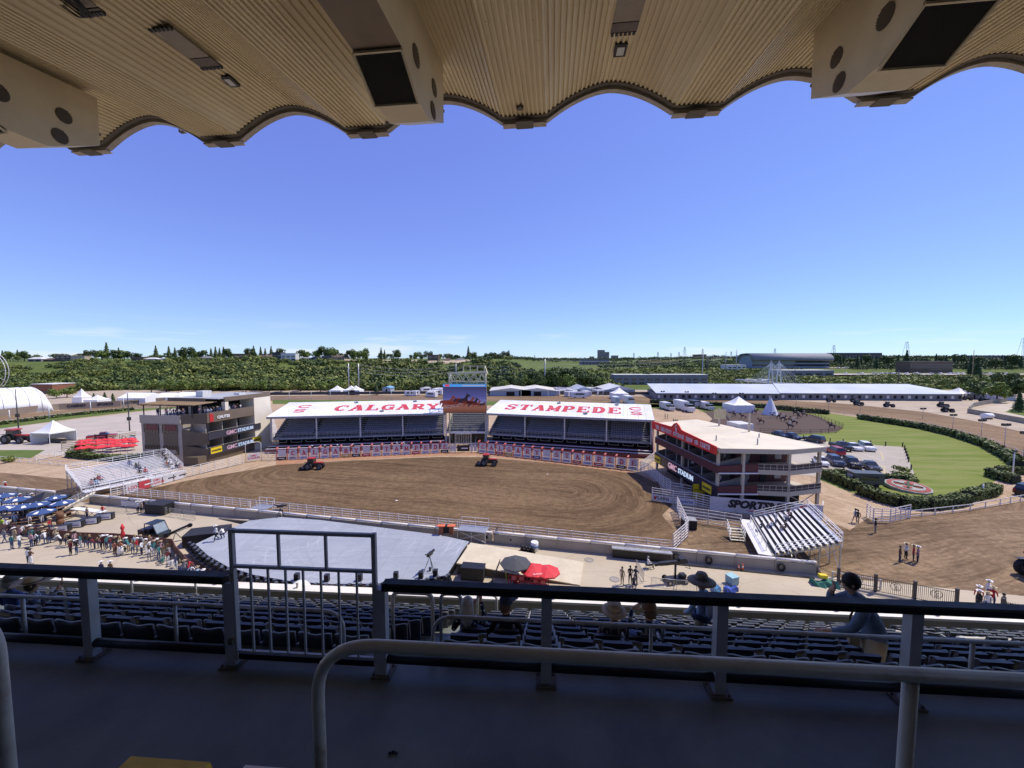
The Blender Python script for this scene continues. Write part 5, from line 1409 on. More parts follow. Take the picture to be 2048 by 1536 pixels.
for k in range(36):obj('picket',mpk,t,(.13*k,0,0))
for z in (.2,1.42):MB().bar((0,0,z),(4.8,0,z),.04).build('fence_rail',M_IRON,t)
rail_fence('white_rail','white two rail fence behind the iron fence',[P(1664,1163,0),P(1760,1180,0)],1.0,2,2.6,mid=False)
# ---- crowd-control barriers
M_GALV=M('galvanised_barrier',(0.40,0.40,0.39),0.45,0.12,4,metal=.5)
def barrier_tree():
 t=thing('crowd_barrier','proto','barrier',(0,0,0));
 MB().tube([(0,0,.1),(0,0,1.05),(.05,0,1.1),(2.15,0,1.1),(2.2,0,1.05),(2.2,0,.1)],.022,6).build('barrier_frame',M_GALV,t)
 g=MB()
 for k in range(17):g.bar((.12+k*.12,0,.22),(.12+k*.12,0,1.09),.016)
 g.bar((0,0,.2),(2.2,0,.2),.03);g.build('barrier_bars',M_GALV,t)
 MB().bar((.2,-.3,.02),(.2,.3,.02),.03).build('foot',M_GALV,t);MB().bar((2.0,-.3,.02),(2.0,.3,.02),.03).build('foot',M_GALV,t)
 return t
BARP=barrier_tree();BART=snapshot(BARP);bar_first=[True]
def barriers(pix,place):
 for j,(a,b) in enumerate(pix):
  a,b=P(*a),P(*b);L=(b - a).length;n=max(1,round(L/2.25));d=(b - a)/n
  for i in range(n):
   p=a+d*i;lab=f'grey crowd barrier {place}, {nth(i + 1)} from the left' if len(pix)==1 else f'grey metal crowd barrier, {place}, run {j + 1}, {nth(i + 1)} in line'
   if bar_first[0]:BARP.location=p;BARP.rotation_euler=(0,0,atan2(d.y,d.x));BARP['label']=lab;BARP['group']='grey crowd barriers on the apron';bar_first[0]=False
   else:dup(BARP,p,atan2(d.y,d.x),lab,'grey crowd barriers on the apron',BART)
barriers([((212,1030),(294,1023))],'between planters and black crate')
barriers([((312,1027),(395,1041))],'before the black crate')
barriers([((1302,1178),(1440,1192))],'below the camera dolly')
barriers([((1272,1140),(1296,1180))],'beside the crew in dark clothes')
barriers([((1668,1205),(1790,1235))],'behind the leaning man')
barriers([((1850,1240),(1990,1262))],'seen under the black rail at the right')
# ---- stage with light rim, ramps
M_STAGE=stage_mat()
M_RAMP=M('beige_ramp_ply',(0.56,0.49,0.35),0.75,0.08,1.2,dirt=(0.4,0.33,0.22),dirt_amt=0.4)
HS=1.1
sp_=[(391,1088),(440,1065),(500,1041),(560,1034),(640,1040),(770,1056),(880,1070),(938,1083),(925,1100),(908,1127),(893,1150),(840,1160),(750,1167),(660,1168),(580,1162),(510,1150),(455,1133),(415,1110)]
SPL=PP(sp_,HS)
t=thing('outdoor_stage','large blue grey open air stage with curved front edge on the apron','stage',(0,0,0))
g=MB();g.prism(SPL,HS - .09,HS,0);g.build('stage_deck',M_STAGE,t)
cxs,cys=sum(p[0] for p in SPL)/len(SPL),sum(p[1] for p in SPL)/len(SPL)
g=MB();g.prism([(cxs+(x - cxs)*.985,cys+(y - cys)*.985) for x,y in SPL],0.007,HS - .092,0);g.build('stage_skirt',BLACK,t)
rim=[SPL[0]]+SPL[10:][::-1][0:0]+SPL[10:]  # front arc, right to left
arc=SPL[10:]+[SPL[0]]
def along(poly,s):
 L=[hypot(b[0] - a[0],b[1] - a[1]) for a,b in zip(poly[:-1],poly[1:])];T=sum(L)*s
 for (a,b),l in zip(zip(poly[:-1],poly[1:]),L):
  if T<=l:q=T/l;return Vector((a[0]+(b[0] - a[0])*q,a[1]+(b[1] - a[1])*q,0)),atan2(b[1] - a[1],b[0] - a[0])
  T -=l
 return Vector((*poly[-1],0)),0
g=MB()
for s in range(40):
 p,a_=along(arc,s/40);q,_=along(arc,(s+1)/40);nrm=Vector((sin(a_),-cos(a_),0))*-1
 nrm=Vector((p.x - cxs,p.y - cys,0)).normalized()
 g.bar(p+nrm*.55+Vector((0,0,.75)),q+nrm*.55+Vector((0,0,.75)),1.0,.12)
g.build('rim_shelf',BLACK,t)
rr=random.Random(11)
lp=None
M_CASE=M('black_light_housing',(0.02,0.02,0.022),0.4,0.2,4)
def stage_light(p,rz,k):
 global lp,lpt
 lab=f'black floor light on the curved stage rim, {nth(k + 1)} from the right end'
 if lp is None:
  lp=thing('stage_light',lab,'stage light',p,rz,'black lights round the stage rim')
  MB().bx(-.2,.2,-.16,.16,0,.12).build('light_base',M_CASE,lp)
  g=MB()
  for sx in (-1,1):g.bx(sx*.2 - .02,sx*.2+.02,-.08,.08,.1,.45)
  g.build('yoke',M_CASE,lp)
  MB().lathe([(.12,-.16),(.16,-.1),(.17,.12),(.14,.14)],10,(0,0,.38)).build('lamp_head',M_CASE,lp)
  MB().lathe([(.13,.142),(.13,.15)],10,(0,0,.38)).build('lens',M('lens_glass',(.10,.11,.13),.12,.05),lp)
  lpt=snapshot(lp)
 else:dup(lp,p,rz,lab,'black lights round the stage rim',lpt)
for k in range(64):
 p,a_=along(arc,(k+.5)/64);nrm=Vector((p.x - cxs,p.y - cys,0)).normalized()
 stage_light(tuple(p+nrm*(.45+.3*(k % 2))+Vector((0,0,.815))),rr.uniform(0,6.28),k)
for k,(u,v) in enumerate(((594,1160),(654,1162),(720,1161),(792,1157),(871,1152),(842,1156))):
 p=P(u,v,HS);
 t2=thing('stage_monitor',f'upright black monitor speaker at the stage front, {nth(k + 1)} placed','speaker',tuple(p),0,'monitor speakers on the stage front edge')
 MB().bx(-.2,.2,-.18,.18,0,.62).build('cabinet',M_CASE,t2);MB().lathe([(.14,0),(.14,.02)],12,(0,0,0)).build('base_ring',M_CASE,t2);MB().bx(-.17,.17,-.19,-.181,.08,.56).build('grille',BLACK,t2)
# beige ramps
def slab_z(name,label,pts,m,th=.12,cat='ramp'):
 c=Vector((sum(p[0] for p in pts)/len(pts),sum(p[1] for p in pts)/len(pts),0))
 t=thing(name,label,cat,tuple(c));n=len(pts)
 vs=[(x - c.x,y - c.y,z) for x,y,z in pts]+[(x - c.x,y - c.y,max(0.008,z - th)) for x,y,z in pts]
 g=MB().add(vs,[tuple(range(n))]+[tuple(reversed(range(n,2*n)))]+[(i,i+n,(i+1) % n+n,(i+1) % n) for i in range(n)])
 g.build('ramp_deck',m,t)
 g=MB()
 vs=[(x - c.x,y - c.y,max(0.007,z - th)) for x,y,z in pts]+[(x - c.x,y - c.y,0.007) for x,y,z in pts]
 g.add([(a*.985,b*.985,z_) for a,b,z_ in vs],[(i,i+n,(i+1) % n+n,(i+1) % n) for i in range(n)]);g.build('ramp_skirt',M('dark_olive_skirt',(.10,.09,.06),.8),t)
 return t
r0,r1,r2,r3=P(941,1085,HS),P(1168,1124,.1),P(1160,1170,.1),P(913,1126,HS)
slab_z('stage_ramp','wide beige ramp leading down from the right side of the stage',[tuple(r3),tuple(r2),tuple(r1),tuple(r0)],M_RAMP)
a0,a1,a2,a3=P(500,1042,.9),P(560,1035,.9),P(508,1039,.02),P(436,1036,.02)
slab_z('side_ramp','thin pale ramp edge lying behind the left corner of the stage',[tuple(P(437,1034,.25)),tuple(P(497,1039,.6)),tuple(P(499,1041,.6)),tuple(P(437,1037,.05))][::-1],M_RAMP,.1)
t=thing('low_wall','low beige wedge wall beside the stage ramp','wall',tuple(P(985,1086,0)),radians(-12))
g=MB();g.add([(0,0,0),(3.2,0,0),(3.2,.4,0),(0,.4,0),(0,0,.25),(3.2,0,.75),(3.2,.4,.75),(0,.4,.25)],[(0,3,2,1),(4,5,6,7),(0,1,5,4),(1,2,6,5),(2,3,7,6),(3,0,4,7)]);g.build('wall_panel',M_RAMP,t)
# road cases and covered crates
def crate(label,u,v,w,d,h,rz=0,z=0,m=None,lidm=None):
 p=P(u,v,z);t=thing('equipment_case',label,'equipment case',tuple(p),rz)
 MB().bx(-w/2,w/2,0,d,.08,h).build('case_body',m or M('black_case',(.010,.010,.011),.7,.15,2),t)
 MB().bx(-w/2 - .03,w/2+.03,-.03,d+.03,h,h+.06).build('case_lid',lidm or M('charcoal_lid',(.022,.022,.025),.6,.15,2),t)
 for sx in (-1,1):MB().bx(sx*w*.42 - .06,sx*w*.42+.06,.05,.2,0,.08).build('caster',RUBBER,t)
 return t
crate('large black covered crate with barriers in front, below the track wall',308,1030,3.0,2.0,1.35,radians(-10))
crate('big black case with cables on top, left of the stage',408,1092,4.0,2.2,1.3,radians(18))
crate('tall black double case standing right of the stage',944,1163,2.2,1.0,1.25,radians(-8),0,M('black_case',(.010,.010,.011),.7),BLACK)
crate('black box with pale top in the corner of the rail panels',1380,1060,1.6,1.2,1.15,radians(-10),0,None,STEEL)
crate('low black case under the camera platform',640 - 90,1033,1.2,.8,.6,0)
# orange podiums with a black case between
for k,u in enumerate((882.5,903)):
 p=P(u,1068,HS);t=thing('podium',f'orange topped brown podium on the stage, {"left" if k == 0 else "right"} of the black case','podium',tuple(p))
 MB().bx(-.24,.24,-.2,.2,0,.95).build('podium_body',M('brown_podium',(.22,.07,.03),.6),t);MB().bx(-.44,.44,-.3,.3,.95,1.02).build('podium_top',M('orange_top',(.65,.15,.05),.5),t)
crate('black case between the two orange podiums',893,1068,.75,.6,.85,0,HS)
# camera platforms: low white scaffold decks
def platform(label,u,v,w,d,h,rz):
 p=P(u,v,0);t=thing('camera_platform',label,'platform',tuple(p),rz)
 MB().bx(0,w,0,d,h - .08,h).build('platform_deck',STEEL,t)
 for x in (0.05,w/2,w - .05):
  for y in (.05,d - .05):MB().bar((x,y,0.006),(x,y,h+1.0 if y>.1 or x<.1 else h),.05).build('platform_leg',WHITE,t)
 for hh in (.5,.98):MB().bar((0.05,d - .05,h+hh),(w - .05,d - .05,h+hh),.04).build('guard_rail',WHITE,t)
 MB().bar((0.05,.05,.2),(w - .05,.05,h - .1),.04).build('brace',WHITE,t);MB().bar((w - .05,.05,.2),(0.05,.05,h - .1),.04).build('brace',WHITE,t)
 return t
platform('white railed camera platform left of the stage back edge',500,1036,2.4,1.6,1.3,radians(-10))
platform('white railed platform between the podiums and the ramp',914,1083,3.4,1.6,1.35,radians(-12))
def tv_camera(label,p,rz,h=1.4):
 t=thing('television_camera',label,'television camera',tuple(p),rz)
 for a_ in (0,2.1,4.2):MB().tube([(0,0,h - .1),(.55*cos(a_),.55*sin(a_),0)],.03,6).build('tripod_leg',M_CASE,t)
 MB().bx(-.35,.35,-.12,.12,h,h+.3).build('camera_body',M_CASE,t);MB().lathe([(.1,0),(.12,.35)],10,(0,0,0)).build('cable_drum',M_CASE,t)
 MB().bar((.35,0,h+.16),(.75,0,h+.2),.18).build('lens',M_CASE,t);MB().bar((-.35,0,h+.2),(-.7,0,h+.42),.1).build('viewfinder',M_CASE,t)
 return t
tv_camera('black broadcast camera at the back left corner of the stage',P(561,1036,.9),radians(10))
tv_camera('tripod with a white shrouded head and black legs on the stage',P(860,1142,HS),radians(70),1.5)
# umbrellas
def canopy_umbrella(name,label,p,r,h,m,pole=STEEL,n=8,drop=.28,rz=0,tilt=(0,0),group=None,valance=.0):
 t=thing(name,label,'umbrella',tuple(p),rz,group)
 MB().tube([(0,0,0),(0,0,h+.1)],.025,6).build('pole',pole,t)
 g=MB();ring=[(r*cos(2*pi*k/n),r*sin(2*pi*k/n),h - drop*r) for k in range(n)]
 mid=[(r*.5*cos(2*pi*k/n),r*.5*sin(2*pi*k/n),h - drop*r*.42) for k in range(n)]
 vs=[(0,0,h)]+mid+ring;fs=[(0,1+k,1+(k+1) % n) for k in range(n)]+[(1+k,1+n+k,1+n+(k+1) % n,1+(k+1) % n) for k in range(n)]
 g.add(vs,fs)
 lo_=[(x,y,z - .12) for x,y,z in ring];o=len(g.v);g.add(ring+lo_,[(k,n+k,n+(k+1) % n,(k+1) % n) for k in range(n)])
 can=g.build('umbrella_canopy',m,t);can.rotation_euler=(tilt[0],tilt[1],0)
 g=MB()
 for k in range(n):g.bar((0,0,h - .45),(r*.5*cos(2*pi*k/n),r*.5*sin(2*pi*k/n),h - drop*r*.42 - .02),.015)
 g.build('ribs',pole,t);MB().lathe([(.22,0),(.25,.08),(.05,.1)],10).build('base',RUBBER,t)
 return t
M_UGREY=M('charcoal_umbrella_cloth',(.055,.058,.065),.8,.1,2);M_URED=M('red_umbrella_cloth',(.62,.03,.04),.7,.08,2);M_UBLUE=M('blue_umbrella_cloth',(.035,.075,.20),.7,.1,2)
canopy_umbrella('market_umbrella','dark grey eight sided umbrella beside the stage ramp',P(1031,1166,0),1.45,2.35,M_UGREY)
t=canopy_umbrella('market_umbrella','red umbrella with small white print, left of the pair by the ramp',P(1068,1172,0),1.25,1.9,M_URED,rz=.2)
obj('print',text_mesh('Budweiser',.2,WHITE,.004),t,(.1,-1.0,1.72)).rotation_euler=(-.9,0,0)
t=canopy_umbrella('market_umbrella','red umbrella with small white print, right of the pair by the ramp',P(1094,1174,0),1.2,1.85,M_URED,rz=.5)
# red plastic barrier panels below them
for k,(u,v) in enumerate(((1028,1171),(1043,1172),(1072,1178),(1086,1180))):
 t=thing('red_barrier',f'red plastic grid barrier under the umbrellas, {nth(k + 1)} from the left','barrier',tuple(P(u,v,0)),radians(-4),'red barriers under the umbrellas')
 g=MB()
 for z in (.1,.5,.95):g.bar((-.5,0,z),(.5,0,z),.05,.07)
 for x in (-.5,-.25,0,.25,.5):g.bar((x,0,0),(x,0,1.0),.05,.05)
 g.build('grid_frame',RED,t);MB().bx(-.2,.2,-.03,.03,.55,.9).build('print_panel',M('pale_red',(.7,.2,.2),.6),t)
# bin and four black spotlights near the wall
t=thing('drum_bin','white cylindrical drum with a blue label beside the track wall','drum',tuple(P(1069,1101,0)))
MB().lathe([(.42,0),(.42,.95),(.38,1.0)],16).build('drum_body',WHITE,t);MB().lathe([(.426,.4),(.426,.65)],16).build('drum_label',M('blue_label',(.1,.2,.45),.5),t)
for k in range(4):
 p=P(1044.5+7.2*k,1101+1.6*k,0);t=thing('floor_spotlight',f'black floor spotlight, {nth(k + 1)} of four beside the white drum','spotlight',tuple(p),.4,'four spotlights beside the white drum')
 MB().bx(-.2,.2,-.2,.2,0,.15).build('light_base',M_CASE,t);MB().lathe([(.15,.15),(.2,.3),(.2,.55),(.15,.6)],10).build('lamp_head',M_CASE,t)
# manhole covers, stain
for k,(u,v) in enumerate(((1178,1120),(1229,1159),(1203,1137))):
 g=MB();p=P(u,v,0);g.lathe([(.5,.0),(.5,.012)],20);g.tube([(.42*cos(a*.3),.42*sin(a*.3),.014) for a in range(21)],.015,4,1,closed=True)
 if k<2:tag(g.build('manhole_cover',[M('pale_iron_cover',(.3,.27,.23),.7),M_IRON],None,(p.x,p.y,.008)),f'round manhole cover in the concrete apron, {"by the ramp foot" if k == 0 else "nearer the crew"}','manhole cover')
# camera dolly with crane arm
p=P(1350,1164,0);t=thing('camera_dolly','four wheeled black camera dolly with pedestal and long camera on top','camera dolly',tuple(p),radians(8))
MB().bx(-.9,.9,-.45,.45,.25,.4).build('dolly_base',M_CASE,t)
for sx in (-1,1):
 for sy in (-1,1):MB().wheel((sx*.8,sy*.5,.25),.25,.16,mi=0,mr=1).build('wheel',[RUBBER,STEEL],t)
MB().tube([(0,0,.4),(0,0,1.7)],.1,10).build('pedestal',M_CASE,t);MB().bar((-1.6,0,1.9),(1.2,0,1.95),.3,.3).build('camera_body',M_CASE,t)
MB().bar((-2.1,0,1.85),(-1.6,0,1.9),.24).build('lens',M_CASE,t);MB().bx(.3,.9,-.3,.3,2.1,2.35).build('monitor',M_CASE,t);MB().bx(.5,1.0,-.25,.25,.4,.75).build('battery_box',M_CASE,t)
MB().tube([(1.3,0,1.6),(1.6,.1,1.1),(1.2,.3,1.2)],.03,6).build('cable',M_CASE,t)
# traffic cones
for k,(u,v,h) in enumerate(((1485,1141,.7),(1477,1139,.45),(1274,1118,.5))):
 p=P(u,v,0);t=thing('traffic_cone',f'orange traffic cone, {["taller of the two by the track wall", "shorter of the two by the track wall", "beside the camera hatch"][k]}','traffic cone',tuple(p))
 MB().bx(-.17,.17,-.17,.17,0,.03).build('cone_base',M('cone_orange',(.75,.16,.03),.5),t);MB().lathe([(.13,.03),(.03,h)],12).build('cone_body',M('cone_orange',(.75,.16,.03),.5),t);MB().lathe([(.1,h*.5),(.075,h*.65)],12).build('cone_band',WHITE,t)
# cable cover strip along the wall foot
p=WL(80.5,-.6);g=MB();g.bx(0,12.5,-.15,.15,0,.06);tag(g.build('cable_ramp',BLACK,None,(p.x,p.y,.006),atan2(WD.y,WD.x)),'black cable cover strip along the foot of the track wall','cable cover')
# right: generator-like blue box, turquoise net, blue tarps
crate('pale turquoise tub standing on the apron right of the dolly',1471,1172,.8,.8,.75,.3,0,M('turquoise_tub',(.25,.42,.45),.5),M('turquoise_lid',(.3,.5,.52),.5))
for k,(u,v,c,w) in enumerate(((1462,1182,(.05,.1,.4),1.2),(1432,1181,(.1,.35,.6),.7))):
 p=P(u,v,0);t=thing('tarp_bundle',['dark blue folded tarpaulin on the apron','light blue folded tarpaulin behind the sunhat lady'][k],'tarpaulin',tuple(p),.2)
 g=MB();g.loft([[(w*(s - .5),-.3+.1*sin(s*9),0),(w*(s - .5),.3,0),(w*(s - .5),.25,.3+.12*sin(s*7)),(w*(s - .5),-.2,.35+.1*cos(s*8))] for s in (0,.2,.4,.6,.8,1)],0,False);g.build('tarp_sheet',M('tarp_%d' % k,c,.5),t)
p=P(1648,1170,0);t=thing('net_heap','green netting heap with a yellow case, left of the iron fence','netting',tuple(p),-.2)
g=MB();g.loft([[(x,-.5+.2*sin(x*5),0),(x,.5,0),(x,.3,.35+.2*sin(x*4)),(x,-.3,.4+.15*cos(x*6))] for x in (-1,-.6,-.2,.2,.6,1)],0,False);g.build('net',M('teal_net',(.03,.16,.12),.8),t)
MB().bx(-.3,.35,.1,.5,.55,.85).build('yellow_case',M_YEL,t)
# jib crane left of the stage
p=P(352,1084,0);t=thing('camera_jib','black camera jib arm on a stand beside the utility vehicle','camera jib',tuple(p),radians(35))
for a_ in (0,2.1,4.2):MB().tube([(0,0,1.1),(.7*cos(a_),.7*sin(a_),0)],.04,6).build('tripod_leg',M_CASE,t)
MB().bar((-.6,0,1.1),(1.2,0,1.7),.2).build('jib_arm',M_CASE,t);MB().bar((-.6,0,.95),(1.2,0,1.45),.06).build('jib_tie',M_CASE,t);MB().bx(-1.0,-.6,-.25,.25,.8,1.3).build('counterweight',M_CASE,t);MB().wheel((1.3,0,1.65),.25,.12,'y').build('camera_head',M_CASE,t)
# forklift-like lift frame right of the tall case
p=P(996,1164,0);t=thing('light_stand','folded black lighting stand and yellow pole right of the tall black case','stand',tuple(p),0)
for s_ in (-1,1):MB().bar((-.6,s_*.2,0),(.2,s_*.2,2.1),.06).build('frame_bar',M_CASE,t)
for k in range(5):MB().bar((-.6+.16*k,-.2,.4*k+.1),(-.6+.16*k,.2,.4*k+.1),.05).build('cross_bar',M_CASE,t)
MB().bar((.8,0,0),(.7,0,1.4),.07).build('yellow_pole',M('lime_pole',(.5,.6,.05),.5),t)
# ---- left beer garden: blue umbrellas, tables, planters
for k,(u,v,r,hh) in enumerate(((10,1022,1.6,2.5),(38,1030,1.7,2.5),(48,1045,1.7,2.45),(75,1040,1.6,2.4),(8,1048,1.5,2.4),(86,1054,1.6,2.3),(-22,1035,1.6,2.4),(112,1025,1.5,2.4),(126,1036,1.6,2.4))):
 t=canopy_umbrella('market_umbrella',f'blue umbrella with white panels in the beer garden, {nth(k + 1)} of the cluster',P(u,v,0),r*.78,hh,M_UBLUE,n=8,rz=.3*k,group='blue umbrellas at the left')
 g=MB();c=.28
 for a_ in (0,2,4,6):
  ang=2*pi*(a_+.5)/8;rr1,rr2=r*.34,r*.66;hz=lambda q:hh - c*q*.98+.03
  g.add([(rr1*cos(ang - .22),rr1*sin(ang - .22),hz(rr1)),(rr2*cos(ang - .2),rr2*sin(ang - .2),hz(rr2)),(rr2*cos(ang+.2),rr2*sin(ang+.2),hz(rr2)),(rr1*cos(ang+.22),rr1*sin(ang+.22),hz(rr1))],[(0,1,2,3)])
 g.build('white_print',WHITE,t)
 t2=thing('patio_table',f'brown patio table under a blue umbrella','table',tuple(P(u+2,v+2,0)),.2*k,'patio tables under the blue umbrellas')
 MB().bx(-.8,.8,-.4,.4,.7,.76).build('table_top',M('brown_wood',(.16,.08,.04),.7,.2),t2)
 for sx in (-1,1):MB().bx(sx*.6 - .04,sx*.6+.04,-.3,.3,0,.7).build('leg',M_IRON,t2)
 for sy in (-1,1):MB().bx(-.8,.8,sy*.75 - .13,sy*.75+.13,.42,.46).build('bench_board',M('brown_wood',(.16,.08,.04),.7,.2),t2)
for k,(u,v) in enumerate(((118,1066),(146,1057),(178,1050),(207,1041))):
 p=P(u,v,0);t=thing('planter_box',f'dark planter box with a white Corona sign and green plants, {nth(k + 1)} from the left','planter',tuple(p),radians(20),'planters with white signs')
 MB().bx(-.9,.9,0,.6,0,.85).build('planter_box_body',M_CASE,t);MB().bx(-.75,.75,-.03,-.001,.15,.8).build('sign_board',WHITE,t)
 obj('sign_lettering',text_mesh('Corona',.36,M_INKB,.004,.005),t,(0,-.04,.4))
for k,(u,v) in enumerate(((163,1030),(193,1034))):
 p=P(u,v,0);t=thing('white_table',f'long white folding table, {["left", "right"][k]} one behind the planters','table',tuple(p),radians(-12))
 MB().bx(-1.4,1.4,-.4,.4,.8,.86).build('table_top',WHITE,t)
 for sx in (-1,1):MB().bar((sx*1.0,-.35,0),(sx*.6,.3,.8),.05).build('leg',STEEL,t);MB().bar((sx*1.0,.35,0),(sx*.6,-.3,.8),.05).build('leg',STEEL,t)
p=P(121,1050,0);t=thing('barrel_stack','two stacked brown wooden barrels in a rack beneath a blue umbrella','barrel',tuple(p))
for z in (0,.85):MB().lathe([(.3,z),(.38,z+.4),(.3,z+.8)],12).build('barrel',M('barrel_wood',(.16,.07,.03),.7,.2,3),t)
# black pop-up tent and peaked white tents
def peak_tent(name,label,p,w,h,m,rz=0,wall=None,group=None,d=None,eave=2.3):
 d=d or w;t=thing(name,label,'tent',tuple(p),rz,group);n=10;vs=[];
 secs=[]
 for j in range(n+1):
  s=j/n;k=(1 - s)**1.6 if s<1 else 0
  z=eave+(h - eave)*(1 - (1 - s)**1.0)**1.7 if False else eave+(h - eave)*(s**1.5)
  q=1 - s;secs.append([(sx*w/2*q,sy*d/2*q,z) for sx,sy in ((-1,-1),(1,-1),(1,1),(-1,1))])
 g=MB();g.loft(secs,0,False,False);g.build('tent_roof',m,t)
 g=MB()
 for a_,b_ in (((-1,-1),(1,-1)),((1,-1),(1,1)),((1,1),(-1,1)),((-1,1),(-1,-1))):
  g.bar((a_[0]*w/2,a_[1]*d/2,eave - .14),(b_[0]*w/2,b_[1]*d/2,eave - .14),.02,.26)
 g.build('valance',m,t)
 for sx in (-1,1):
  for sy in (-1,1):MB().bar((sx*w/2,sy*d/2,0),(sx*w/2,sy*d/2,eave - .28),.08).build('tent_leg',m if wall is None else m,t)
 if wall=='all':
  g=MB();g.bx(-w/2+.05,w/2 - .05,-d/2+.05,d/2 - .05,0,eave - .27);g.build('side_wall',m,t)
 elif wall=='back':
  MB().bx(-w/2+.05,w/2 - .05,d/2 - .08,d/2 - .05,0,eave - .27).build('side_wall',m,t)
  MB().bx(-w/2+.05,-w/2+.08,-d/2+.05,d/2 - .1,0,eave - .27).build('side_wall',m,t)
 return t
M_TENTW=M('white_tent_fabric',(.80,.80,.79),.6,.04,.5);M_TENTB=M('black_tent_fabric',(.018,.019,.022),.6,.1,1)
peak_tent('popup_tent','black pop-up tent beside the steps, behind the blue umbrellas',P(94,1024,0),3.4,2.9,M_TENTB,radians(-8),'all',eave=2.0)
# ================================================================== trees, hedges, bluff cover, far buildings
import mathutils.noise as mnoise
M_LEAF=leaf_mat('broadleaf_foliage',(0.035,0.068,0.012),(0.21,0.28,0.06))
M_LEAFD=leaf_mat('dark_foliage',(0.018,0.040,0.012),(0.10,0.145,0.04))
M_LEAFB=leaf_mat('bush_foliage',(0.030,0.055,0.012),(0.30,0.335,0.085),0.05)
M_HEDGE=leaf_mat('hedge_foliage',(0.035,0.058,0.014),(0.16,0.20,0.055),0.8)
M_BARK=M('bark',(0.09,0.065,0.045),0.9,0.25,2,bump=.3)
NR=np.random.RandomState(3)
def quads(cen,nrm,size,aspect=1.0):
 """vertices/faces of one leaf-clump quad per centre"""
 n=len(cen);a=np.cross(nrm,NR.normal(size=(n,3)));a/=np.linalg.norm(a,axis=1,keepdims=True)+1e-9
 b=np.cross(nrm,a);s=(size*NR.uniform(.6,1.3,n))[:,None]
 a=a*s;b=b*s*aspect
 v=np.stack([cen - a - b*.7,cen+a - b,cen+a*.8+b,cen - a*1.1+b*.8],1).reshape(-1,3)
 return v,np.arange(4*n).reshape(-1,4)
def crown_pts(kind,n):
 if kind=='conifer':
  z=NR.beta(1.1,1.7,n);r=(1 - z)**.85*.21*(0.72+.28*np.sin(z*60))*np.sqrt(NR.uniform(.3,1,n));a=NR.uniform(0,6.283,n)
  c=np.stack([r*np.cos(a),r*np.sin(a),.1+.9*z],1);nn=np.stack([np.cos(a),np.sin(a),np.full(n,.8)],1)
 else:
  nb=9 if kind=='broad' else 5;bc=NR.uniform(-1,1,(nb,3))*[.30,.30,.22]+[0,0,.62 if kind=='broad' else .5];br=NR.uniform(.14,.27,nb)
  if kind=='bush':bc=NR.uniform(-1,1,(nb,3))*[.45,.45,.15]+[0,0,.42];br=NR.uniform(.26,.42,nb)
  k=NR.randint(0,nb,n);d=NR.normal(size=(n,3));d/=np.linalg.norm(d,axis=1,keepdims=True);rr_=br[k]*NR.uniform(.62,1.08,n)
  c=bc[k]+d*rr_[:,None]*[1,1,.85];nn=d+NR.normal(size=(n,3))*.35
  c[:,2]=np.maximum(c[:,2],.03 if kind=='bush' else .2)
 nn/=np.linalg.norm(nn,axis=1,keepdims=True);return c,nn
def npmesh(name,v,f,mat_):
 me=bpy.data.meshes.new(name);k=f.shape[1];me.vertices.add(len(v));me.vertices.foreach_set('co',v.astype(np.float32).ravel())
 me.loops.add(f.size);me.loops.foreach_set('vertex_index',f.astype(np.int32).ravel());me.polygons.add(len(f));me.polygons.foreach_set('loop_start',np.arange(0,f.size,k,dtype=np.int32));me.polygons.foreach_set('loop_total',np.full(len(f),k,dtype=np.int32))
 me.update();me.validate();me.materials.append(mat_);return me
def trunk_mesh(h,r):
 g=MB();g.tube([(0,0,0),(.01,.0,h*.5),(-.01,.01,h)],[r,r*.75,r*.4],7)
 for k in range(4):a=k*1.6+.4;g.tube([(0,0,h*.5),(.13*cos(a),.13*sin(a),h*.8)],[r*.45,r*.15],5)
 return g.mesh('trunk',M_BARK)
TREE={}
for kind,mt_,n,sz in (('broad',M_LEAF,900,.032),('broadd',M_LEAFD,900,.032),('conifer',M_LEAFD,700,.026),('bush',M_LEAFB,420,.06)):
 TREE[kind]=[]
 for j in range(3):
  c,nn=crown_pts('broad' if kind=='broadd' else kind,n);v,f=quads(c,nn,sz);TREE[kind].append(npmesh('crown',v,f,mt_))
TR_B=trunk_mesh(.6,.03);TR_C=trunk_mesh(.8,.018)
KN={'broad':('broadleaf_tree','broadleaf tree'),'broadd':('broadleaf_tree','dark broadleaf tree'),'conifer':('conifer_tree','conifer'),'bush':('round_shrub','round shrub')}
def tree(kind,p,h,label,group=None,wid=1.0,cat=None):
 rz=RNG.uniform(0,6.28);t=thing(KN[kind][0],label,cat or ('shrub' if kind=='bush' else 'tree'),tuple(p),rz,group);t.scale=(h*wid,h*wid,h)
 obj('crown',RNG.choice(TREE[kind]),t)
 obj('trunk',TR_C if kind=='conifer' else TR_B,t)
 return t
def at(u,y):x=(u - 1024)/770*y;return Vector((x,y,terr(x,y) - .1))
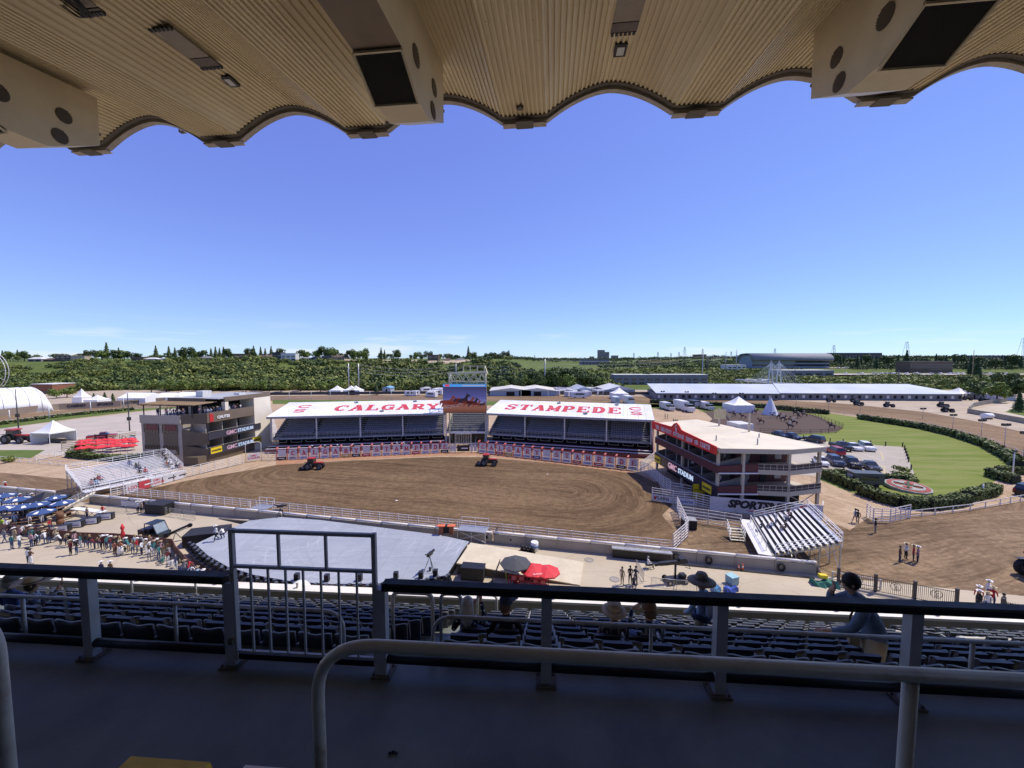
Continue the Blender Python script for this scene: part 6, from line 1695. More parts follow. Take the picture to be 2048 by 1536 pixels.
# bluff: thousands of bushes nobody could count, one mass
def bush_mass(name,label,pts,hs,mt_,base=130,cat='bushes',squash=1.0):
 V,F=[],[];o=0;tpl=[]
 for j in range(5):
  c,nn=crown_pts('bush',base);tpl.append((c,nn))
 for (x,y,z),h in zip(pts,hs):
  c,nn=tpl[NR.randint(5)];w=h*NR.uniform(1.0,1.5)
  cc=c*[w,w,h*squash]+[x,y,z];v,f=quads(cc,nn,h*.088);V.append(v);F.append(f+o);o+=len(v)
 ob=obj(name,npmesh(name,np.concatenate(V),np.concatenate(F),mt_));return tag(ob,label,cat,None,'stuff')
pts,hs,pd,hd=[],[],[],[]
for _ in range(5200):
 u=NR.uniform(-160,1215);y=258+165*NR.uniform()**1.15
 x=(u - 1024)/770*y;z=terr(x,y)
 clear=sin(u*.013+1.0)*0.5+sin(u*.031+y*.05)*.35+(y - 258)/165*1.0+(.35 if 180<u<330 else 0) - (.5 if 330<u<700 else 0)
 if mnoise.noise((x*.022,y*.035,3.1))>NR.uniform(.08,.45) and u<1000:continue
 if y>392 or clear>NR.uniform(.45,1.3):continue
 h=(NR.uniform(1.6,5.0) if NR.uniform()<.6 else NR.uniform(4.5,8.5))*(1 - .38*(y - 258)/165)*(1.15 if u>330 else .95)
 (pd if NR.uniform()<.38 else pts).append((x,y,z - .3));(hd if len(pd)+len(pts) and pd and pd[-1][0]==x else hs).append(h)
bush_mass('hillside_bushes','mid green bushes and young trees covering the bluff behind the fairground',pts,hs,M_LEAFB,150)
bush_mass('hillside_bushes','darker bushes scattered over the bluff behind the fairground',pd,hd,M_LEAFD,150)
# eroded bank near the rim, centre
g=MB();vs=[];us_=[690+5*i for i in range(52)]
for u in us_:
 for j,y in enumerate((388,396,403,409,413)):
  p=at(u,y);dp=sin(u*.9+j)*.6+RNG.uniform(-.5,.5);vs.append((p.x,p.y - 1.0+dp,p.z+1.1+(RNG.uniform(-.8,.5) if j in (0,) else .3*dp)))
g.add(vs,[(i*5+j,(i+1)*5+j,(i+1)*5+j+1,i*5+j+1) for i in range(len(us_) - 1) for j in range(4)])
struct('eroded_bank',g,M('eroded_clay',(.40,.33,.22),.95,.3,.08,dirt=(.10,.13,.05),dirt_amt=.8))
# trees along the rim
RIMG='trees along the rim of the bluff'
spec=[(-30,9,'b'),(8,10,'c'),(22,9,'b'),(38,10,'c'),(50,9,'d'),(184,9,'d'),(193,8.5,'d'),(205,9,'b'),(216,15,'c'),(228,9,'d'),(240,11,'c'),(250,9.5,'b'),(258,8,'d'),(314,13,'c'),(340,12,'c'),(352,11,'c'),(370,10,'d'),(380,12,'d'),(390,9,'b'),(405,10,'d'),(424,11,'c'),(433,12,'c'),(441,11,'c'),(449,12,'c'),(458,10,'d'),(500,10,'d'),(509,12,'c'),
  (523,11,'c'),(532,10,'c'),(544,12,'c'),(560,10,'d'),(604,9,'d'),(612,8,'b'),(633,9,'b'),(645,11,'d'),(660,11,'b'),(672,9,'d'),(702,9,'d'),(712,10,'b'),(727,11,'b'),(763,11,'c'),(770,9,'c'),(796,9,'d'),(834,8,'b'),(856,9,'d'),(937,12,'c'),(950,6,'d'),(985,7,'d'),(1010,8,'d'),(1018,9,'c')]
for k,(u,h,c) in enumerate(spec):
 kd={'b':'broad','c':'conifer','d':'broadd'}[c]
 tree(kd,at(u,424+RNG.uniform(-6,10)),h*1.32,f'{KN[kd][1]} on the bluff rim, {nth(k + 1)} from the left of the skyline',RIMG,1.0 if c !='c' else 1.1)
for k in range(46):
 u=-60+k*24+RNG.uniform(-9,9);kd='broadd' if k % 3 else 'broad'
 tree(kd,at(u,440+RNG.uniform(0,25)),RNG.uniform(7,10),f'low {KN[kd][1]} behind the rim houses, {nth(k + 1)} from the left',RIMG,1.35)
# big trees beyond the screen, centre
cs=[(925,255,8),(948,262,9),(965,250,8),(990,258,10),(1008,246,9),(1022,262,11),(1040,250,10),(1055,258,12),(1068,262,14),(1082,250,12),(1098,262,17),(1112,255,15),(1122,268,18),(1136,252,13),(1148,264,18),(1160,255,15),(1172,262,13),(1184,258,12),(1196,264,13),(1205,256,10),(1292,330,12),(1282,322,9),(1300,345,8)]
for k,(u,y,h) in enumerate(cs):
 kd=('broadd','broad','broadd')[k % 3];tree(kd,at(u,y),h*.95,f'large {KN[kd][1]} behind the barns, {nth(k + 1)} from the left','large trees behind the horse barns',1.05)
for k,(u,y,h) in enumerate([(390,250,7),(420,246,8),(455,252,8),(490,247,7),(520,250,8),(560,246,7),(600,250,8),(640,246,8),(670,250,9),(560,262,9),(110,205,6),(130,210,7),(300,240,8),(330,245,9),(360,240,9)]):
 tree('broad',at(u,y),h,f'bright green tree at the foot of the bluff, {nth(k + 1)} of the row','bright trees at the foot of the bluff',1.2)
for k,(u,v,h) in enumerate(((184,815,5.5),(206,813,6),(222,811,5.5),(752,788,7),(1545,790,0))):
 if h:tree('conifer',at(u,178 if k<3 else 225),h,f'dark spruce {["left of the three behind the SPORTS wall", "middle of the three behind the SPORTS wall", "right of the three behind the SPORTS wall", "beside the blue roofed hut"][k]}',None,1.5)
# right side: river scrub mass, individual trees at the edge
pts,hs=[],[]
for _ in range(1500):
 u=NR.uniform(1180,2300);y=NR.uniform(265,430)
 if u<1660 and not (y>345 or (u<1240) or (1400<u<1520 and y>300)):continue
 if 1660<=u and y<285 - (u - 1660)*.12:continue
 x=(u - 1024)/770*y;pts.append((x,y,terr(x,y) - .3));hs.append(NR.uniform(2.2,5.5)*(1.25 if u>1900 else .9))
for _ in range(2300):
 u=NR.uniform(1170,2300);y=NR.uniform(300,560)
 if (1395<u<1570 and y<350 and y>300) or (1560<u<1680 and 400<y<470) or (u>1650 and y>440) or (1225<u<1420 and y<345):continue
 if mnoise.noise((u*.012,y*.02,7))>.22:continue
 x=(u - 1024)/770*y;pts.append((x,y,terr(x,y) - .3));hs.append(NR.uniform(2.5,7.5))
bush_mass('riverside_bushes','bushes and willows along the river beyond the barns on the right',pts,hs,M_LEAFB,110)
pts,hs=[],[]
for _ in range(1100):
 u=NR.uniform(1200,2400);y=NR.uniform(560,900);x=(u - 1024)/770*y
 if (1450<u<1700 and y<640):continue
 pts.append((x,y,terr(x,y) - .3));hs.append(NR.uniform(5,11))
for _ in range(1500):
 u=NR.uniform(900,2300);y=NR.uniform(1000,2400);x=(u - 1024)/770*y;pts.append((x,y,terr(x,y)));hs.append(NR.uniform(8,16))
bush_mass('distant_trees','far belts of trees on the plain towards the horizon',pts,hs,M_LEAFD,60)
for k in range(26):
 u=(1930+k*9+RNG.uniform(-6,6)) if k<18 else (2048+20*(k - 17));y=RNG.uniform(185,250)
 kd=('broad','broadd','broad','conifer')[k % 4]
 tree(kd,at(u,y),RNG.uniform(9,15)*(1 if y>210 else .8),f'{KN[kd][1]} in the clump at the right edge, {nth(k + 1)} from its left','trees at the right edge beyond the tents',1.0)
tree('conifer',at(2044,152),8.5,'dark spruce standing at the right edge beside the curved road',None,1.5)
for k in range(34):
 u=1665+k*12+RNG.uniform(-4,4);y=RNG.uniform(560,760);kd='conifer' if k % 3 else 'broadd'
 tree(kd,at(u,y),RNG.uniform(14,23),f'{KN[kd][1]} on the far right slope, {nth(k + 1)} from the left','trees on the far slope at the right',1.1)
for u,y,h in ((1812,640,30),(1955,420,24),(1941,430,20)):tree('conifer',at(u,y),h,('taller' if h==24 else 'shorter')+' dark conifer of the pair on the right slope' if y<500 else 'tall dark conifer above the far parking lots','tall dark conifers on the right slope' if y<500 else None,1.2)
for k,(u,v) in enumerate(((1820,812),(1690,790),(1775,786),(1850,792))):tree('bush',at(u,262),6,f'grey green willow shrub behind the long barn, {nth(k + 1)} counted rightwards','willow shrubs behind the long barn',1.3)
# corner bush and small shrubs by the umbrellas
for k,(u,v,h) in enumerate(((18,925,1.6),(160,905,2.6),(180,903,2.4),(1810,960,2.0),(1806,946,1.6),(1816,968,1.5))):tree('bush',P(u,v,0),h,['low brown green bush on the left verge','round shrub left of the red umbrellas','round shrub nearest the red umbrellas','ragged bush on the parking lot fence','small bush above it on the lot fence','small bush below it on the lot fence'][k],None,1.1)
# ---- hedges
def hedge(label,pts,w,h,n=110,gap=0):
 P0=pts[0];t=thing('hedge',label,'hedge',tuple(P0));C_,N_=[],[];core=MB()
 for a,b in zip(pts[:-1],pts[1:]):
  a=a - P0;b=b - P0;L=(b - a).length;d=(b - a)/L;nr=Vector((-d.y,d.x,0));m_=int(L*n);core.bar(a+Vector((0,0,h*.45)),b+Vector((0,0,h*.45)),w*.82,h*.85)
  s=NR.uniform(0,1,m_);q=NR.uniform(-1,1,m_);side=NR.uniform(size=m_);wob=1+.04*np.sin(s*L*1.3)+NR.normal(size=m_)*.03
  off=np.where(side<.45,q,np.sign(q))*w/2*wob;z=np.where(side<.45,h*wob,NR.uniform(.05,1,m_)*h)
  c=np.array(a)[None]+np.array(d)[None]*(s*L)[:,None]+np.array(nr)[None]*off[:,None];c[:,2]+=z
  nn=np.where((side<.45)[:,None],[0,0,1],np.array(nr)[None]*np.sign(q)[:,None])+NR.normal(size=(m_,3))*.5;C_.append(c);N_.append(nn)
 c=np.concatenate(C_);nn=np.concatenate(N_);nn/=np.linalg.norm(nn,axis=1,keepdims=True);v,f=quads(c,nn,.12 if n>30 else .24)
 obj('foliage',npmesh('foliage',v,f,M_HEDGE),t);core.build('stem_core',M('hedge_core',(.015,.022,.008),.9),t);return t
hedge('dark hedge strip along the inside of the track behind the tipi',[P(u,v,0) for u,v in ((1300,806),(1420,811),(1540,817),(1602,824),(1658,829))],1.6,1.7,14)
hedge('long dark hedge between the lawn and the curving track',[P(u,v,0) for u,v in ((1718,838),(1790,849),(1850,859),(1912,874),(1975,895),(2015,918),(2038,936))],1.8,1.6,25)
hedge('hedge on the left of the pavilion parking, running to the trailer',[P(u,v,0) for u,v in ((1650,955),(1684,968),(1716,982))],1.7,1.5)
hedge('hedge curving round the flower emblem at the track corner',[P(u,v,0) for u,v in ((1722,988),(1756,1001),(1800,1013),(1850,1018),(1905,1012),(1930,1006))],1.7,1.45)
hedge('trimmed hedge behind the dark trailer',[P(u,v,0) for u,v in ((1668,951),(1740,963),(1802,963),(1826,968))],1.3,1.2)
hedge('hedge block at the right end of the lawn',[P(u,v,0) for u,v in ((1934,1000),(1975,992),(1990,984))],1.6,1.4)
hedge('hedge bank above the corner posts at the right',[P(u,v,0) for u,v in ((1980,952),(2008,962),(2032,968))],1.8,1.5)
hedge('hedge at the far right beside the white rail',[P(u,v,0) for u,v in ((1994,946),(2048,948),(2090,950))],1.4,1.2)
hedge('low hedge in front of the red umbrellas',[P(u,v,0) for u,v in ((138,913),(190,919),(240,922),(300,914))],1.3,1.1)
hedge('low green hedge along the inner rail of the far left track',[P(u,v,0) for u,v in ((-60,861),(0,850),(66,841))],1.2,1.0,14)
hedge('low green hedge along the inner rail behind the tractor lot',[P(u,v,0) for u,v in ((72,840),(140,832),(200,826),(268,820))],1.2,1.0,14)
# ---- houses on the rim
M_WIN=glass_mat('house_window',(.03,.035,.045))
HC={'grey':(.22,.22,.23),'cream':(.46,.40,.30),'white':(.62,.62,.60),'brick':(.22,.09,.05),'brown':(.14,.10,.07),'dark':(.06,.06,.065),'tan':(.36,.29,.20)}
def house(u0,u1,vt,col,roof,label,y=418,vb=None,flat=False,name='house',nw=None,group=None,cat='house',wincol=None,dep=9,rf=.38):
 x0,x1=(u0 - 1024)/770*y,(u1 - 1024)/770*y;zt=PY(u0,vt,y).z;zb=terr((x0+x1)/2,y) - .6;w=x1 - x0;H=zt - zb
 t=thing(name,label,cat,((x0+x1)/2,y,zb),0,group);m_=M('house_'+col,HC.get(col,(.4,.4,.4)),.8,.08,.4);mr=M('roof_'+roof,HC.get(roof,(.2,.2,.2)),.8,.1,.4)
 hw=H*(1.0 if flat else 1 - rf)
 MB().bx(-w/2,w/2,0,dep,0,hw).build('wall',m_,t)
 if flat:MB().bx(-w/2 - .3,w/2+.3,-.3,dep+.3,hw,hw+.35).build('roof',mr,t)
 else:
  g=MB();e=.5;g.add([(-w/2 - e,-e,hw),(w/2+e,-e,hw),(w/2+e,dep+e,hw),(-w/2 - e,dep+e,hw),(-w*.25,dep*.5,H),(w*.25,dep*.5,H)],[(0,1,5,4),(1,2,5),(2,3,4,5),(3,0,4),(3,2,1,0)]);g.build('roof',mr,t)
 nw=nw or max(2,int(w/5))
 for s in range(max(1,int(hw/3.4))):
  for k in range(nw):
   x=-w/2+w*(k+.5)/nw;ww=w/nw*.33;z0=.9+3.2*s
   if z0+1.6<hw+.2:MB().bx(x - ww,x+ww,-.06,-.005,z0,min(z0+1.6,hw - .2)).build('window',M_WIN,t)
 return t
HG='houses along the rim of the bluff'
for i,(u0,u1,vt,c,r,fl,lab) in enumerate(((57,84,714,'grey','white',0,'grey rim house with pale roof, leftmost on the skyline'),(88,112,716,'brown','brown',0,'low brown rim house beside the cream one'),(112,143,711,'brown','cream',1,'rim house with dark front and flat cream roof'),(135,171,712,'cream','cream',1,'long cream terraced rim house'),
 (264,288,714,'brown','dark',1,'dark flat roofed rim house'),(290,314,715,'dark','white',0,'rim house with a whitish roof'),(316,342,717,'tan','grey',0,'tan rim house under a grey roof'),(352,372,718,'brick','grey',0,'small brick rim house'),(396,422,712,'brown','grey',0,'brown rim house with a broad gabled roof'),(440,466,716,'tan','brown',0,'tan rim house behind tall cypresses'),
 (468,497,708,'brick','dark',1,'square red brick rim house with flat roof'),(516,534,708,'tan','brown',0,'steep roofed tan rim house'),(535,546,709,'cream','brown',0,'narrow cream rim house with steep roof'),(546,563,705,'dark','dark',1,'dark glass modern rim house left half'),(563,592,707,'white','white',1,'tall white modern rim house on the slope'),
 (600,618,714,'white','grey',0,'low white rim house'),(622,640,713,'grey','grey',0,'grey rim house with a hipped roof'),(644,664,709,'brown','grey',0,'brown rim house near the trees'),(664,695,710,'tan','brown',0,'wide rim house with a brown hipped roof'),(856,877,710,'brown','dark',1,'dark boxy rim house standing alone'),(884,903,717,'tan','brown',0,'low rim house right of the dark boxy one'),(910,930,717,'grey','grey',0,'low grey rim house near the single conifer'))):
 house(u0,u1,vt,c,r,lab+' above the bluff',418 if u0 not in (546,563) else 402,None,bool(fl),group=HG,dep=7)
# ---- far buildings, right
house(1196,1209,700,'grey','grey','tall grey tower block far away on the horizon',3800,flat=True,name='tower_block',nw=4,cat='building',dep=40)
house(1210,1218,704,'grey','grey','second shorter grey tower on the horizon',3900,flat=True,name='tower_block',nw=3,cat='building',dep=40)
house(1224,1236,711,'grey','dark','low dark office block right of the horizon towers',3000,flat=True,name='office_block',nw=5,cat='building',dep=40)
house(1180,1188,713,'tan','tan','small pale block left of the horizon towers',3000,flat=True,name='office_block',nw=3,cat='building',dep=30)
house(1163,1218,719,'grey','grey','long blue grey shed beyond the dark trees',900,flat=True,name='warehouse',nw=8,cat='building',dep=30)
HC['yellow']=(.58,.43,.17)
house(1287,1356,722,'yellow','yellow','long pale yellow building in the middle distance',760,flat=True,name='warehouse',nw=16,cat='building',dep=30)
house(1391,1412,709,'brown','brown','brown office block on the ridge among pylons',1500,flat=True,name='office_block',nw=6,cat='building',dep=30)
house(1455,1492,730,'white','white','white roofed shed below the ridge',560,flat=True,name='warehouse',nw=4,cat='building',dep=20)
house(1568,1668,741,'grey','white','long grey warehouse with pale roof beside the bridge',430,flat=True,name='warehouse',nw=5,cat='building',dep=26)
house(1665,1762,706,'dark','dark','low dark building on the right ridge',900,flat=True,name='office_block',nw=16,cat='building',dep=20)
house(1820,1905,723,'brown','grey','dark strip mall on the right slope',520,flat=True,name='strip_mall',nw=20,cat='building',dep=20)
house(1935,2020,711,'dark','white','long low building under the right hand conifers',900,flat=True,name='office_block',nw=14,cat='building',dep=20)
house(1230,1416,750,'grey','white','long barn with pale blue roof beyond the track',318,flat=True,name='barn',nw=12,cat='barn',dep=14)
house(60,102,769,'brick','white','red brick hall behind the white dome tent',232,flat=True,name='brick_hall',nw=6,cat='building',dep=12)
house(1470,1500,768,'white','grey','white block house',300,flat=True,name='block_house',nw=2,cat='building',dep=8) if False else None
# arched terminal-like building
y=620;x0,x1=(1505 - 1024)/770*y,(1668 - 1024)/770*y;zb=terr(x0,y) - 1;zt=PY(0,706,y).z;H=zt - zb;Lb=x1 - x0
t=thing('arched_building','large grey building with curved vaulted roof on the right horizon','building',(x0,y,zb))
g=MB();prof=[(0,H*.55),(2,H*.78),(8,H*.93),(18,H),(34,H*.97),(46,H*.8),(50,H*.5)]
g.loft([[(x,a_,b_) for a_,b_ in prof]+[(x,48,H*.5),(x,34,H*.9),(x,18,H*.95),(x,8,H*.88),(x,3,H*.5)] for x in (0,Lb)],0,True).build('vault_roof',M('zinc_roof',(.20,.22,.24),.75,.08,.1),t)
MB().bx(3,Lb - 3,6,44,0,H*.86).build('wall',M('steel_blue_wall',(.22,.27,.32),.5,.08,.1),t)
for k in range(3):MB().bx(3,Lb - 3,5.8,5.99,H*(.18+.22*k),H*(.30+.22*k)).build('window_band',M_WIN,t)
# horse barn roofs across the track
M_BARNR=M('pale_blue_metal_roof',(.50,.54,.58),.45,.05,.1);M_BARNW=M('grey_barn_wall',(.16,.17,.18),.7,.15,.3)
def barn(label,ft,bk,vt,zw,zr,m=M_BARNR,wall=M_BARNW,nwin=14):
 """ft: eave pixels (left,right) at height zw; bk: ridge pixels at height zr"""
 a,b=P(*ft[0],zw),P(*ft[1],zw);c,d=P(*bk[1],zr),P(*bk[0],zr);o=Vector((a.x,a.y,0))
 t=thing('barn',label,'barn',tuple(o));q=[p - o for p in (a,b,c,d)]
 g=MB();g.add([tuple(p) for p in q]+[(p.x,p.y,p.z - .25) for p in q],[(0,1,2,3),(7,6,5,4),(0,4,5,1),(1,5,6,2),(2,6,7,3),(3,7,4,0)]);g.build('roof',m,t)
 g=MB();k=[(p.x*.998,p.y+(.8 if i<2 else -.8)) for i,p in enumerate(q)];g.prism(k,0,zw - .3);g.build('wall',wall,t)
 L=(q[1] - q[0]);
 for i in range(nwin):
  p=q[0]+L*((i+.4)/nwin);w_=L.length/nwin*.4;MB().bx(p.x,p.x+w_,p.y+.3+.4,p.y+.35+.4,1.0,zw*.7).build('opening',M_DARK if i % 3 else M_BOARD,t)
 return t
barn('very long barn with pale metal roof behind the far track, left part',((1312,786),(1560,787)),((1294,767),(1545,768)),0,3.6,6.5,nwin=20)
barn('very long barn with pale metal roof behind the far track, right part',((1560,786),(1930,788)),((1546,767),(1815,768)),0,3.6,6.5,nwin=26)
barn('second pale roof showing behind the long barn',((1600,767),(1420,767)),((1600,763),(1290,763)),0,6.6,7.2,nwin=1) if False else None
for k,(u0,u1,vt,vb,uc,c) in enumerate(((972,1062,768,792,1000,(.62,.60,.52)),(1030,1112,768,792,1060,(.66,.64,.56)),(1143,1185,766,790,1165,(.40,.45,.52)),(1204,1270,764,790,1235,(.60,.61,.60)),(757,781,772,786,769,(.16,.36,.55)))):
 a,b=P(u0+8,vb,0),P(u1,vb,0);dep=26 if k<4 else 8;w=b.x - a.x;zr=PY(uc,vt,a.y+dep).z;zr=max(4.5,min(9,zr))
 t=thing('gabled_shed',['cream roofed shed behind the big screen','second cream roofed shed with trucks beside it','blue grey roofed shed among the trailers','wide grey and white roofed shed before the concrete ramp','small hut with bright blue roof beside the spruce'][k],'shed',(a.x,a.y,0),0)
 MB().bx(0,w,0,dep,0,3.0).build('wall',M('shed_wall_%d' % k,(.30,.36,.42),.7),t)
 g=MB();g.add([(-.4,-.4,3.0),(w/2,-.4,zr*.8+.5),(w+.4,-.4,3.0),(-.4,dep+.4,3.0),(w/2,dep+.4,zr*.8+.5),(w+.4,dep+.4,3.0)],[(0,1,4,3),(1,2,5,4),(0,2,1),(3,4,5),(0,3,5,2)]);g.build('roof',M('shed_roof_%d' % k,c,.5,.06,.2),t)
 MB().bx(w*.4,w*.6,-.06,-.005,0.01,2.4).build('door',M_DARK,t)
# track-side wall with lettering, left
wp=[P(-40,839,0),P(0,833,0),P(60,826,0),P(118,820,0),P(180,816.5,0),P(240,813,0),P(300,808,0),P(540,792,0),P(900,789,0),P(1300,791,0)]
t=thing('track_side_wall','brown and grey wall along the outside of the far track, lettered CASINO SPORTS LOTTERY','wall',tuple(wp[0]))
for k,(a,b) in enumerate(zip(wp[:-1],wp[1:])):
 a_=a - wp[0];b_=b - wp[0];MB().bar(a_+Vector((0,0,1.3)),b_+Vector((0,0,1.3)),.25,2.6 if k<7 else 1.6).build('wall_panel',M('taupe_track_wall',(.24,.19,.15),.7,.08,.3) if k<7 else M('dark_track_wall',(.07,.065,.06),.7),t)
for tx,u,vb,sz,sg in (('CASINO',148,814,1.45,3),('SPORTS',208,811,1.4,4),('LOTTERY',268,806,1.4,5)):
 a,b=wp[sg],wp[sg+1];p=P(u,vb,1.3) - wp[0];dv=(b - a).normalized();nrm=Vector((dv.y,-dv.x,0));rel=p - (a - wp[0]);dist=rel.dot(Vector((-dv.y,dv.x,0)));p=p - Vector((-dv.y,dv.x,0))*dist+nrm*.18;p.z=1.4
 o=obj('wall_lettering',text_mesh(tx,sz,M_INK,.02,.07),t,p);o.rotation_euler=(0,0,atan2(dv.y,dv.x))
# ================================================================== vehicles, tents, poles, rails
def paint(n,c,r=.25,metal=0.0):return M(n,c,r,.04,1.5,metal=metal)
CARC={'black':(.012,.012,.014),'white':(.72,.72,.72),'red':(.30,.012,.02),'navy':(.03,.05,.10),'charcoal':(.05,.053,.058),'silver':(.38,.39,.4)}
PROF={'suv':([(-2.3,.3),(2.3,.3),(2.35,.75),(2.2,1.0),(1.1,1.1),(-2.2,1.12),(-2.35,.8)],(-2.2,1.05,-2.0,.35,1.10,1.72)),
  'sedan':([(-2.35,.28),(2.35,.28),(2.38,.62),(2.2,.82),(1.1,.93),(-1.6,.97),(-2.3,.92),(-2.4,.6)],(-1.75,1.0,-1.0,.25,.95,1.45)),
  'pickup':([(-2.8,.45),(2.7,.45),(2.75,.95),(2.6,1.15),(1.4,1.25),(-2.8,1.2),(-2.85,.8)],(-.6,1.35,-.35,.7,1.2,1.85))}
def vehicle(kind,col,rear,front,label,group=None,cat='car',sc=1.0):
 a,b=P(*rear,0),P(*front,0);c=(a+b)/2;rz=atan2(b.y - a.y,b.x - a.x);c.z=.012
 name={'suv':'parked_suv','sedan':'parked_car','pickup':'pickup_truck'}[kind]
 t=thing(name,label,cat,tuple(c),rz,group);t.scale=(sc,sc,sc);pr,gh=PROF[kind];m_=paint('car_'+col,CARC[col]);W=.93 if kind !='pickup' else 1.0
 g=MB();xs=pr;n=len(xs)
 g.loft([[(x*(.97 if abs(y)>.85*W else 1),y,z*(1 if z<.5 else (.93 if abs(y)>.85*W else 1))) for x,z in xs] for y in (-W,-W*.8,W*.8,W)],0,False);g.build('body',m_,t)
 x0,x1,x2,x3,z0,z1=gh;g=MB();g.add([(x0,-W*.88,z0),(x1,-W*.88,z0),(x1,W*.88,z0),(x0,W*.88,z0),(x2,-W*.7,z1),(x3,-W*.7,z1),(x3,W*.7,z1),(x2,W*.7,z1)],[(0,1,5,4),(1,2,6,5),(2,3,7,6),(3,0,4,7)]);g.build('window_glass',glass_mat('car_glass',(.02,.025,.03)),t)
 MB().bx(x2 - .04,x3+.04,-W*.71,W*.71,z1,z1+.05).build('roof',m_,t)
 for sx in (-1,1):
  for sy in (-1,1):MB().wheel((sx*(1.4 if kind !='pickup' else 1.75),sy*(W - .08),.36),.36,.22,mr=1,n=12).build('wheel',[RUBBER,STEEL],t)
 X=pr[2][0]
 for sy in (-1,1):MB().bx(X - .12,X - .0,sy*W*.75 - .15,sy*W*.75+.15,.62,.78).build('headlight',M('lamp_lens',(.5,.5,.48),.2),t);MB().bx(-X - .02,-X+.1,sy*W*.78 - .1,sy*W*.78+.1,.65,.95).build('tail_light',M('tail_red',(.5,.02,.02),.3),t)
 if kind=='pickup':MB().bx(-2.7,-.75,-.8,.8,1.19,1.22).build('cargo_bed',BLACK,t)
 return t
LOTG='cars parked in the lot behind the pavilion'
for k,c,r,f,lab in (('pickup','black',(1664,893),(1700,905),'black crew cab pickup, leftmost of the upper row in the lot'),('sedan','white',(1694,894),(1721,904),'white sedan between the black pickup and the white SUV'),('suv','white',(1718,893),(1750,907),'white SUV at the right end of the upper row'),('suv','red',(1685,914),(1655,902),'dark red SUV seen from behind in the lot'),('suv','navy',(1655,920),(1688,939),'dark blue SUV in the lower row beside the pavilion'),('suv','black',(1688,924),(1722,943),'black SUV in the middle of the lower row'),('sedan','charcoal',(1724,928),(1760,949),'dark grey sedan at the right end of the lower row'),('sedan','white',(1630,920),(1652,938),'white car half hidden behind the pavilion columns'),('suv','charcoal',(1641,886),(1615,881),'dark SUV parked alone by the lawn edge'),('sedan','navy',(1572,874),(1598,880),'dark blue sedan behind the pavilion roof'),('sedan','navy',(1552,871),(1570,876),'dark sedan glimpsed behind the pavilion roof edge')):vehicle(k,c,r,f,lab,LOTG)
vehicle('pickup','red',(188,880),(222,877),'red pickup truck with a dark rack behind the slatted fence',None,'truck');vehicle('suv','black',(2040,993),(2075,985),'dark SUV cut off by the right edge beside the hedge')
def tractor(label,rear,front,harrow=False,grp=None,sc=1.0,col='tractor_red'):
 a,b=P(*rear,0),P(*front,0);c=(a+b)/2;c.z=.0;t=thing('farm_tractor',label,'tractor',tuple(c),atan2(b.y - a.y,b.x - a.x),grp);t.scale=(sc,sc,sc)
 R_=M(col,(.42,.035,.025) if col=='tractor_red' else (.05,.012,.012),.35,.08,2)
 MB().bx(.3,2.4,-.42,.42,1.0,1.75).build('hood',R_,t);MB().bx(-1.0,2.3,-.3,.3,.6,1.0).build('chassis',M_CASE,t);MB().bx(.35,2.42,-.45,.45,1.02,1.5).build('engine_side_grille',M_CASE,t)
 g=MB();g.add([(x,y,z) for z,k in ((1.1,1),(2.65,.88)) for x,y in ((-1.1*k,-.75*k),(.4*k,-.7*k),(.4*k,.7*k),(-1.1*k,.75*k))],[(0,1,5,4),(1,2,6,5),(2,3,7,6),(3,0,4,7),(4,5,6,7)]);g.build('cab_glass',glass_mat('car_glass'),t)
 for x,y in ((-1.05,-.72),(.38,-.66),(-1.05,.72),(.38,.66)):MB().bar((x,y,1.1),(x*.88,y*.88,2.65),.07).build('cab_pillar',M_CASE,t)
 MB().bx(-1.15,.5,-.8,.8,2.66,2.86).build('cab_roof',R_,t)
 for sy in (-1,1):
  MB().wheel((-.75,sy*1.0,.92),.92,.5,mr=1,n=16).build('rear_wheel',[RUBBER,M('wheel_grey',(.12,.12,.13),.6)],t);MB().wheel((1.85,sy*.85,.66),.66,.42,mr=1,n=14).build('front_wheel',[RUBBER,M('wheel_grey',(.12,.12,.13),.6)],t);MB().bx(-1.45,-.05,sy*.98 - .25,sy*.98+.25,1.88,1.95).build('fender',M_CASE,t)
 MB().lathe([(.06,1.7),(.06,2.6)],8,(.6,.35,0)).build('exhaust',M_CASE,t)
 MB().bx(2.4,2.65,-.35,.35,.7,1.3).build('front_weight',M_CASE,t)
 if harrow:
  g=MB();g.bx(-2.9,-1.7,-1.4,1.4,.35,.5);g.bar((-1.7,0,.6),(-.9,0,.8),.15)
  for k in range(7):g.bar((-2.9,-1.3+.43*k,.1),(-1.7,-1.3+.43*k,.1),.06,.3)
  g.build('harrow_frame',M_CASE,t)
  for sy in (-1,1):MB().wheel((-2.5,sy*1.0,.4),.4,.2).build('harrow_wheel',RUBBER,t)
 return t
tractor('red roofed tractor pulling a harrow over the arena dirt, left one',(606,938.5),(646,938),True,None,.78);tractor('red roofed tractor pulling a harrow over the arena dirt, right one nearer the screen',(956,930),(994,931),True,None,.78)
tractor('big red tractor parked beside the white peaked tent',(12,886),(52,886),False,None,1.25);tractor('red tractor with large tyres cut off by the right edge',(2052,1158),(2112,1160),False,None,.85)
TG='dark tractors on the dirt beyond the far track'
for k,(u,v) in enumerate(((1660,804),(1708,804),(1715,810),(1776,814),(1884,814),(1893,824),(1932,800),(1966,803))):tractor(f'dark tractor parked beyond the far track, {nth(k + 1)} from the left',(u - 8,v),(u+8,v+.6),False,TG,.85,'tractor_dark')
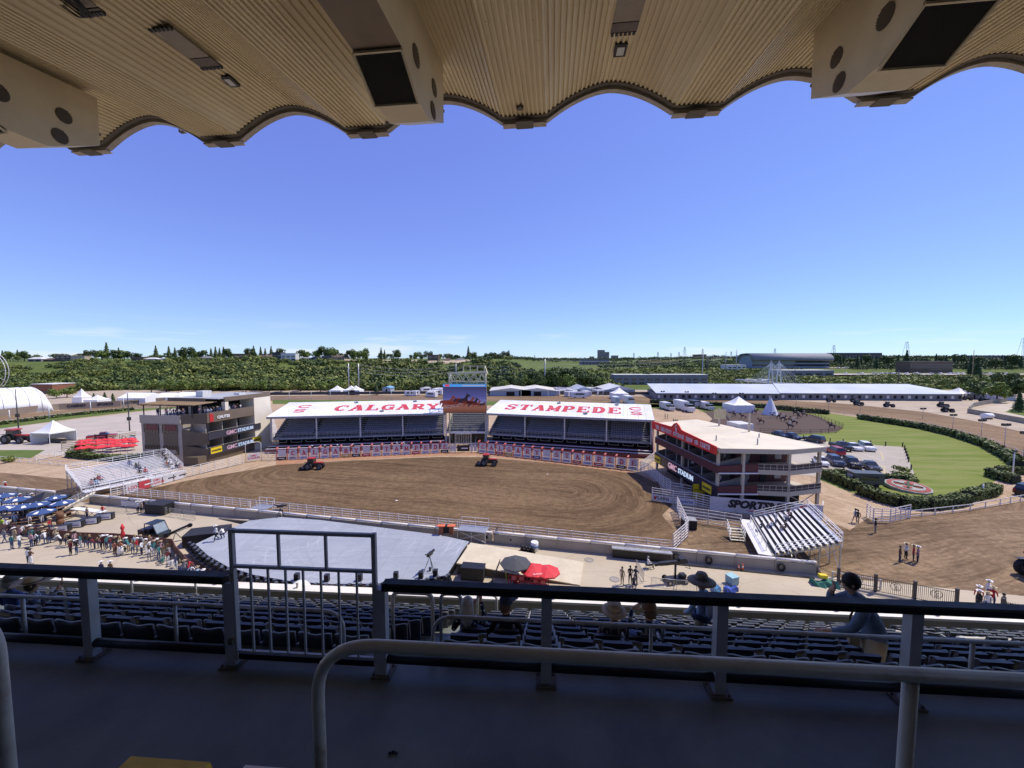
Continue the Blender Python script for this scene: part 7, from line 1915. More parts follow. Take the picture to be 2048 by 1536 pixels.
# utility vehicle on the apron
a,b=P(292,1074,0),P(328,1078,0);t=thing('utility_vehicle','black two seat utility vehicle with open cargo bed on the apron','utility vehicle',tuple((a+b)/2),atan2(b.y - a.y,b.x - a.x))
MB().bx(-1.5,1.5,-.7,.7,.4,.85).build('body',M('gloss_black',(.012,.02,.025),.25),t);MB().bx(-1.5,-.5,-.7,.7,.86,1.15).build('cargo_box',M_CASE,t);MB().bx(-.55,.7,-.68,.68,1.9,1.97).build('roof',M('gloss_black',(.012,.02,.025),.25),t)
g=MB();g.add([(1.2,-.66,.9),(1.2,.66,.9),(.66,.66,1.88),(.66,-.66,1.88)],[(0,1,2,3)]);g.build('windscreen',M('pale_screen',(.25,.3,.33),.05),t)
for x,y in ((-.5,-.65),(-.5,.65),(.66,-.65),(.66,.65)):MB().bar((x if x<0 else 1.2,y,.85),(x,y,1.9),.06).build('roll_bar',M_CASE,t)
MB().bx(-.4,.1,-.6,.6,.86,1.3).build('seat',BLACK,t)
for sx in (-1,1):
 for sy in (-1,1):MB().wheel((sx*1.05,sy*.65,.34),.34,.25).build('wheel',RUBBER,t)
# box trailers, campers, motorhomes
def trailer(label,u,v,L,W_,H,rz,col=(.7,.7,.7),cab=None,grp=None,name='box_trailer',cat='trailer',dark=False):
 p=P(u,v,0);t=thing(name,label,cat,tuple(p),rz,grp);m_=M('trailer_%d' % int(col[0]*100),col,.4,.05,.5)
 MB().bx(0,L,0,W_,.55,H).build('body',m_,t);MB().bx(L*.2,L*.8,-.03,-.003,H*.55,H*.8).build('window',DKGLASS,t);MB().bx(-.03,-.003,W_*.2,W_*.8,.9,H*.85).build('end_door',M('trailer_door',(.45,.46,.48),.5),t)
 for x in (L*.25,L*.75):
  for y in (0.1,W_ - .1):MB().wheel((x,y,.4),.4,.25).build('wheel',RUBBER,t)
 if cab:MB().bx(-cab,-.05,.1,W_ - .1,.5,H*.55).build('cab',m_,t);MB().bx(-cab*.75,-cab*.3,.05,W_ - .05,H*.55,H*.8).build('cab_glass',DKGLASS,t);MB().wheel((-cab*.6,.12,.4),.4,.25).build('wheel',RUBBER,t);MB().wheel((-cab*.6,W_ - .12,.4),.4,.25).build('wheel',RUBBER,t)
 return t
V90=radians(90)
trailer('white SUV hitched to a pale camper on the grass, left one',1342,820,6,2.6,3.0,V90,(.55,.58,.6),4.5);trailer('white pickup with a tall white fifth wheel camper',1378,822,9,2.7,3.9,V90,(.74,.74,.74),5.5);trailer('white car before a dark covered trailer on the grass',1419,819,6,2.4,3.0,V90,(.6,.6,.6),4.2);trailer('dark covered trailer beside the white car',1402,817,6,3.4,3.2,V90,(.03,.03,.035))
trailer('white camper behind the white roof, left',1240,808,7,2.6,3.2,V90,(.62,.66,.7),0);trailer('white pickup with raised camper behind the white roof',1266,809,8,2.7,3.8,V90,(.72,.72,.72),3);trailer('cream and maroon motorhome beyond the far track',1142,796.5,9,2.6,3.3,.0,(.62,.58,.54),0,None,'motorhome','motorhome');trailer('dark livestock trailer parked behind the parking lot hedge',1708,975,4.4,2.0,2.4,radians(-8),(.07,.075,.07),0)
for k in range(58):
 u=RNG.uniform(1085,1215) if k<34 else (RNG.uniform(800,880) if k<46 else RNG.uniform(1470,1540));y=RNG.uniform(212,250) if k<46 else RNG.uniform(330,360);x=(u - 1024)/770*y
 if k==0:tp=trailer('white camper in the packed field behind the sheds',1100,790,6.5,2.5,3.1,RNG.uniform(-.5,2),(.72,.72,.72),0,'white campers packed behind the sheds');tt_=snapshot(tp);tp.location=(x,y,0)
 else:dup(tp,(x,y,terr(x,y)),RNG.uniform(-.5,2.0),None,None,tt_)
# far parked cars
g=MB();g.loft([[(x,y,z) for x,z in ((-2.2,.3),(2.2,.3),(2.2,.9),(1.1,1.0),(.5,1.5),(-1.5,1.55),(-2.2,1.0))] for y in (-.9,.9)],0,False);fm=[g.mesh('parked_car',paint('car_'+c,CARC[c])) for c in ('white','charcoal','silver','white')]
for k in range(170):
 row=k % 4;u=RNG.uniform(1675,2070) if k>30 else RNG.uniform(1480,1560);y=(470,500,620,660)[row] if k>30 else RNG.uniform(380,400);x=(u - 1024)/770*y;j=RNG.randrange(4)
 o=obj('parked_car',fm[j],None,(x,y,terr(x,y)),RNG.choice((0,1.57))+RNG.uniform(-.1,.1));o.scale=(1.1,1.1,1.25);tag(o,('white','dark grey','silver','white')[j]+' car in the distant right hand parking lots','car','cars in the distant lots')
for nm,y0,y1 in (('distant_lot',462,508),('distant_lot',612,668)):
 vs=[];
 for u in range(1650,2120,20):
  for y in (y0,y1):x=(u - 1024)/770*y;vs.append((x,y,max(terr(x,y0),terr(x,(y0+y1)/2),terr(x,y1))+.05))
 me=bpy.data.meshes.new(nm);me.from_pydata(vs,[],[(2*i,2*i+2,2*i+3,2*i+1) for i in range(len(vs)//2 - 1)]);me.materials.append(M_LOT);obj(nm,me)['kind']='structure'
# ---- tents
peak_tent('peaked_tent','open white peaked tent with a dark counter inside, on the left lot',P(109,884,0),5.4,5.6,M_TENTW,radians(-6),'back',eave=2.8)
p=P(112,886,0);g=MB();t=thing('bar_counter','dark bar counter with boxes inside the open white tent','counter',tuple(p),radians(-6));MB().bx(-2.2,2.2,0,.6,0.01,1.1).build('counter_body',M_CASE,t);MB().bx(-2.3,2.3,-.05,.65,1.1,1.16).build('counter_top',M('tan_board',(.35,.28,.18),.6),t)
peak_tent('peaked_tent','white walled peaked tent behind the riding pen',P(1476,823,0),8.2,6.2,M_TENTW,0,'all',eave=3.0)
for k,(u,v,w) in enumerate(((1916,796,9),(1966,797,8),(1996,799,8))):peak_tent('peaked_tent',f'white peaked tent beyond the long barn, {nth(k + 1)} from the left',P(u,v,0),w,5.6,M_TENTW,.1,'all' if k else 'back','white peaked tents at the far right',eave=2.8)
peak_tent('peaked_tent','white peaked tent beside the small shed before the concrete ramp',P(1238,797,0),8,6,M_TENTW,0,'all',eave=3)
for k,u in enumerate((675,703,712)):peak_tent('peaked_tent',f'white peaked tent beyond the far track, {nth(k + 1)} of the group',P(u,789,0),7,5.4,M_TENTW,0,'all','white peaked tents beyond the far track',eave=2.8)
peak_tent('peaked_tent','white pointed tent top behind the SPORTS wall',P(165,806,0),4.5,7,M_TENTW,0,'all',eave=3);peak_tent('peaked_tent','cream and red peaked stall near the dark spruces',P(196,812,0),6,5,M_TENTW,0,'all',eave=3);MB()
for k,(u0,u1,v,H,lab) in enumerate(((216,274,812,5.2,'white marquee behind the LOTTERY wall'),(290,330,808,4.5,'white scalloped marquee left of the clubhouse roof'),(330,372,806,4.5,'second white scalloped marquee behind the clubhouse'))):
 a,b=P(u0,v,0),P(u1,v,0);w=b.x - a.x;t=thing('marquee',lab,'tent',(a.x,a.y+4,0));g=MB();g.loft([[(x,0,0.02),(x,0,H*.6),(x,5,H),(x,10,H*.6),(x,10,0.02)] for x in (0,w)],0,False);g.build('marquee_shell',M_TENTW,t);MB().bx(w*.3,w*.4,-.05,-.01,0.03,2.2).build('door_flap',M_BARNW,t)
# big white dome tent, left
a,b=P(-60,836,0),P(90,824,0);t=thing('dome_tent','huge white barrel vaulted event tent at the left edge','tent',(a.x,a.y+3,0),atan2(b.y - a.y,b.x - a.x));Ld=(b - a).length
g=MB();g.loft([[(x,13 - 13*cos(q*pi/12),sin(q*pi/12)**.7*z_) for q in range(13)] for x,z_ in [(0,9.5),(Ld*.86,9.5),(Ld*.93,8.2),(Ld*.98,5),(Ld,.5)]],0,True,False);g.build('tent_shell',M_TENTW,t)
for k in range(5):MB().tube([(Ld*(.12+.18*k),13 - 13.05*cos(q*pi/12),.02+sin(q*pi/12)**.7*9.55) for q in range(13)],.12,5).build('seam_rib',M('tent_seam',(.6,.61,.62),.6),t)
MB().bx(0,Ld*.4,-.6,-.2,.5,2.2).build('maroon_skirt',M_MAROON,t)
# ferris wheel rim showing at the left edge
p=PY(-22,790,236);t=thing('ferris_wheel','white observation wheel rim rising behind the dome tent, left edge','ferris wheel',(p.x,236,terr(p.x,236)));R1=12.5;zc=14.0
for dy in (-.8,.8):MB().tube([(R1*cos(k*pi/24),dy,zc+R1*sin(k*pi/24)) for k in range(48)],.14,5,closed=True).build('wheel_rim',WHITE,t)
for k in range(12):MB().bar((0,0,zc),(R1*cos(k*pi/6),0,zc+R1*sin(k*pi/6)),.1).build('spoke',WHITE,t)
for s_ in (-1,1):MB().bar((s_*5,0,0),(0,0,zc),.4).build('support_leg',WHITE,t)
# tipi
p=P(1540,829,0);t=thing('tipi','tall white canvas tipi beside the riding pen','tipi',tuple(p));g=MB();n=14
g.lathe([(2.75,0),(1.9,2.2),(.95,4.6),(.22,6.3)],n,(0,0,0),0,False);g.build('canvas_cover',M('tipi_canvas',(.68,.68,.70),.8,.08,1.2),t)
for k in range(6):a_=k*1.05;MB().bar((.2*cos(a_),.2*sin(a_),6.1),(-.35*cos(a_),-.35*sin(a_),7.1),.05).build('lodge_pole',M_WOODP,t)
MB().bx(-.4,.4,-2.55,-2.3,0,1.5).build('door_flap',M('tipi_flap',(.5,.5,.52),.8),t)
# ---- red umbrella garden, left of the clubhouse
for k in range(24):
 u=165+(k % 8)*14.5+RNG.uniform(-4,4);v=893+(k//8)*7+RNG.uniform(-2,2) - (k % 8)*.6
 if u>268 and v>905:continue
 p=P(u,v+6,0);q=P(u,v,0)
 if k==0:up=canopy_umbrella('patio_umbrella','red patio umbrella beside the clubhouse, first from the left in the front row',p,1.05,2.4,M_URED,drop=.42,group='red umbrellas beside the clubhouse');ut=snapshot(up)
 else:dup(up,tuple(p),k*.3,f'red patio umbrella beside the clubhouse, {nth(k % 8 + 1)} from the left in the {nth(k // 8 + 1)} row back','red umbrellas beside the clubhouse',ut)
M_SLATF=M('weathered_fence_board',(.34,.28,.20),.8,.15,1.5)
def slat_fence(label,pts,h,ns,m=M_SLATF):
 t=thing('slatted_fence',label,'fence',tuple(pts[0]))
 for a,b in zip(pts[:-1],pts[1:]):
  a=a - pts[0];b=b - pts[0]
  for k in range(ns):z=.15+(h - .2)*k/(ns - 1);MB().bar(a+Vector((0,0,z)),b+Vector((0,0,z)),.04,.18).build('slat',m,t)
  MB().bar(a,a+Vector((0,0,h+.1)),.1).build('fence_post',m,t)
slat_fence('weathered slatted fence behind the red umbrellas',[P(u,v,0) for u,v in ((124,903),(160,898),(200,892),(240,886),(273,880))],2.2,6)
t=thing('garden_sign','dark red sign board on posts behind the red umbrellas','sign',tuple(P(203,896,0)));MB().bx(-1.5,1.5,0,.1,2.2,3.2).build('sign_board',M_MAROON,t);MB().bx(-1.0,1.0,-.02,-.001,2.6,2.8).build('sign_print',M('pale_red',(.7,.2,.2),.6),t)
for x in (-1.45,1.45):MB().bar((x,.05,0),(x,.05,3.3),.1).build('post',M_MAROON,t)
rail_fence('left_rail','white low rail curving along the left dirt track',[P(-60,925,0),P(0,922,0),P(60,926,0),P(120,931,0),P(176,935,0)],1.0,2,3.0,mid=False)
rail_fence('garden_rail','white railing ramp below the low hedge at the left',[P(72,922,0),P(110,914,0),P(150,905,0)],1.2,4,2.4)
# ---- rails of the track
rail_fence('inner_rail','white inner rail of the far track, right bend',[P(u,v,0) for u,v in ((1658,827),(1720,834),(1800,845),(1860,854),(1920,867),(1980,885),(2030,906),(2090,935))],1.1,2,4.0,mid=False)
rail_fence('inner_rail','white inner rail of the far left track above the hedge',[P(u,v,0) for u,v in ((-60,858),(0,848),(70,839),(140,830),(200,824),(272,818),(420,805),(545,799),(900,799))],1.0,2,7.0,mid=False)
rail_fence('corner_rail','white rail curving round the near right corner of the lawn',[P(u,v,0) for u,v in ((1816,1036),(1870,1030),(1940,1022),(2000,1011),(2060,1000))],1.0,2,3.0,mid=False)
rail_fence('corner_gate','white rail gate panels at the left end of the curving rail',[P(1733,1034,0),P(1746,1045,0),P(1780,1046,0),P(1820,1037,0)],1.9,6,2.2,'gate')
M_WFENCE=M('brown_pen_timber',(.16,.10,.065),.8,.15,2)
rail_fence('pen_fence','brown timber rail fence round the riding pen',[P(u,v,0) for u,v in ((1430,822),(1500,819),(1600,823),(1620,829),(1686,856),(1672,866),(1642,868),(1600,869),(1520,866))],1.35,3,3.0,mt=M_WFENCE,mid=False)
rail_fence('pen_gate','pale timber walkway rail leading into the riding pen',[P(1448,824,0),P(1461,842,0)],1.5,4,3.0,mt=M('pale_timber',(.42,.34,.24),.8))
for k,(u,v) in enumerate([(1660,885),(1686,887),(1717,889),(1741,890),(1771,892),(1805,894),(1809,900),(1811,906),(1813,912),(1815,918),(1817,924),(1822,940),(1592,876),(1607,878)]):
 o=MB().bx(-.08,.08,-.08,.08,0,1.1).build('bollard_post',M_IRON,None,tuple(P(u,v,0)));tag(o,f'dark wooden post edging the parking lot, {nth(k + 1)} from the upper left' if k<12 else f'dark post left of the lot fence, {nth(k - 11)} one','post','posts edging the parking lot')
# ---- flower emblem on the lawn
a=P(1716+99,977,0);t=thing('flower_emblem','raised round flower bed with a red and white emblem on the lawn corner','flower bed',tuple(P(1816,978,0)),0)
ex,ey=P(1860,978,0).x - P(1772,978,0).x,P(1816,964,0).y - P(1816,992,0).y;A_,B_=ex*.40,ey*.42;ti=.10
def dz(x,y):return .25+(y+B_)*ti
def plate(nm,m,poly,lift):g=MB();n=len(poly);g.add([(x,y,dz(x,y)+lift) for x,y in poly]+[(x,y,max(0,dz(x,y)+lift - (.5 if lift==0 else .08))) for x,y in poly],[tuple(range(n)),tuple(reversed(range(n,2*n)))]+[(i,i+n,(i+1) % n+n,(i+1) % n) for i in range(n)]);return g.build(nm,m,t)
def el(a_,b_,n=28,cx=0,cy=0,q0=0):return [(cx+a_*cos(q0+2*pi*k/n),cy+b_*sin(q0+2*pi*k/n)) for k in range(n)]
M_FR=M('red_begonias',(.30,.04,.03),.8,.3,6,bump=.5);M_FW=M('silver_foliage',(.30,.31,.27),.8,.25,6,bump=.5);M_FG=M('dark_bed_plants',(.05,.08,.04),.9,.3,6)
plate('bed_rim',M_FW,el(A_,B_,12),0);plate('flower_ring',M_FR,el(A_*.9,B_*.9),.05);plate('bed_field',M_FW,el(A_*.7,B_*.7),.10)
for cx,cy in ((-.3,.25),(.3,.25),(-.3,-.25),(.3,-.25)):plate('flower_patch',M_FR,el(A_*.22,B_*.2,9,cx*A_,cy*B_,cx),.15)
for k in range(4):q=k*pi/2+pi/4;MB().bar((0,0,dz(0,0)+.22),(A_*.6*cos(q),B_*.6*sin(q),dz(0,B_*.6*sin(q))+.22),.3,.06).build('planted_bar',M_FG,t)
for k in range(12):q=k*pi/6+.2;plate('border_clump',M_FW,el(A_*.035,B_*.04,6,A_*.8*cos(q),B_*.8*sin(q)),.12)
# ---- poles
def pole(name,label,u,vb,vt,kind='lamp',r=.11,y=None,m=None,grp=None,cat='lamp pole'):
 b=P(u,vb,0) if y is None else at(u,y);h=PY(u,vt,b.y).z - b.z;t=thing(name,label,cat,tuple(b),0,grp);m=m or STEEL
 MB().tube([(0,0,0),(0,0,h)],[r,r*.6],8).build('pole_shaft',m,t)
 if kind=='flood':MB().bar((-.7,0,h),(.7,0,h),.08).build('cross_arm',m,t);[MB().bx(x - .4,x+.4,-.15,.15,h+.05,h+.6).build('floodlight',M_CASE,t) for x in (-.6,.6)]
 elif kind=='lamp':MB().bx(-.25,.25,-.2,.2,h,h+.25).build('lamp_head',M_CASE,t)
 elif kind=='power':[MB().bar((-2.2,0,h - 1.5 - 2.2*k),(2.2,0,h - 1.5 - 2.2*k),.12).build('cross_arm',m,t) for k in range(2 if r>.3 else 0)]
 elif kind=='mast':MB().bx(-.35,.35,-.3,.3,h*.28,h*.28+1).build('equipment_box',M_CASE,t)
 return b,h
M_WPOLE=M('white_pole',(.7,.7,.68),.5);M_DPOLE=M('dark_pole',(.05,.055,.06),.5)
pole('light_mast','dark mast with boxes standing on the left lot beside the tractor',37,856,778,'mast',.16,m=M_DPOLE);pole('light_mast','dark mast with boxes left of the clubhouse',259.5,862,786,'mast',.16,m=M_DPOLE)
for k,(u,vb,vt) in enumerate(((99,838,808),(182,826,803),(248,820,792),(20,844,820))):pole('marker_pole',f'white pole on the inner rail at the left, {nth(k + 1)} listed',u,vb,vt,'plain',.16,m=M_WPOLE,grp='white poles on the left inner rail')
for k,u in enumerate((579,623,661,698,740,783,826,870,1042,1096,1150,1206)):pole('marker_pole',f'slim white pole on the far inner rail, {nth(k + 1)} from the left',u,802,782,'plain',.1,m=M_WPOLE,grp='white poles along the far straight')
for k,(u,vb,vt) in enumerate(((1325,803,784),(1373,804,785),(1428,806,788),(1482,808,788),(1592,812,792),(1657,818,798),(1720,826,812),(1845,838,819),(1905,858,832),(1962,878,843),(2008,902,852),(2046,925,868))):pole('floodlight_pole',f'pole with black floodlights along the far track, {nth(k + 1)} from the left',u,vb,vt,'flood',.07,grp='floodlight poles along the track')
pole('flag_pole','white pole at the end of the hedge by the lawn',2025,954,903,'lamp',.12,m=M_WPOLE);pole('flag_pole','short white marker pole in the corner hedge',1965,994,968,'plain',.12,m=M_WPOLE)
PG='tall power line poles'
pw=[]
for k,(u,y,vt,m) in enumerate(((697,250,727,STEEL),(717,252,727,STEEL),(912,300,728,STEEL),(1090,255,718,STEEL),(1405,330,706,STEEL),(1414,330,712,M_DPOLE),(1451,520,703,STEEL),(1472,480,699,STEEL),(1590,300,735,M_DPOLE),(1798,300,740,M_DPOLE),(1945,300,700,M_WOODP))):b,h=pole('power_pole',f'tall power line pole, {nth(k + 1)} from the left across the view',u,0,vt,'power',.5 if k<8 else .28,y,m,PG,'power pole');pw.append((b,h))
for k,(i,j) in enumerate(((1,2),(2,3),(3,4),(4,6),(5,7))):
 for q in range(3):
  (a,ha),(b,hb_)=pw[i],pw[j];A0=a+Vector((0,0,ha - .5 - 2.4*q));B0=b+Vector((0,0,hb_ - .5 - 2.4*q));pts=[A0.lerp(B0,s/10) - Vector((0,0,14*(s/10)*(1 - s/10))) for s in range(11)]
  tag(MB().tube(pts,.07,4).build('power_wire',M('pale_wire',(.35,.36,.38),.5)),f'sagging power wire, {["upper", "middle", "lower"][q]} of span {["one", "two", "three", "four", "five"][k]} counted from the left','wire')
def pylon(u,y,vt,k):
 b=at(u,y);h=PY(u,vt,y).z - b.z;w=h*.13;t=thing('pylon',f'steel lattice pylon on the skyline, {nth(k + 1)} from the left','pylon',tuple(b),0,'lattice pylons on the skyline');r=max(.25,y*.00035)
 g=MB()
 for sx in (-1,1):
  for sy in (-1,1):g.bar((sx*w,sy*w,0),(sx*w*.2,sy*w*.2,h),r)
 for q in range(5):f0,f1=1 - q*.16,1 - (q+1)*.16;g.bar((-w*f0,-w*f0,h*q/5),(w*f1,-w*f1,h*(q+1)/5),r*.7);g.bar((w*f0,-w*f0,h*q/5),(-w*f1,-w*f1,h*(q+1)/5),r*.7)
 g.build('lattice',STEEL,t)
 for q in range(3):MB().bar((-w*(1.2 - .2*q),0,h*(.68+.13*q)),(w*(1.2 - .2*q),0,h*(.68+.13*q)),r).build('cross_arm',STEEL,t)
for k,(u,y,vt) in enumerate(((1069,1500,710),(1267,1800,706),(1315,1500,704),(1341,1700,706),(1357,1700,704),(1368,1200,694),(1404,1500,698),(1461,1500,703),(1548,1500,697),(1665,1100,690),(1810,1000,683),(2042,800,675))):pylon(u,y,vt,k)
# ---- cable stayed footbridge
t=thing('cable_bridge','white cable stayed bridge with two A towers beyond the barns','bridge',tuple(at(1542,300)),0);z0=3.4
for k,(dx,dy) in enumerate(((0,0),(10.5,6))):
 ht=PY(0,721,300).z - t.location.z
 for sx in (-1,1):MB().bar((dx+sx*2.2,dy,0),(dx,dy,ht),.7).build('tower_leg',M_WPOLE,t)
 MB().bar((dx - 14,dy+25,z0 - .5),(dx+14,dy - 22,z0 - 1.5),3,.5).build('deck',M('bridge_deck',(.4,.39,.37),.7),t)
 for q in range(1,8):
  MB().bar((dx,dy,ht - .4 - q*.15),(dx - 1.1*q*.95,dy+2+q*1.9,z0 - .3),.12).build('stay_cable',M_WPOLE,t);MB().bar((dx,dy,ht - .4 - q*.15),(dx+1.7*q,dy - 2 - q*1.2,z0 - .7),.12).build('stay_cable',M_WPOLE,t)
# ---- curving concrete road and walls at the far right
sheet('curved_road',PP([(1938,827),(1950,818),(1990,811),(2012,806),(2040,804),(2100,800),(2100,850),(2048,850),(1990,837),(1960,832)],0),.004,M_TARMAC)
for lab,pts in (('curved pale concrete wall beside the road at the right',((1938,822),(1946,814),(1970,809),(2013,803))),('long grey concrete wall between track and road',((1935,826),(1990,836),(2048,847),(2120,862)))):
 q=[P(u,v,0) for u,v in pts];t=thing('concrete_wall',lab,'wall',tuple(q[0]))
 for a,b in zip(q[:-1],q[1:]):MB().bar(a - q[0]+Vector((0,0,.9)),b - q[0]+Vector((0,0,.9)),.25,1.8).build('wall_panel',M_PARA,t)
t=thing('water_tank','white horizontal tank beside the concrete wall','tank',tuple(P(1974,838,0)));MB().tube([(-1.6,0,1.1),(1.6,0,1.1)],.9,14).build('tank_shell',WHITE,t);MB().bx(-1.4,1.4,-.5,.5,0,.3).build('cradle',M_CASE,t)
sheet('far_right_grass',PP([(2048,806),(2100,803),(2100,835),(2048,832),(2010,824)]),.008,M_VERGE)
# loose light litter on the arena and a bit of debris on the walkway
tag(MB().add([(0,0,.02),(.35,.05,.05),(.3,.3,.02),(-.05,.25,.06)],[(0,1,2,3)]).build('paper_scrap',WHITE,None,tuple(P(791,1002,0))),'white paper scrap lying on the arena dirt','litter');tag(MB().add([(0,0,.02),(.3,.05,.05),(.25,.25,.02),(-.05,.2,.06)],[(0,1,2,3)]).build('paper_scrap',WHITE,None,tuple(P(1094,949,0))),'pale scrap on the arena dirt below the right hand tractor','litter')
d=ray(780,1508);kk=-3.788/d.z;p=d*kk+Vector((0,0,CZ));g=MB();[g.ell((.03*k,.012*(k % 2),.012),(.02,.015,.012),6,4) for k in range(3)];tag(g.build('dark_debris',BLACK,None,p),'small dark crumb of debris on the walkway floor','debris')
# ================================================================== people and horses
def skin_mesh(name,J,B,mats,sub=1,root=None):
 """J: joint -> (x,y,z,r[,r2]); B: (joint,joint,slot). One continuous skinned surface, slots by nearest bone."""
 names=list(J);idx={n:i for i,n in enumerate(names)}
 me=bpy.data.meshes.new('tmp');me.from_pydata([J[n][:3] for n in names],[(idx[a],idx[b]) for a,b,s in B],[])
 o=bpy.data.objects.new('tmp',me);COL.objects.link(o);md=o.modifiers.new('s','SKIN');md.branch_smoothing=.6;md.use_smooth_shade=True
 sv=me.skin_vertices[0].data
 for i,n in enumerate(names):r=J[n][3];r2=J[n][4] if len(J[n])>4 else r;sv[i].radius=(r,r2);sv[i].use_root=(n==(root or names[0]))
 sb=o.modifiers.new('u','SUBSURF');sb.levels=sub;sb.render_levels=sub
 dg=bpy.context.evaluated_depsgraph_get();out=bpy.data.meshes.new_from_object(o.evaluated_get(dg));bpy.data.objects.remove(o);out.name=name
 n=len(out.polygons);c=np.empty(n*3,np.float32);out.polygons.foreach_get('center',c);c=c.reshape(-1,3);best=np.full(n,1e9);slot=np.zeros(n,np.int32)
 for a,b,s in B:
  p,q=np.array(J[a][:3]),np.array(J[b][:3]);d=q - p;t=np.clip(((c - p) @ d)/(d @ d+1e-9),0,1);ra,rb_=J[a][3],J[b][3];dist=np.linalg.norm(c - (p+t[:,None]*d),axis=1) - (ra+(rb_ - ra)*t)
  m=dist<best - 1e-4;best[m]=dist[m];slot[m]=s
 out.materials.clear()
 for m in mats:out.materials.append(m)
 out.polygons.foreach_set('material_index',slot);out.polygons.foreach_set('use_smooth',np.ones(n,bool));out.update();return out
def body(pose='stand',female=False,skirt=False):
 J={'pelvis':(0,0,.95,.145,.11),'waist':(0,.0,1.1,.125,.1),'chest':(0,.01,1.3,.155,.115),'base':(0,0,1.44,.10,.08),'neck':(0,.0,1.50,.055),'jaw':(0,.02,1.58,.072,.075),'head':(0,.015,1.66,.082,.095),'crown':(0,.01,1.73,.06,.07)}
 for s,k in ((-1,'l'),(1,'r')):
  J.update({'sh'+k:(s*.17,0,1.40,.062),'el'+k:(s*.23,-.01,1.13,.045),'wr'+k:(s*.24,.06,.90,.032),'ha'+k:(s*.235,.09,.80,.040,.024),'hip'+k:(s*.095,0,.88,.098),'kn'+k:(s*.105,.02,.50,.062),'an'+k:(s*.11,0,.10,.042),'toe'+k:(s*.125,.15,.045,.045,.035)})
 def S(k,*v):J[k]=tuple(v)+J[k][3:]
 if pose=='hips':[S('el'+k,s*.34,-.05,1.18) or S('wr'+k,s*.2,.06,1.02) or S('ha'+k,s*.14,.11,1.0) for s,k in ((-1,'l'),(1,'r'))]
 if pose=='fold':[S('el'+k,s*.24,.08,1.15) or S('wr'+k,s*.08,.24,1.2) or S('ha'+k,-s*.0+s*.02,.27,1.24) for s,k in ((-1,'l'),(1,'r'))]
 if pose=='walk':S('knl',-.1,.16,.52);S('anl',-.1,.22,.12);S('toel',-.11,.37,.06);S('knr',.1,-.06,.5);S('anr',.1,-.30,.16);S('toer',.11,-.18,.05);S('wrl',-.24,-.14,.94);S('hal',-.24,-.2,.86);S('wrr',.24,.2,.96);S('har',.23,.27,.9)
 if pose in ('lean','crouch'):
  for k in ('chest','base','neck','jaw','head','crown','shl','shr'):x,y,z=J[k][:3];f=(z - .95);a=.55 if pose=='lean' else .8;S(k,x,y+f*sin(a),.95+f*cos(a))
  S('waist',0,.07,1.08)
  for s,k in ((-1,'l'),(1,'r')):S('el'+k,s*.22,.48,1.10);S('wr'+k,s*.16,.66,1.05);S('ha'+k,s*.1,.74,1.06)
  if pose=='crouch':
   for s,k in ((-1,'l'),(1,'r')):S('kn'+k,s*.16,.25,.42);S('el'+k,s*.2,.5,.72);S('wr'+k,s*.14,.6,.5);S('ha'+k,s*.1,.62,.4)
   for k in list(J):
    if J[k][2]>.6:S(k,J[k][0],J[k][1] - .12,J[k][2] - .3)
 if pose in ('sit','ride','sitphone','ground'):
  dz_={'sit':.50,'sitphone':.50,'ride':0.0,'ground':.82}[pose]
  for k in list(J):
   if not k.startswith(('kn','an','toe')):S(k,J[k][0],J[k][1],J[k][2] - dz_)
  for s,k in ((-1,'l'),(1,'r')):
   if pose=='ride':S('kn'+k,s*.33,.22,.62);S('an'+k,s*.36,.12,.22);S('toe'+k,s*.37,.27,.2);S('wr'+k,s*.1,.3,1.02);S('ha'+k,s*.06,.36,1.04);S('el'+k,s*.24,.06,1.12)
   elif pose=='ground':S('kn'+k,s*.16,.42,.36);S('an'+k,s*.14,.66,.08);S('toe'+k,s*.15,.8,.06);S('wr'+k,s*.16,.36,.42);S('ha'+k,s*.1,.44,.40)
   else:S('kn'+k,s*.15,.45,.50);S('an'+k,s*.15,.48,.1);S('toe'+k,s*.16,.62,.05);S('wr'+k,s*.14,.30,.60);S('ha'+k,s*.1,.38,.58);S('el'+k,s*.26,.06,.66)
  if pose=='sitphone':S('elr',.28,.14,.72);S('wrr',.17,.34,.98);S('har',.15,.38,1.06);S('wrl',.02,.34,.92);S('hal',.08,.38,1.0)
 B=[('pelvis','waist',1),('waist','chest',1),('chest','base',1),('base','neck',0),('neck','jaw',0),('jaw','head',0),('head','crown',0)]
 for k in 'lr':B+=[('base','sh'+k,1),('sh'+k,'el'+k,1),('el'+k,'wr'+k,1),('wr'+k,'ha'+k,0),('pelvis','hip'+k,2),('hip'+k,'kn'+k,2),('kn'+k,'an'+k,2),('an'+k,'toe'+k,3)]
 if female:
  for k in ('chest','waist'):J[k]=J[k][:3]+(J[k][3]*.88,J[k][4]*.95)
 return J,B
M_SKIN=M('skin',(.50,.30,.20),.55,.08,8);M_SHOE=M('dark_boots',(.03,.02,.018),.6);M_HAIR={c:M('hair_'+c,v,.7,.2,20) for c,v in (('brown',(.06,.035,.02)),('grey',(.32,.31,.30)),('black',(.012,.01,.01)),('blond',(.30,.20,.09)))}
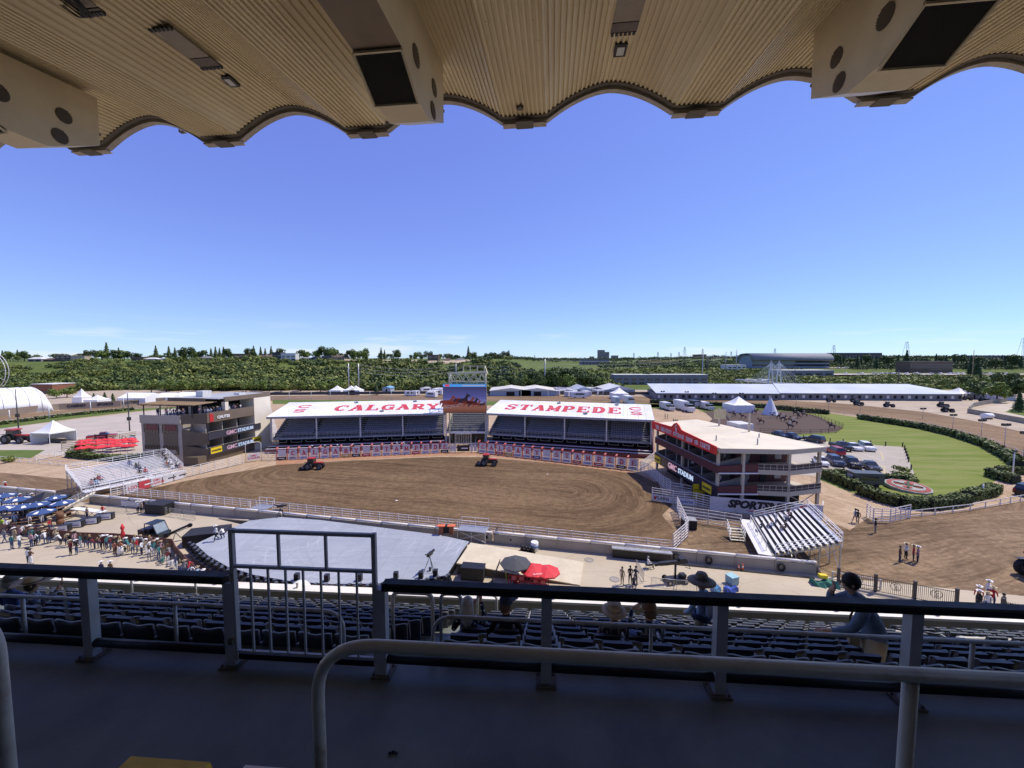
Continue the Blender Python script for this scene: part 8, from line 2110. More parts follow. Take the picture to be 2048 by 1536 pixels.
CL={c:M('cloth_'+c,v,.85,.1,5) for c,v in dict(white=(.70,.70,.70),black=(.015,.015,.018),red=(.45,.025,.03),blue=(.05,.09,.22),denim=(.05,.08,.16),navy=(.02,.028,.07),grey=(.2,.2,.21),tan=(.40,.30,.20),pink=(.42,.25,.27),teal=(.05,.18,.19),khaki=(.28,.23,.15),yellow=(.42,.32,.10),orange=(.38,.15,.08),lightblue=(.30,.42,.55),brown=(.12,.07,.04),lime=(.45,.6,.05),maroon=(.16,.02,.03)).items()}
POSES={}
def pose_mesh(pose,fem):
 k=(pose,fem)
 if k not in POSES:J,B=body(pose,fem);POSES[k]=(skin_mesh('person',J,B,[M_SKIN,CL['white'],CL['denim'],M_SHOE],1),Vector(J['head'][:3]))
 return POSES[k]
def hat_mb(kind,s=1.0):
 g=MB();n=18
 def brim(r,up,z=.0,sx=1.0,th=.008,dip=0.0):
  vs=[]
  for rr_,off in ((.085,0),(r,0),(r,th),(.085,th)):
   for k in range(n):a=2*pi*k/n;vs.append((rr_*cos(a)*sx,rr_*sin(a)*1.12,z+off+(up*abs(cos(a))**2*((rr_ - .085)/(r - .085)) if rr_>.1 else 0) - (dip*(rr_ - .085)/(r - .085) if rr_>.1 else 0)))
  g.add(vs,[(j*n+k,j*n+(k+1) % n,((j+1) % 4)*n+(k+1) % n,((j+1) % 4)*n+k) for j in range(4) for k in range(n)],0,True)
 if kind=='cowboy':brim(.21,.06);g.lathe([(.092,0),(.090,.05),(.078,.11),(.04,.135),(.0001,.115)],n,sy=1.18);g.lathe([(.095,.008),(.094,.03)],n,mi=1,sy=1.18)
 elif kind=='sun':brim(.215,0,dip=.05);g.lathe([(.095,0),(.095,.06),(.07,.11),(.0001,.12)],n,sy=1.12)
 elif kind=='bucket':brim(.165,0,dip=.05);g.lathe([(.1,0),(.09,.08),(.06,.1),(.0001,.102)],n,sy=1.12)
 elif kind=='cap':g.lathe([(.098,-.02),(.098,.03),(.08,.08),(.04,.11),(.0001,.115)],n,sy=1.1);g.add([(-.07,.08,-.005),(.07,.08,-.005),(.055,.2,-.02),(-.055,.2,-.02),(-.07,.08,.01),(.07,.08,.01),(.055,.2,-.01),(-.055,.2,-.01)],[(0,3,2,1),(4,5,6,7),(1,2,6,5),(2,3,7,6),(3,0,4,7)])
 elif kind=='hair':g.ell((0,-.02,-.02),(.096,.105,.115),12,8)
 elif kind=='longhair':g.ell((0,-.02,-.02),(.1,.108,.115),12,8);g.loft([[(w*cos(a),-.055+.07*sin(a)*(1+(z<-.1)*.2),z) for a in [2*pi*k/10 for k in range(10)]] for z,w in ((0,.1),(-.1,.11),(-.2,.12),(-.3,.10),(-.36,.05))],0,True)
 return g
HATM={}
def headwear(kind,col,parent,hp):
 hair=kind in ('hair','longhair');m=M_HAIR[col] if hair else M('hat_'+col,{'white':(.72,.71,.68),'straw':(.52,.42,.26),'black':(.015,.014,.014),'brown':(.14,.08,.045),'navy':(.015,.02,.045),'tan':(.36,.28,.19),'red':(.4,.03,.03),'grey':(.16,.155,.15),'green':(.17,.16,.13)}[col],.8,.12,6)
 k=(kind,col)
 if k not in HATM:HATM[k]=hat_mb(kind).mesh('hair' if hair else 'hat',[m,M_CASE])
 o=obj('hair' if hair else 'hat',HATM[k],parent,hp+Vector((0,0,.035 if not hair else .01)));return o
def person(p,rz,pose,shirt,pants,head,label,h=1.0,fem=False,group=None,dress=None):
 me,hp=pose_mesh(pose,fem);o=obj('person',me,None,tuple(p),rz);o.scale=(h,h,h);tag(o,label,'person',group)
 for i,m in ((1,CL[shirt]),(2,CL[pants])):o.material_slots[i].link='OBJECT';o.material_slots[i].material=m
 kd,col=head;headwear(kd,col,o,hp)
 if kd not in ('hair','longhair'):headwear('hair',('brown','black','grey','blond')[RNG.randrange(4)],o,hp).scale=(.96,.96,.9)
 if dress:MB().lathe([(.15,1.05),(.2,.85),(.3,.35)],12,smooth=True).build('skirt',CL[dress],o)
 return o
HEADS=[('cowboy','white'),('cowboy','straw'),('cowboy','white'),('cap','navy'),('hair','brown'),('longhair','brown'),('hair','black'),('longhair','blond'),('cowboy','black'),('cap','black'),('cowboy','tan')]
def hd(k):kd,c=k;return {'cowboy':f'{c} cowboy hat','cap':f'{c} cap','hair':f'short {c} hair','longhair':f'long {c} hair','sun':f'{c} sun hat','bucket':f'{c} bucket hat'}[kd]
# brown barrier curving round the crowd
M_BARR=M('brown_barrier_board',(.13,.045,.028),.6,.12,2)
bp=[(-30,1063),(30,1068),(90,1075),(160,1083),(230,1085),(300,1092),(345,1097),(352,1112),(372,1135),(392,1155),(420,1172),(470,1186),(560,1192),(760,1196),(1000,1200),(1250,1207),(1450,1215),(1660,1222)]
bpts=[P(u,v,0) for u,v in bp];t=thing('crowd_barricade','brown boarded barricade curving along the crowd on the apron','barricade',tuple(bpts[0]));
for a,b in zip(bpts[:-1],bpts[1:]):
 a,b=a - bpts[0],b - bpts[0];n=max(1,round((b - a).length/2.4))
 for k in range(n):q0_,q1_=a.lerp(b,k/n),a.lerp(b,(k+.985)/n);MB().bar(q0_+Vector((0,0,.55)),q1_+Vector((0,0,.55)),.07,1.08).build('barricade_board',M_BARR,t)
def foot(u,v):return P(u,v,.006)
SH=['white','black','pink','blue','white','tan','grey','maroon','lightblue','navy','black','white','brown','teal','grey','black','red','khaki'];PT=['denim','black','denim','khaki','white','navy','denim','grey']
R2=random.Random(21);used={}
def crowd(u,v,place,pose=None,face=None):
 while True:
  s,pn,hh=SH[R2.randrange(len(SH))],PT[R2.randrange(len(PT))],HEADS[R2.randrange(len(HEADS))]
  if (s,pn,hh,place) not in used:break
 used[(s,pn,hh,place)]=1;ps=pose or R2.choice(['stand','stand','hips','fold','lean','walk']);fem=hh[0]=='longhair'
 base=f'person in {s} top and {pn} trousers with {hd(hh)}, {place}'
 return person(foot(u,v),R2.uniform(0,6.28) if face is None else face+R2.uniform(-.5,.5),ps,s,pn,hh,base,R2.uniform(.86,.97),fem,'crowd on the concrete apron')
# along the barricade (near side), faces the stage
cu=[(64,1084),(78,1086),(92,1089),(100,1087),(112,1084),(122,1090),(134,1091),(143,1093),(150,1092),(162,1095),(172,1094),(180,1097),(190,1099),(199,1097),(206,1100),(214,1099),(222,1101),(231,1103),(240,1101),(250,1106),(258,1104),(266,1108),(275,1106),(284,1110),(292,1105),(300,1108),(308,1112),(315,1106),(322,1110),(328,1116),(334,1112),(340,1120),(336,1128),(344,1132),(348,1126),(352,1140),(358,1136),(362,1146),(370,1152),(378,1150),(318,1120),(326,1126),(300,1098),(288,1097),(270,1096),(60,1078),(44,1075),(84,1079),(384,1160),(396,1166),(408,1172),(398,1172)]
for k,(u,v) in enumerate(cu):crowd(u,v,'by the brown barricade',R2.choice(['lean','stand','hips','ground','lean','fold','stand']) if v>1083 else None,-pi/2+pi+(0 if u<330 else -.9))
for u,v in ((8,1008),(22,1012),(4,1020),(30,1015),(15,1028),(-5,1012),(55,1018),(60,1022),(68,1012),(72,1016),(44,1034),(60,1048),(30,1052),(85,1046),(100,1062),(20,1072),(4,1060),(14,1064)):crowd(u,v,'in the blue umbrella garden')
solo=[(9,1085,'walk','grey','denim',('cowboy','black'),'walking at the far left',0),(24,1098,'stand','teal','denim',('hair','black'),'with arms down, left of two chatting',0),(40,1096,'hips','white','denim',('cap','white' if 0 else 'navy'),'facing the person in teal',2),(30,1083,'stand','tan','khaki',('cowboy','white'),'behind the person in teal',0),(41,1080,'stand','pink','black',('cowboy','brown'),'beside the tan shirted one',0),
  (57,1127,'stand','white','navy',('cowboy','black'),'carrying a backpack on the open concrete',0),(62,1129,'fold','brown','white',('cowboy','black'),'in pale trousers in front of the backpacker',0),(142,1110,'stand','maroon','black',('cowboy','straw'),'left of a pair standing alone',3),(154,1109,'hips','black','denim',('cowboy','white'),'right of a pair standing alone',3),
  (230,1112,'stand','orange','brown',('hair','brown'),'beside a person in a white skirt',0),(242,1111,'hips','orange','white',('cowboy','straw'),'wearing a wide white skirt',0),(299,1121,'stand','white','grey',('longhair','brown'),'alone in front of the crowd',1),(204,1156,'stand','navy','black',('cowboy','white'),'just above the black rail, left',0),(222,1155,'stand','brown','black',('cowboy','white'),'just above the black rail, right',0),
  (63,1094,'stand','pink','denim',('cap','grey' if 0 else 'black'),'near the end of the crowd',0),(71,1092,'fold','white','black',('longhair','black'),'in chequered trousers look',0),(206,1034,'hips','red','black',('cap','red' if 0 else 'black'),'by the pale wall banner',3),(175,1038,'stand','tan','navy',('cowboy','straw'),'behind the planters',3),(42,1010,'stand','red','black',('cowboy','white'),'behind the far left umbrellas',3),(56,1008,'stand','blue','navy',('cap','navy'),'left of the black tent',3),(66,1009,'stand','black','black',('cowboy','white'),'next to the black tent',3),(12,984,'stand','red','white',('cowboy','white'),'on the track behind the far left wall',3),(5,1062,'stand','lime','navy',('cap','black'),'in a high visibility vest',0),
  (276,1026,'hips','white','black',('cowboy','white'),'left of three by the black crate',3),(283,1026,'stand','tan','black',('cowboy','white'),'middle of three by the black crate',3),(289,1024,'stand','black','grey',('cowboy','white'),'right of three by the black crate',3)]
for u,v,ps,s,pn,hh,pl,f in solo:person(foot(u,v),f,ps,s,pn,hh,f'person in {s} top with {hd(hh)}, {pl}',.94,hh[0]=='longhair',None,'white' if 'skirt, ' in pl or 'white skirt' in pl and s=='orange' and pn=='white' else None)
DS=P(433,1082,HS);person(DS,2.6,'walk','white','black',('cowboy','white'),'person in white shirt walking on the stage, upright one',1.0);person(P(447,1077,HS),1.2,'crouch','white','navy',('hair','black'),'person in white shirt bending down on the stage',1.0)
for u,v,ps,s,pn,hh,lab in ((1244,1170,'stand','khaki','khaki',('hair','brown'),'person in khaki shirt standing left of the dark dressed crew'),(1260,1168,'fold','black','black',('hair','black'),'crew member in black, left of the two facing each other'),(1271,1170,'fold','navy','black',('cap','black'),'crew member in navy, right of the two facing each other'),(1268,1180,'crouch','black','navy',('cap','navy'),'crew member in black bending in front of the pair'),(994,1085,'stand','grey','black',('hair','brown'),'person in grey shirt by the track wall near the podiums'),(974,1085,'crouch','black','black',('cap','black'),'crew member in black bending below the white platform'),(1022,1089,'crouch','lightblue','navy',('cap','navy'),'person in light blue shirt bending by the track wall'),(1296,1137,'sit','white','black',('hair','grey'),'person in a white hooded top seated before the camera hatch'),
 (1710,1045,'walk','white','tan',('cowboy','black'),'person in white shirt walking on the sandy path'),(1715,1047,'stand','black','khaki',('cap','black'),'person with black backpack on the sandy path'),(1750,1066,'stand','black','grey',('cowboy','black'),'person in black top standing alone on the track dirt'),(1799,1125,'stand','brown','navy',('hair','brown'),'person in brown shirt, leftmost of four on the dirt'),(1811,1119,'hips','white','black',('cowboy','straw'),'person in white shirt, second of four on the dirt'),(1826,1123,'stand','red','navy',('cowboy','straw'),'person in red shirt, third of four on the dirt'),(1835,1126,'stand','pink','navy',('cowboy','white'),'person in pink shirt, rightmost of four on the dirt'),
 (1956,1212,'stand','red','navy',('cowboy','white'),'person in red shirt and white hat, left of the hatted crew'),(1975,1200,'stand','white','navy',('cowboy','white'),'person in white shirt and white hat, rearmost of the hatted crew'),(1984,1214,'walk','red','navy',('cowboy','straw'),'person in red shirt with straw hat, right of the hatted crew'),(1957,1222,'stand','black','black',('cowboy','white'),'person in dark vest and white hat at the black rail'),(1974,1226,'stand','white','navy',('cowboy','straw'),'person in white shirt with straw hat at the black rail'),(2005,1228,'stand','black','black',('hair','black'),'person in black beside the right hand iron fence'),
 (1330,838,'stand','black','black',('cowboy','black'),'left of two dark figures on the sand behind the roof'),(1335,838,'stand','black','black',('hair','black'),'right of two dark figures on the sand behind the roof'),(1347,848,'stand','navy','black',('hair','black'),'left of three dark figures near the pavilion roof'),(1351,849,'hips','black','black',('hair','brown'),'middle of three dark figures near the pavilion roof'),(1354,849,'stand','black','navy',('cowboy','black'),'right of three dark figures near the pavilion roof')):
 person(foot(u,v) if v>860 or 1 else 0,R2.uniform(0,6),ps,s,pn,hh,lab,1.02)
# closed red patio umbrella, folding chair of the seated person
t=thing('closed_umbrella','closed red umbrella standing on the apron behind the crowd','umbrella',tuple(P(247,1090,0)));MB().lathe([(.12,.9),(.2,1.3),(.1,1.7),(.2,2.0),(.05,2.45)],10).build('folded_cloth',M_URED,t);MB().tube([(0,0,0),(0,0,1)],.03,6).build('pole',STEEL,t)
q=P(1296,1137,0);t=thing('folding_chair','small folding chair under the hooded person','chair',(q.x,q.y,.006));MB().bx(-.24,.24,-.2,.24,.36,.4).build('seat',M_CASE,t);[MB().bar((x,y,0),(x,y,.36),.03).build('leg',STEEL,t) for x in (-.2,.2) for y in (-.16,.2)]
# people on the bleachers, terrace and pavilion
def seated(mtx,lx,ly,lz,s,hh,lab,rz,ps='sit',grp=None):person(mtx @ Vector((lx,ly,lz)),rz,ps,s,R2.choice(PT),hh,lab,1.0,hh[0]=='longhair',grp)
bpy.context.view_layer.update()
mL=blL.matrix_world.copy();rL=blL.rotation_euler.z+pi/2
for k,(row,fy,s) in enumerate(((2,.86,'black'),(3,.82,'red'),(3,.80,'pink'),(1,.90,'pink'),(1,.86,'lightblue'),(6,.42,'black'),(6,.39,'grey'),(9,.45,'blue'),(2,.44,'black'),(2,.38,'red'),(4,.12,'orange'),(4,.08,'white'),(7,.08,'black'),(9,.06,'navy'),(11,.06,'black'),(11,.10,'grey'),(1,.10,'white'),(1,.06,'black'),(2,.03,'white'),(2,.13,'grey'),(0,.03,'pink'))):
 hh=HEADS[k % len(HEADS)];seated(mL,row*.5+.36,mL and d_.length*fy,1.0+row*.16 - .03,s,hh,f'spectator in {s} top seated on the left bleacher, {nth(k + 1)} counted',rL,grp='spectators on the left bleacher')
mR=blR.matrix_world.copy();rR=blR.rotation_euler.z+pi/2
for k,(row,y,s,ps) in enumerate(((6,7.6,'pink','sit'),(6,6.9,'black','sit'),(3,6.6,'white','stand'),(1.9,6.0,'white','sit'),(4,5.0,'brown','sit'),(0,6.2,'navy','sit'))):seated(mR,row*.5+.34,y,1.0+row*.2+(-.03 if ps=='sit' else .03),s,HEADS[(k+4) % 11],f'spectator in {s} top {"standing" if ps == "stand" else "seated"} on the right bleacher, {nth(k + 1)} counted',rR,ps,'spectators on the right bleacher')
bpy.context.view_layer.update();mB=HB.matrix_world.copy()
for k in range(46):x,y=(-.7 - 1.3*(k % 3)*R2.uniform(.7,1),3.2+11.0*k/46) if k<34 else (-4.2 - (k - 34)*.65,1.0+R2.uniform(0,1.4));s=R2.choice(['white','black','navy','white','blue','pink','grey']);person(mB @ Vector((x,y,9.39 if k<34 else 9.41)),R2.uniform(0,6),R2.choice(['stand','hips','fold']),s,'denim',HEADS[R2.randrange(11)],f'guest in {s} top on the clubhouse roof terrace, {nth(k + 1)} along',1.0,False,'guests on the clubhouse roof terrace')
for k in range(16):u=R2.uniform(243,272);v=R2.uniform(874,889);s=R2.choice(SH);person(foot(u,v+6),R2.uniform(0,6),'stand',s,'denim',HEADS[R2.randrange(11)],f'guest in {s} top queueing left of the clubhouse, {nth(k + 1)} of the cluster',1.0,False,'guests clustered left of the clubhouse')
mP=RB.matrix_world.copy()
for k in range(12):z0=(2.85,5.75)[k % 2];s=R2.choice(['black','navy','white','grey']);person(mP @ Vector((R2.uniform(.6,3),2+1.4*k,z0+.01)),R2.uniform(0,6),'stand',s,'black',HEADS[R2.randrange(11)],f'guest in {s} top inside the pavilion, {nth(k + 1)} along',1.0,False,'guests in the pavilion boxes')
for k,(i,f) in enumerate(((3,.2),(4,.4),(5,.6),(7,.1),(11,.5),(12,.2))):q=pa.lerp(pb,(i+f)/17)+Vector((0,.9,0));person(q+Vector((0,0,.9)),3.1,'stand',R2.choice(['white','black']),'denim',('cowboy','white'),f'hatted person behind the chute gates, {nth(k + 1)} from the left',1.0,False,'people behind the chute gates')
# ---- horses
JH={'rump':(0,-.62,1.22,.25,.27),'loin':(0,-.25,1.22,.24,.28),'barrel':(0,.15,1.2,.25,.30),'shoulder':(0,.55,1.22,.22,.28),'neck1':(0,.82,1.45,.12,.18),'neck2':(0,1.02,1.72,.09,.13),'poll':(0,1.14,1.88,.08,.1),'face':(0,1.32,1.72,.07,.085),'muzzle':(0,1.46,1.56,.05,.055),'dock':(0,-.85,1.25,.07),'tail':(0,-.95,.9,.08),'tailend':(0,-.95,.55,.04)}
for s,k in ((-1,'l'),(1,'r')):JH.update({'st'+k:(s*.15,-.6,1.0,.15),'hock'+k:(s*.15,-.78+.1*s,.52,.06),'fet'+k:(s*.15,-.68+.14*s,.14,.04),'hf'+k:(s*.15,-.62+.14*s,.04,.05),'elb'+k:(s*.14,.5,.92,.1),'knee'+k:(s*.14,.52 - .1*s,.5,.055),'ff'+k:(s*.14,.5 - .14*s,.14,.038),'hff'+k:(s*.14,.55 - .14*s,.04,.048)})
BH=[('rump','loin',0),('loin','barrel',0),('barrel','shoulder',0),('shoulder','neck1',0),('neck1','neck2',0),('neck2','poll',0),('poll','face',0),('face','muzzle',0),('rump','dock',1),('dock','tail',1),('tail','tailend',1)]
for k in 'lr':BH+=[('rump','st'+k,0),('st'+k,'hock'+k,0),('hock'+k,'fet'+k,0),('fet'+k,'hf'+k,1),('shoulder','elb'+k,0),('elb'+k,'knee'+k,0),('knee'+k,'ff'+k,0),('ff'+k,'hff'+k,1)]
HM={c:M('horse_'+c,v,.55,.12,3) for c,v in dict(bay=(.10,.04,.02),black=(.02,.016,.015),chestnut=(.20,.08,.035),grey=(.4,.39,.37)).items()};MEH=skin_mesh('horse',JH,BH,[HM['bay'],HM['black']],1,'barrel')
for k,(u,v,f,c,s) in enumerate(((1468,833,0,'black','red'),(1486,838,1,'bay','pink'),(1509,828,4,'black','black'),(1522,848,.6,'bay','red'),(1545,836,1.5,'grey','white'),(1557,838,5,'black','pink'),(1566,842,4.7,'black','white'),(1590,831,1.6,'black','black'),(1597,837,2,'bay','black'),(1608,834,1,'black','white'),(1588,850,1.2,'black','white'),(1580,858,1.5,'black','white'),(1663,858,.4,'black','black'),(1575,844,4.8,'bay',None))):
 q=P(u,v,.01);col={'bay':'bay brown','black':'dark','grey':'pale grey'}[c]
 o=obj('horse',MEH,None,tuple(q),f);o.material_slots[0].link='OBJECT';o.material_slots[0].material=HM[c];tag(o,f'{col} horse {"with rider " if s else "without rider "}in the riding pen, {nth(k + 1)} listed','horse','horses in the riding pen');MB().bx(-.27,.27,-.25,.3,1.36,1.5).build('saddle',CL['brown'],o) if s else None
 MB().loft([[(-.02,y - .1,z+.1),(.02,y - .1,z+.1),(.02,y+.02,z - .05),(-.02,y+.02,z - .05)] for y,z in ((.62,1.6),(.82,1.82),(1.02,2.0))],0,False).build('mane',HM['black'],o)
 if s:person(q+Vector((0,0,.60)),f,'ride',s,'denim',('cowboy','white') if k % 3 else ('cowboy','straw'),f'rider in {s} shirt on a {col} horse in the pen, {nth(k + 1)} listed',1.0,False,'riders in the pen')
# ================================================================== the spectators close to the photographer
def plaid(name,base,l1,l2,sc=9):
 m,t,b=new_mat(name);co=coords(t,scale=(sc,sc,sc));sp=node(t,'ShaderNodeSeparateXYZ');lnk(t,co,sp.inputs[0])
 def band(o,w,f):return ramp(t,mathn(t,'ABSOLUTE',mathn(t,'SUBTRACT',mathn(t,'FRACT',mathn(t,'MULTIPLY',o,f)),.5)),w,w+.04,1,0)
 c=mixc(t,mathn(t,'MULTIPLY',band(sp.outputs[0],.18,1),.6),base,l1);c=mixc(t,mathn(t,'MULTIPLY',band(sp.outputs[2],.18,1),.6),c,l1);c=mixc(t,band(sp.outputs[2],.04,1),c,l2);c=mixc(t,band(sp.outputs[0],.04,1),c,l2)
 lnk(t,c,b.inputs['Base Color']);b.inputs['Roughness'].default_value=.9;return m
def dots(name,base,dot):
 m,t,b=new_mat(name);vo=node(t,'ShaderNodeTexVoronoi');vo.inputs['Scale'].default_value=17;vo.inputs['Randomness'].default_value=.25;lnk(t,coords(t),vo.inputs[0])
 lnk(t,mixc(t,ramp(t,vo.outputs['Distance'],.26,.32,1,0),base,dot),b.inputs['Base Color']);b.inputs['Roughness'].default_value=.9;return m
def fingers(J,B,k,s,out,up,curl=.5):
 """five tapered fingers from the palm: four in a fan, the thumb off the side"""
 h=Vector(J['ha'+k][:3]);out=Vector(out).normalized();up=Vector(up).normalized();side=out.cross(up).normalized()*s;J['ha'+k]=tuple(h)+(.038,.022)
 for i,(o_,L) in enumerate(((-.030,.060),(-.010,.072),(.011,.067),(.030,.052))):
  a=h+side*o_+out*.035;m=a+out*L*.6 - up*L*.2*curl;e=m+out*L*.5*(1 - curl*.5) - up*L*.55*curl
  for n_,p,r in (('a',a,.0115),('m',m,.0095),('e',e,.0075)):J[f'f{k}{i}{n_}']=tuple(p)+(r,)
  B+=[('ha'+k,f'f{k}{i}a',0),(f'f{k}{i}a',f'f{k}{i}m',0),(f'f{k}{i}m',f'f{k}{i}e',0)]
 a=h - side*.036 - out*.01;e=a - side*.03+out*.035 - up*.01
 J[f't{k}a']=tuple(a)+(.013,);J[f't{k}e']=tuple(e)+(.009,);B+=[('ha'+k,f't{k}a',0),(f't{k}a',f't{k}e',0)]
def face(o,hp,yaw=0):
 g=MB();h=Vector((0,0,0))
 for s in (-1,1):g.ell((s*.032,.088,.012),(.012,.008,.008),8,5,1);g.ell((s*.083,-.005,-.005),(.012,.022,.032),8,5,0)
 g.loft([[(-.008,.092,.02),(.008,.092,.02),(.0,.085,.022)],[(-.016,.09,-.022),(.016,.09,-.022),(0,.122,-.018)],[(-.014,.088,-.03),(.014,.088,-.03),(0,.10,-.032)]],0,True);g.bx(-.024,.024,.084,.093,-.055,-.047,2)
 f=g.build('face_features',[M_SKIN,M_CASE,M('lips',(.35,.13,.11),.5)],o);f.location=hp;f.rotation_euler=(0,0,yaw);return f
def fore(label,k,u,pose,shirt,pants,hat,mods=None,h=1.0,turn=0.0,hands=(),fem=False,dy=.16,dz=0.0,haircol='brown',yaw=0,hsc=1.06):
 d=ray(u,1190);kk=(rowy(k)+dy)/d.dot(E2);x=(d*kk).dot(E1);J,B=body(pose,fem)
 for n_,v in (mods or {}).items():J[n_]=tuple(v)+J[n_][len(v):]
 for (kx,s,out,up,cu_) in hands:fingers(J,B,kx,s,out,up,cu_)
 me=skin_mesh('person',J,B,[M_SKIN,shirt,pants,M_SHOE],2,'pelvis');o=obj('person',me,None,RL(x,rowy(k)+dy,rowz(k)+dz),TH+turn);o.scale=(h,h,h);tag(o,label,'person')
 hp=Vector(J['head'][:3]);fz=face(o,hp,yaw);kd,col=hat
 if kd in ('hair','longhair'):hw=headwear(kd,col,o,hp+Vector((0,-.005,.025)));hw.rotation_euler=(0,0,yaw)
 else:headwear('hair',haircol,o,hp+Vector((0,-.01,.0))).rotation_euler=(0,0,yaw);hw=headwear(kd,col,o,hp+Vector((0,0,.02)));hw.rotation_euler=(0,0,yaw);hw.scale=(hsc,hsc,1.06)
 return o,J
PL1=plaid('blue_plaid_shirt',(.05,.07,.12),(.25,.28,.34),(.5,.5,.5));PL2=plaid('navy_white_plaid_shirt',(.03,.045,.09),(.30,.33,.38),(.55,.55,.52),8);PL3=plaid('brown_plaid_shirt',(.06,.045,.05),(.16,.12,.12),(.3,.28,.26),8);DOT=dots('polka_dot_top',(.012,.014,.035),(.55,.55,.55))
fore('person in royal blue top with grey cap, seated at the far left',2,22,'sit',CL['blue'],CL['black'],('cap','grey'),turn=.1,yaw=-.7,haircol='grey',dy=.2,h=.93)
o,J=fore('person in plaid shirt and wide straw cowboy hat holding up a phone, seated left',2,66,'sitphone',PL1,CL['denim'],('cowboy','straw'),turn=-.75,yaw=-.2,dy=.16,h=.93,hsc=1.3,hands=(('r',1,(0,.1,1),(0,-1,.1),.7),('l',-1,(.6,.2,1),(0,-1,.1),.7)))
hp=Vector(J['har'][:3]);MB().box(hp+Vector((-.02,.03,.09)),(.075,.012,.15)).build('phone',BLACK,o).name
t=thing('shoulder_bag','dark strapped bag on the seat beside the straw hatted person','bag',RL(*(lambda d,kk:((d*kk).dot(E1),rowy(2)+.1,rowz(2)+.46))(ray(152,1200),(rowy(2)+.1)/ray(152,1200).dot(E2))),TH)
MB().ell((0,0,.12),(.14,.08,.13),12,7).build('bag_body',CL['navy'],t);MB().tube([(-.1,0,.22),(-.08,0,.38),(.02,0,.42),(.1,0,.34),(.1,0,.22)],.012,6).build('strap',M_CASE,t)
o,J=fore('person with long grey hair in a navy polka dot top, seated by the aisle',1,935,'sitphone',DOT,CL['navy'],('longhair','grey'),fem=True,dy=.2,h=.95,hands=(('r',1,(0,.3,1),(0,-1,.3),.7),))
hp=Vector(J['har'][:3]);MB().box(hp+Vector((-.01,.03,.08)),(.14,.012,.08)).build('phone',M_INKB,o)
fore('person in black jacket and navy baseball cap, seated right of the grey haired one',1,1012,'sit',CL['black'],CL['black'],('cap','navy'),yaw=-.8,dy=.2,h=.96)
fore('person in dark plaid with tan bucket hat, seated behind the right rail',1,1229,'sit',PL3,CL['denim'],('bucket','tan'),dy=.2,h=.93,yaw=.1,hsc=1.2)
o,J=fore('person in blue and white plaid shirt with patterned brown cap, seated beside the bucket hat',1,1299,'sit',PL2,CL['denim'],('cap','brown'),dy=.2,h=.97,yaw=.5,mods={'ell':(-.28,.12,.82),'wrl':(-.2,.2,1.06),'hal':(-.13,.14,1.13)},hands=(('l',-1,(.3,-.3,1),(-1,0,.3),.9),))
o,J=fore('person in white sun shirt and wide grey sun hat, standing and looking left',4,1404,'stand',CL['lightblue'],CL['khaki'],('sun','green'),dy=.05,h=1.05,turn=.75,yaw=.6,fem=True,mods={'ell':(-.24,.12,1.12),'wrl':(-.12,.25,.98),'hal':(-.06,.3,.93),'elr':(.24,.02,1.13),'wrr':(.22,.12,.93),'har':(.2,.16,.85)},hands=(('r',1,(0,.2,-1),(1,0,0),.4),('l',-1,(.8,.3,-.4),(0,1,.3),.5)))
g=MB();g.tube([(.15*cos(a*.42),.12*sin(a*.42),1.0+.03*sin(a)) for a in range(15)],.055,8,closed=True);g.build('tied_jacket',CL['navy'],o);MB().ell((.0,-.17,1.2),(.13,.09,.17),10,7).build('backpack',M('pale_pack',(.35,.38,.48),.8),o)
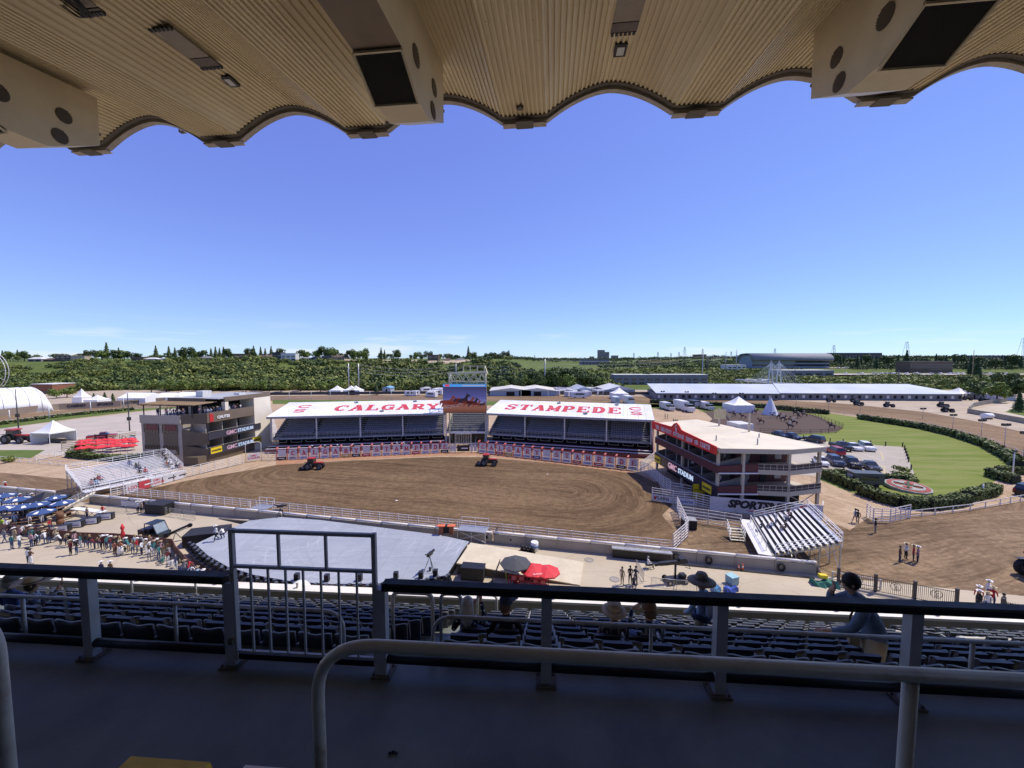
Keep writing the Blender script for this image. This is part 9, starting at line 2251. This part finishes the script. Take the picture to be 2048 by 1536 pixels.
o,J=fore('heavyset person in blue denim shirt leaning on a hand, standing at the right',1,1752,'stand',M('faded_denim_shirt',(.13,.19,.28),.85,.25,6),M('pale_khaki',(.36,.32,.24),.85),('hair','black'),dy=-.02,h=1.08,turn=1.15,yaw=.25,mods={'pelvis':(0,-.03,.95,.165,.15),'waist':(0,.0,1.10,.165,.165),'chest':(0,.08,1.28,.19,.15),'base':(0,.17,1.40,.13,.11),'neck':(0,.215,1.46),'jaw':(0,.26,1.53),'head':(0,.27,1.61),'crown':(0,.26,1.68),'shl':(-.21,.16,1.35,.08),'shr':(.21,.16,1.35,.08),'hipl':(-.11,0,.86,.125),'hipr':(.11,0,.86,.125),'knl':(-.12,.02,.5,.085),'elr':(.26,.40,1.17,.06),'wrr':(.12,.42,1.38,.04),'har':(.05,.41,1.47),'ell':(-.30,.28,1.16,.06),'wrl':(-.27,.47,1.04,.04),'hal':(-.26,.55,1.02),'knr':(.12,.06,.5,.085)},
  hands=(('r',1,(-.3,-.1,1),(0,-1,0),.8),('l',-1,(0,1,-.15),(0,0,1),.5)))
MB().bx(-.12,.10,.16,.26,.84,1.0).build('belt_pouch',M_CASE,o);MB().tube([(-.1,.2,1.42),(0,.24,1.15),(.02,.22,.95)],.012,6).build('pouch_strap',M_CASE,o);
# ------------------------------------------------------------------ rank look-alikes from left to right so that each label finds one
def relabel(group,tail):
 L=[o for o in COL.objects if o.parent is None and o.get('group')==group and o.location.y>1]
 for k,o in enumerate(sorted(L,key=lambda o:o.location.x/o.location.y)):o['label']=o['label'].split(',')[0]+f', {nth(k + 1)} {tail}'
for g_,tl in (('spectators on the left bleacher','from the left'),('spectators on the right bleacher','from the left'),('guests on the clubhouse roof terrace','from the left'),('guests clustered left of the clubhouse','from the left'),('guests in the pavilion boxes','from the left'),('riders in the pen','from the left'),('horses in the riding pen','horse from the left'),('white campers packed behind the sheds','from the left'),('cars in the distant lots','car from the left'),('blue umbrellas at the left','from the left'),('patio tables under the blue umbrellas','from the left'),('willow shrubs behind the long barn','from the left'),('bright trees at the foot of the bluff','from the left'),('monitor speakers on the stage front edge','from the left'),('white poles on the left inner rail','from the left'),('posts edging the parking lot','post from the left')):relabel(g_,tl)
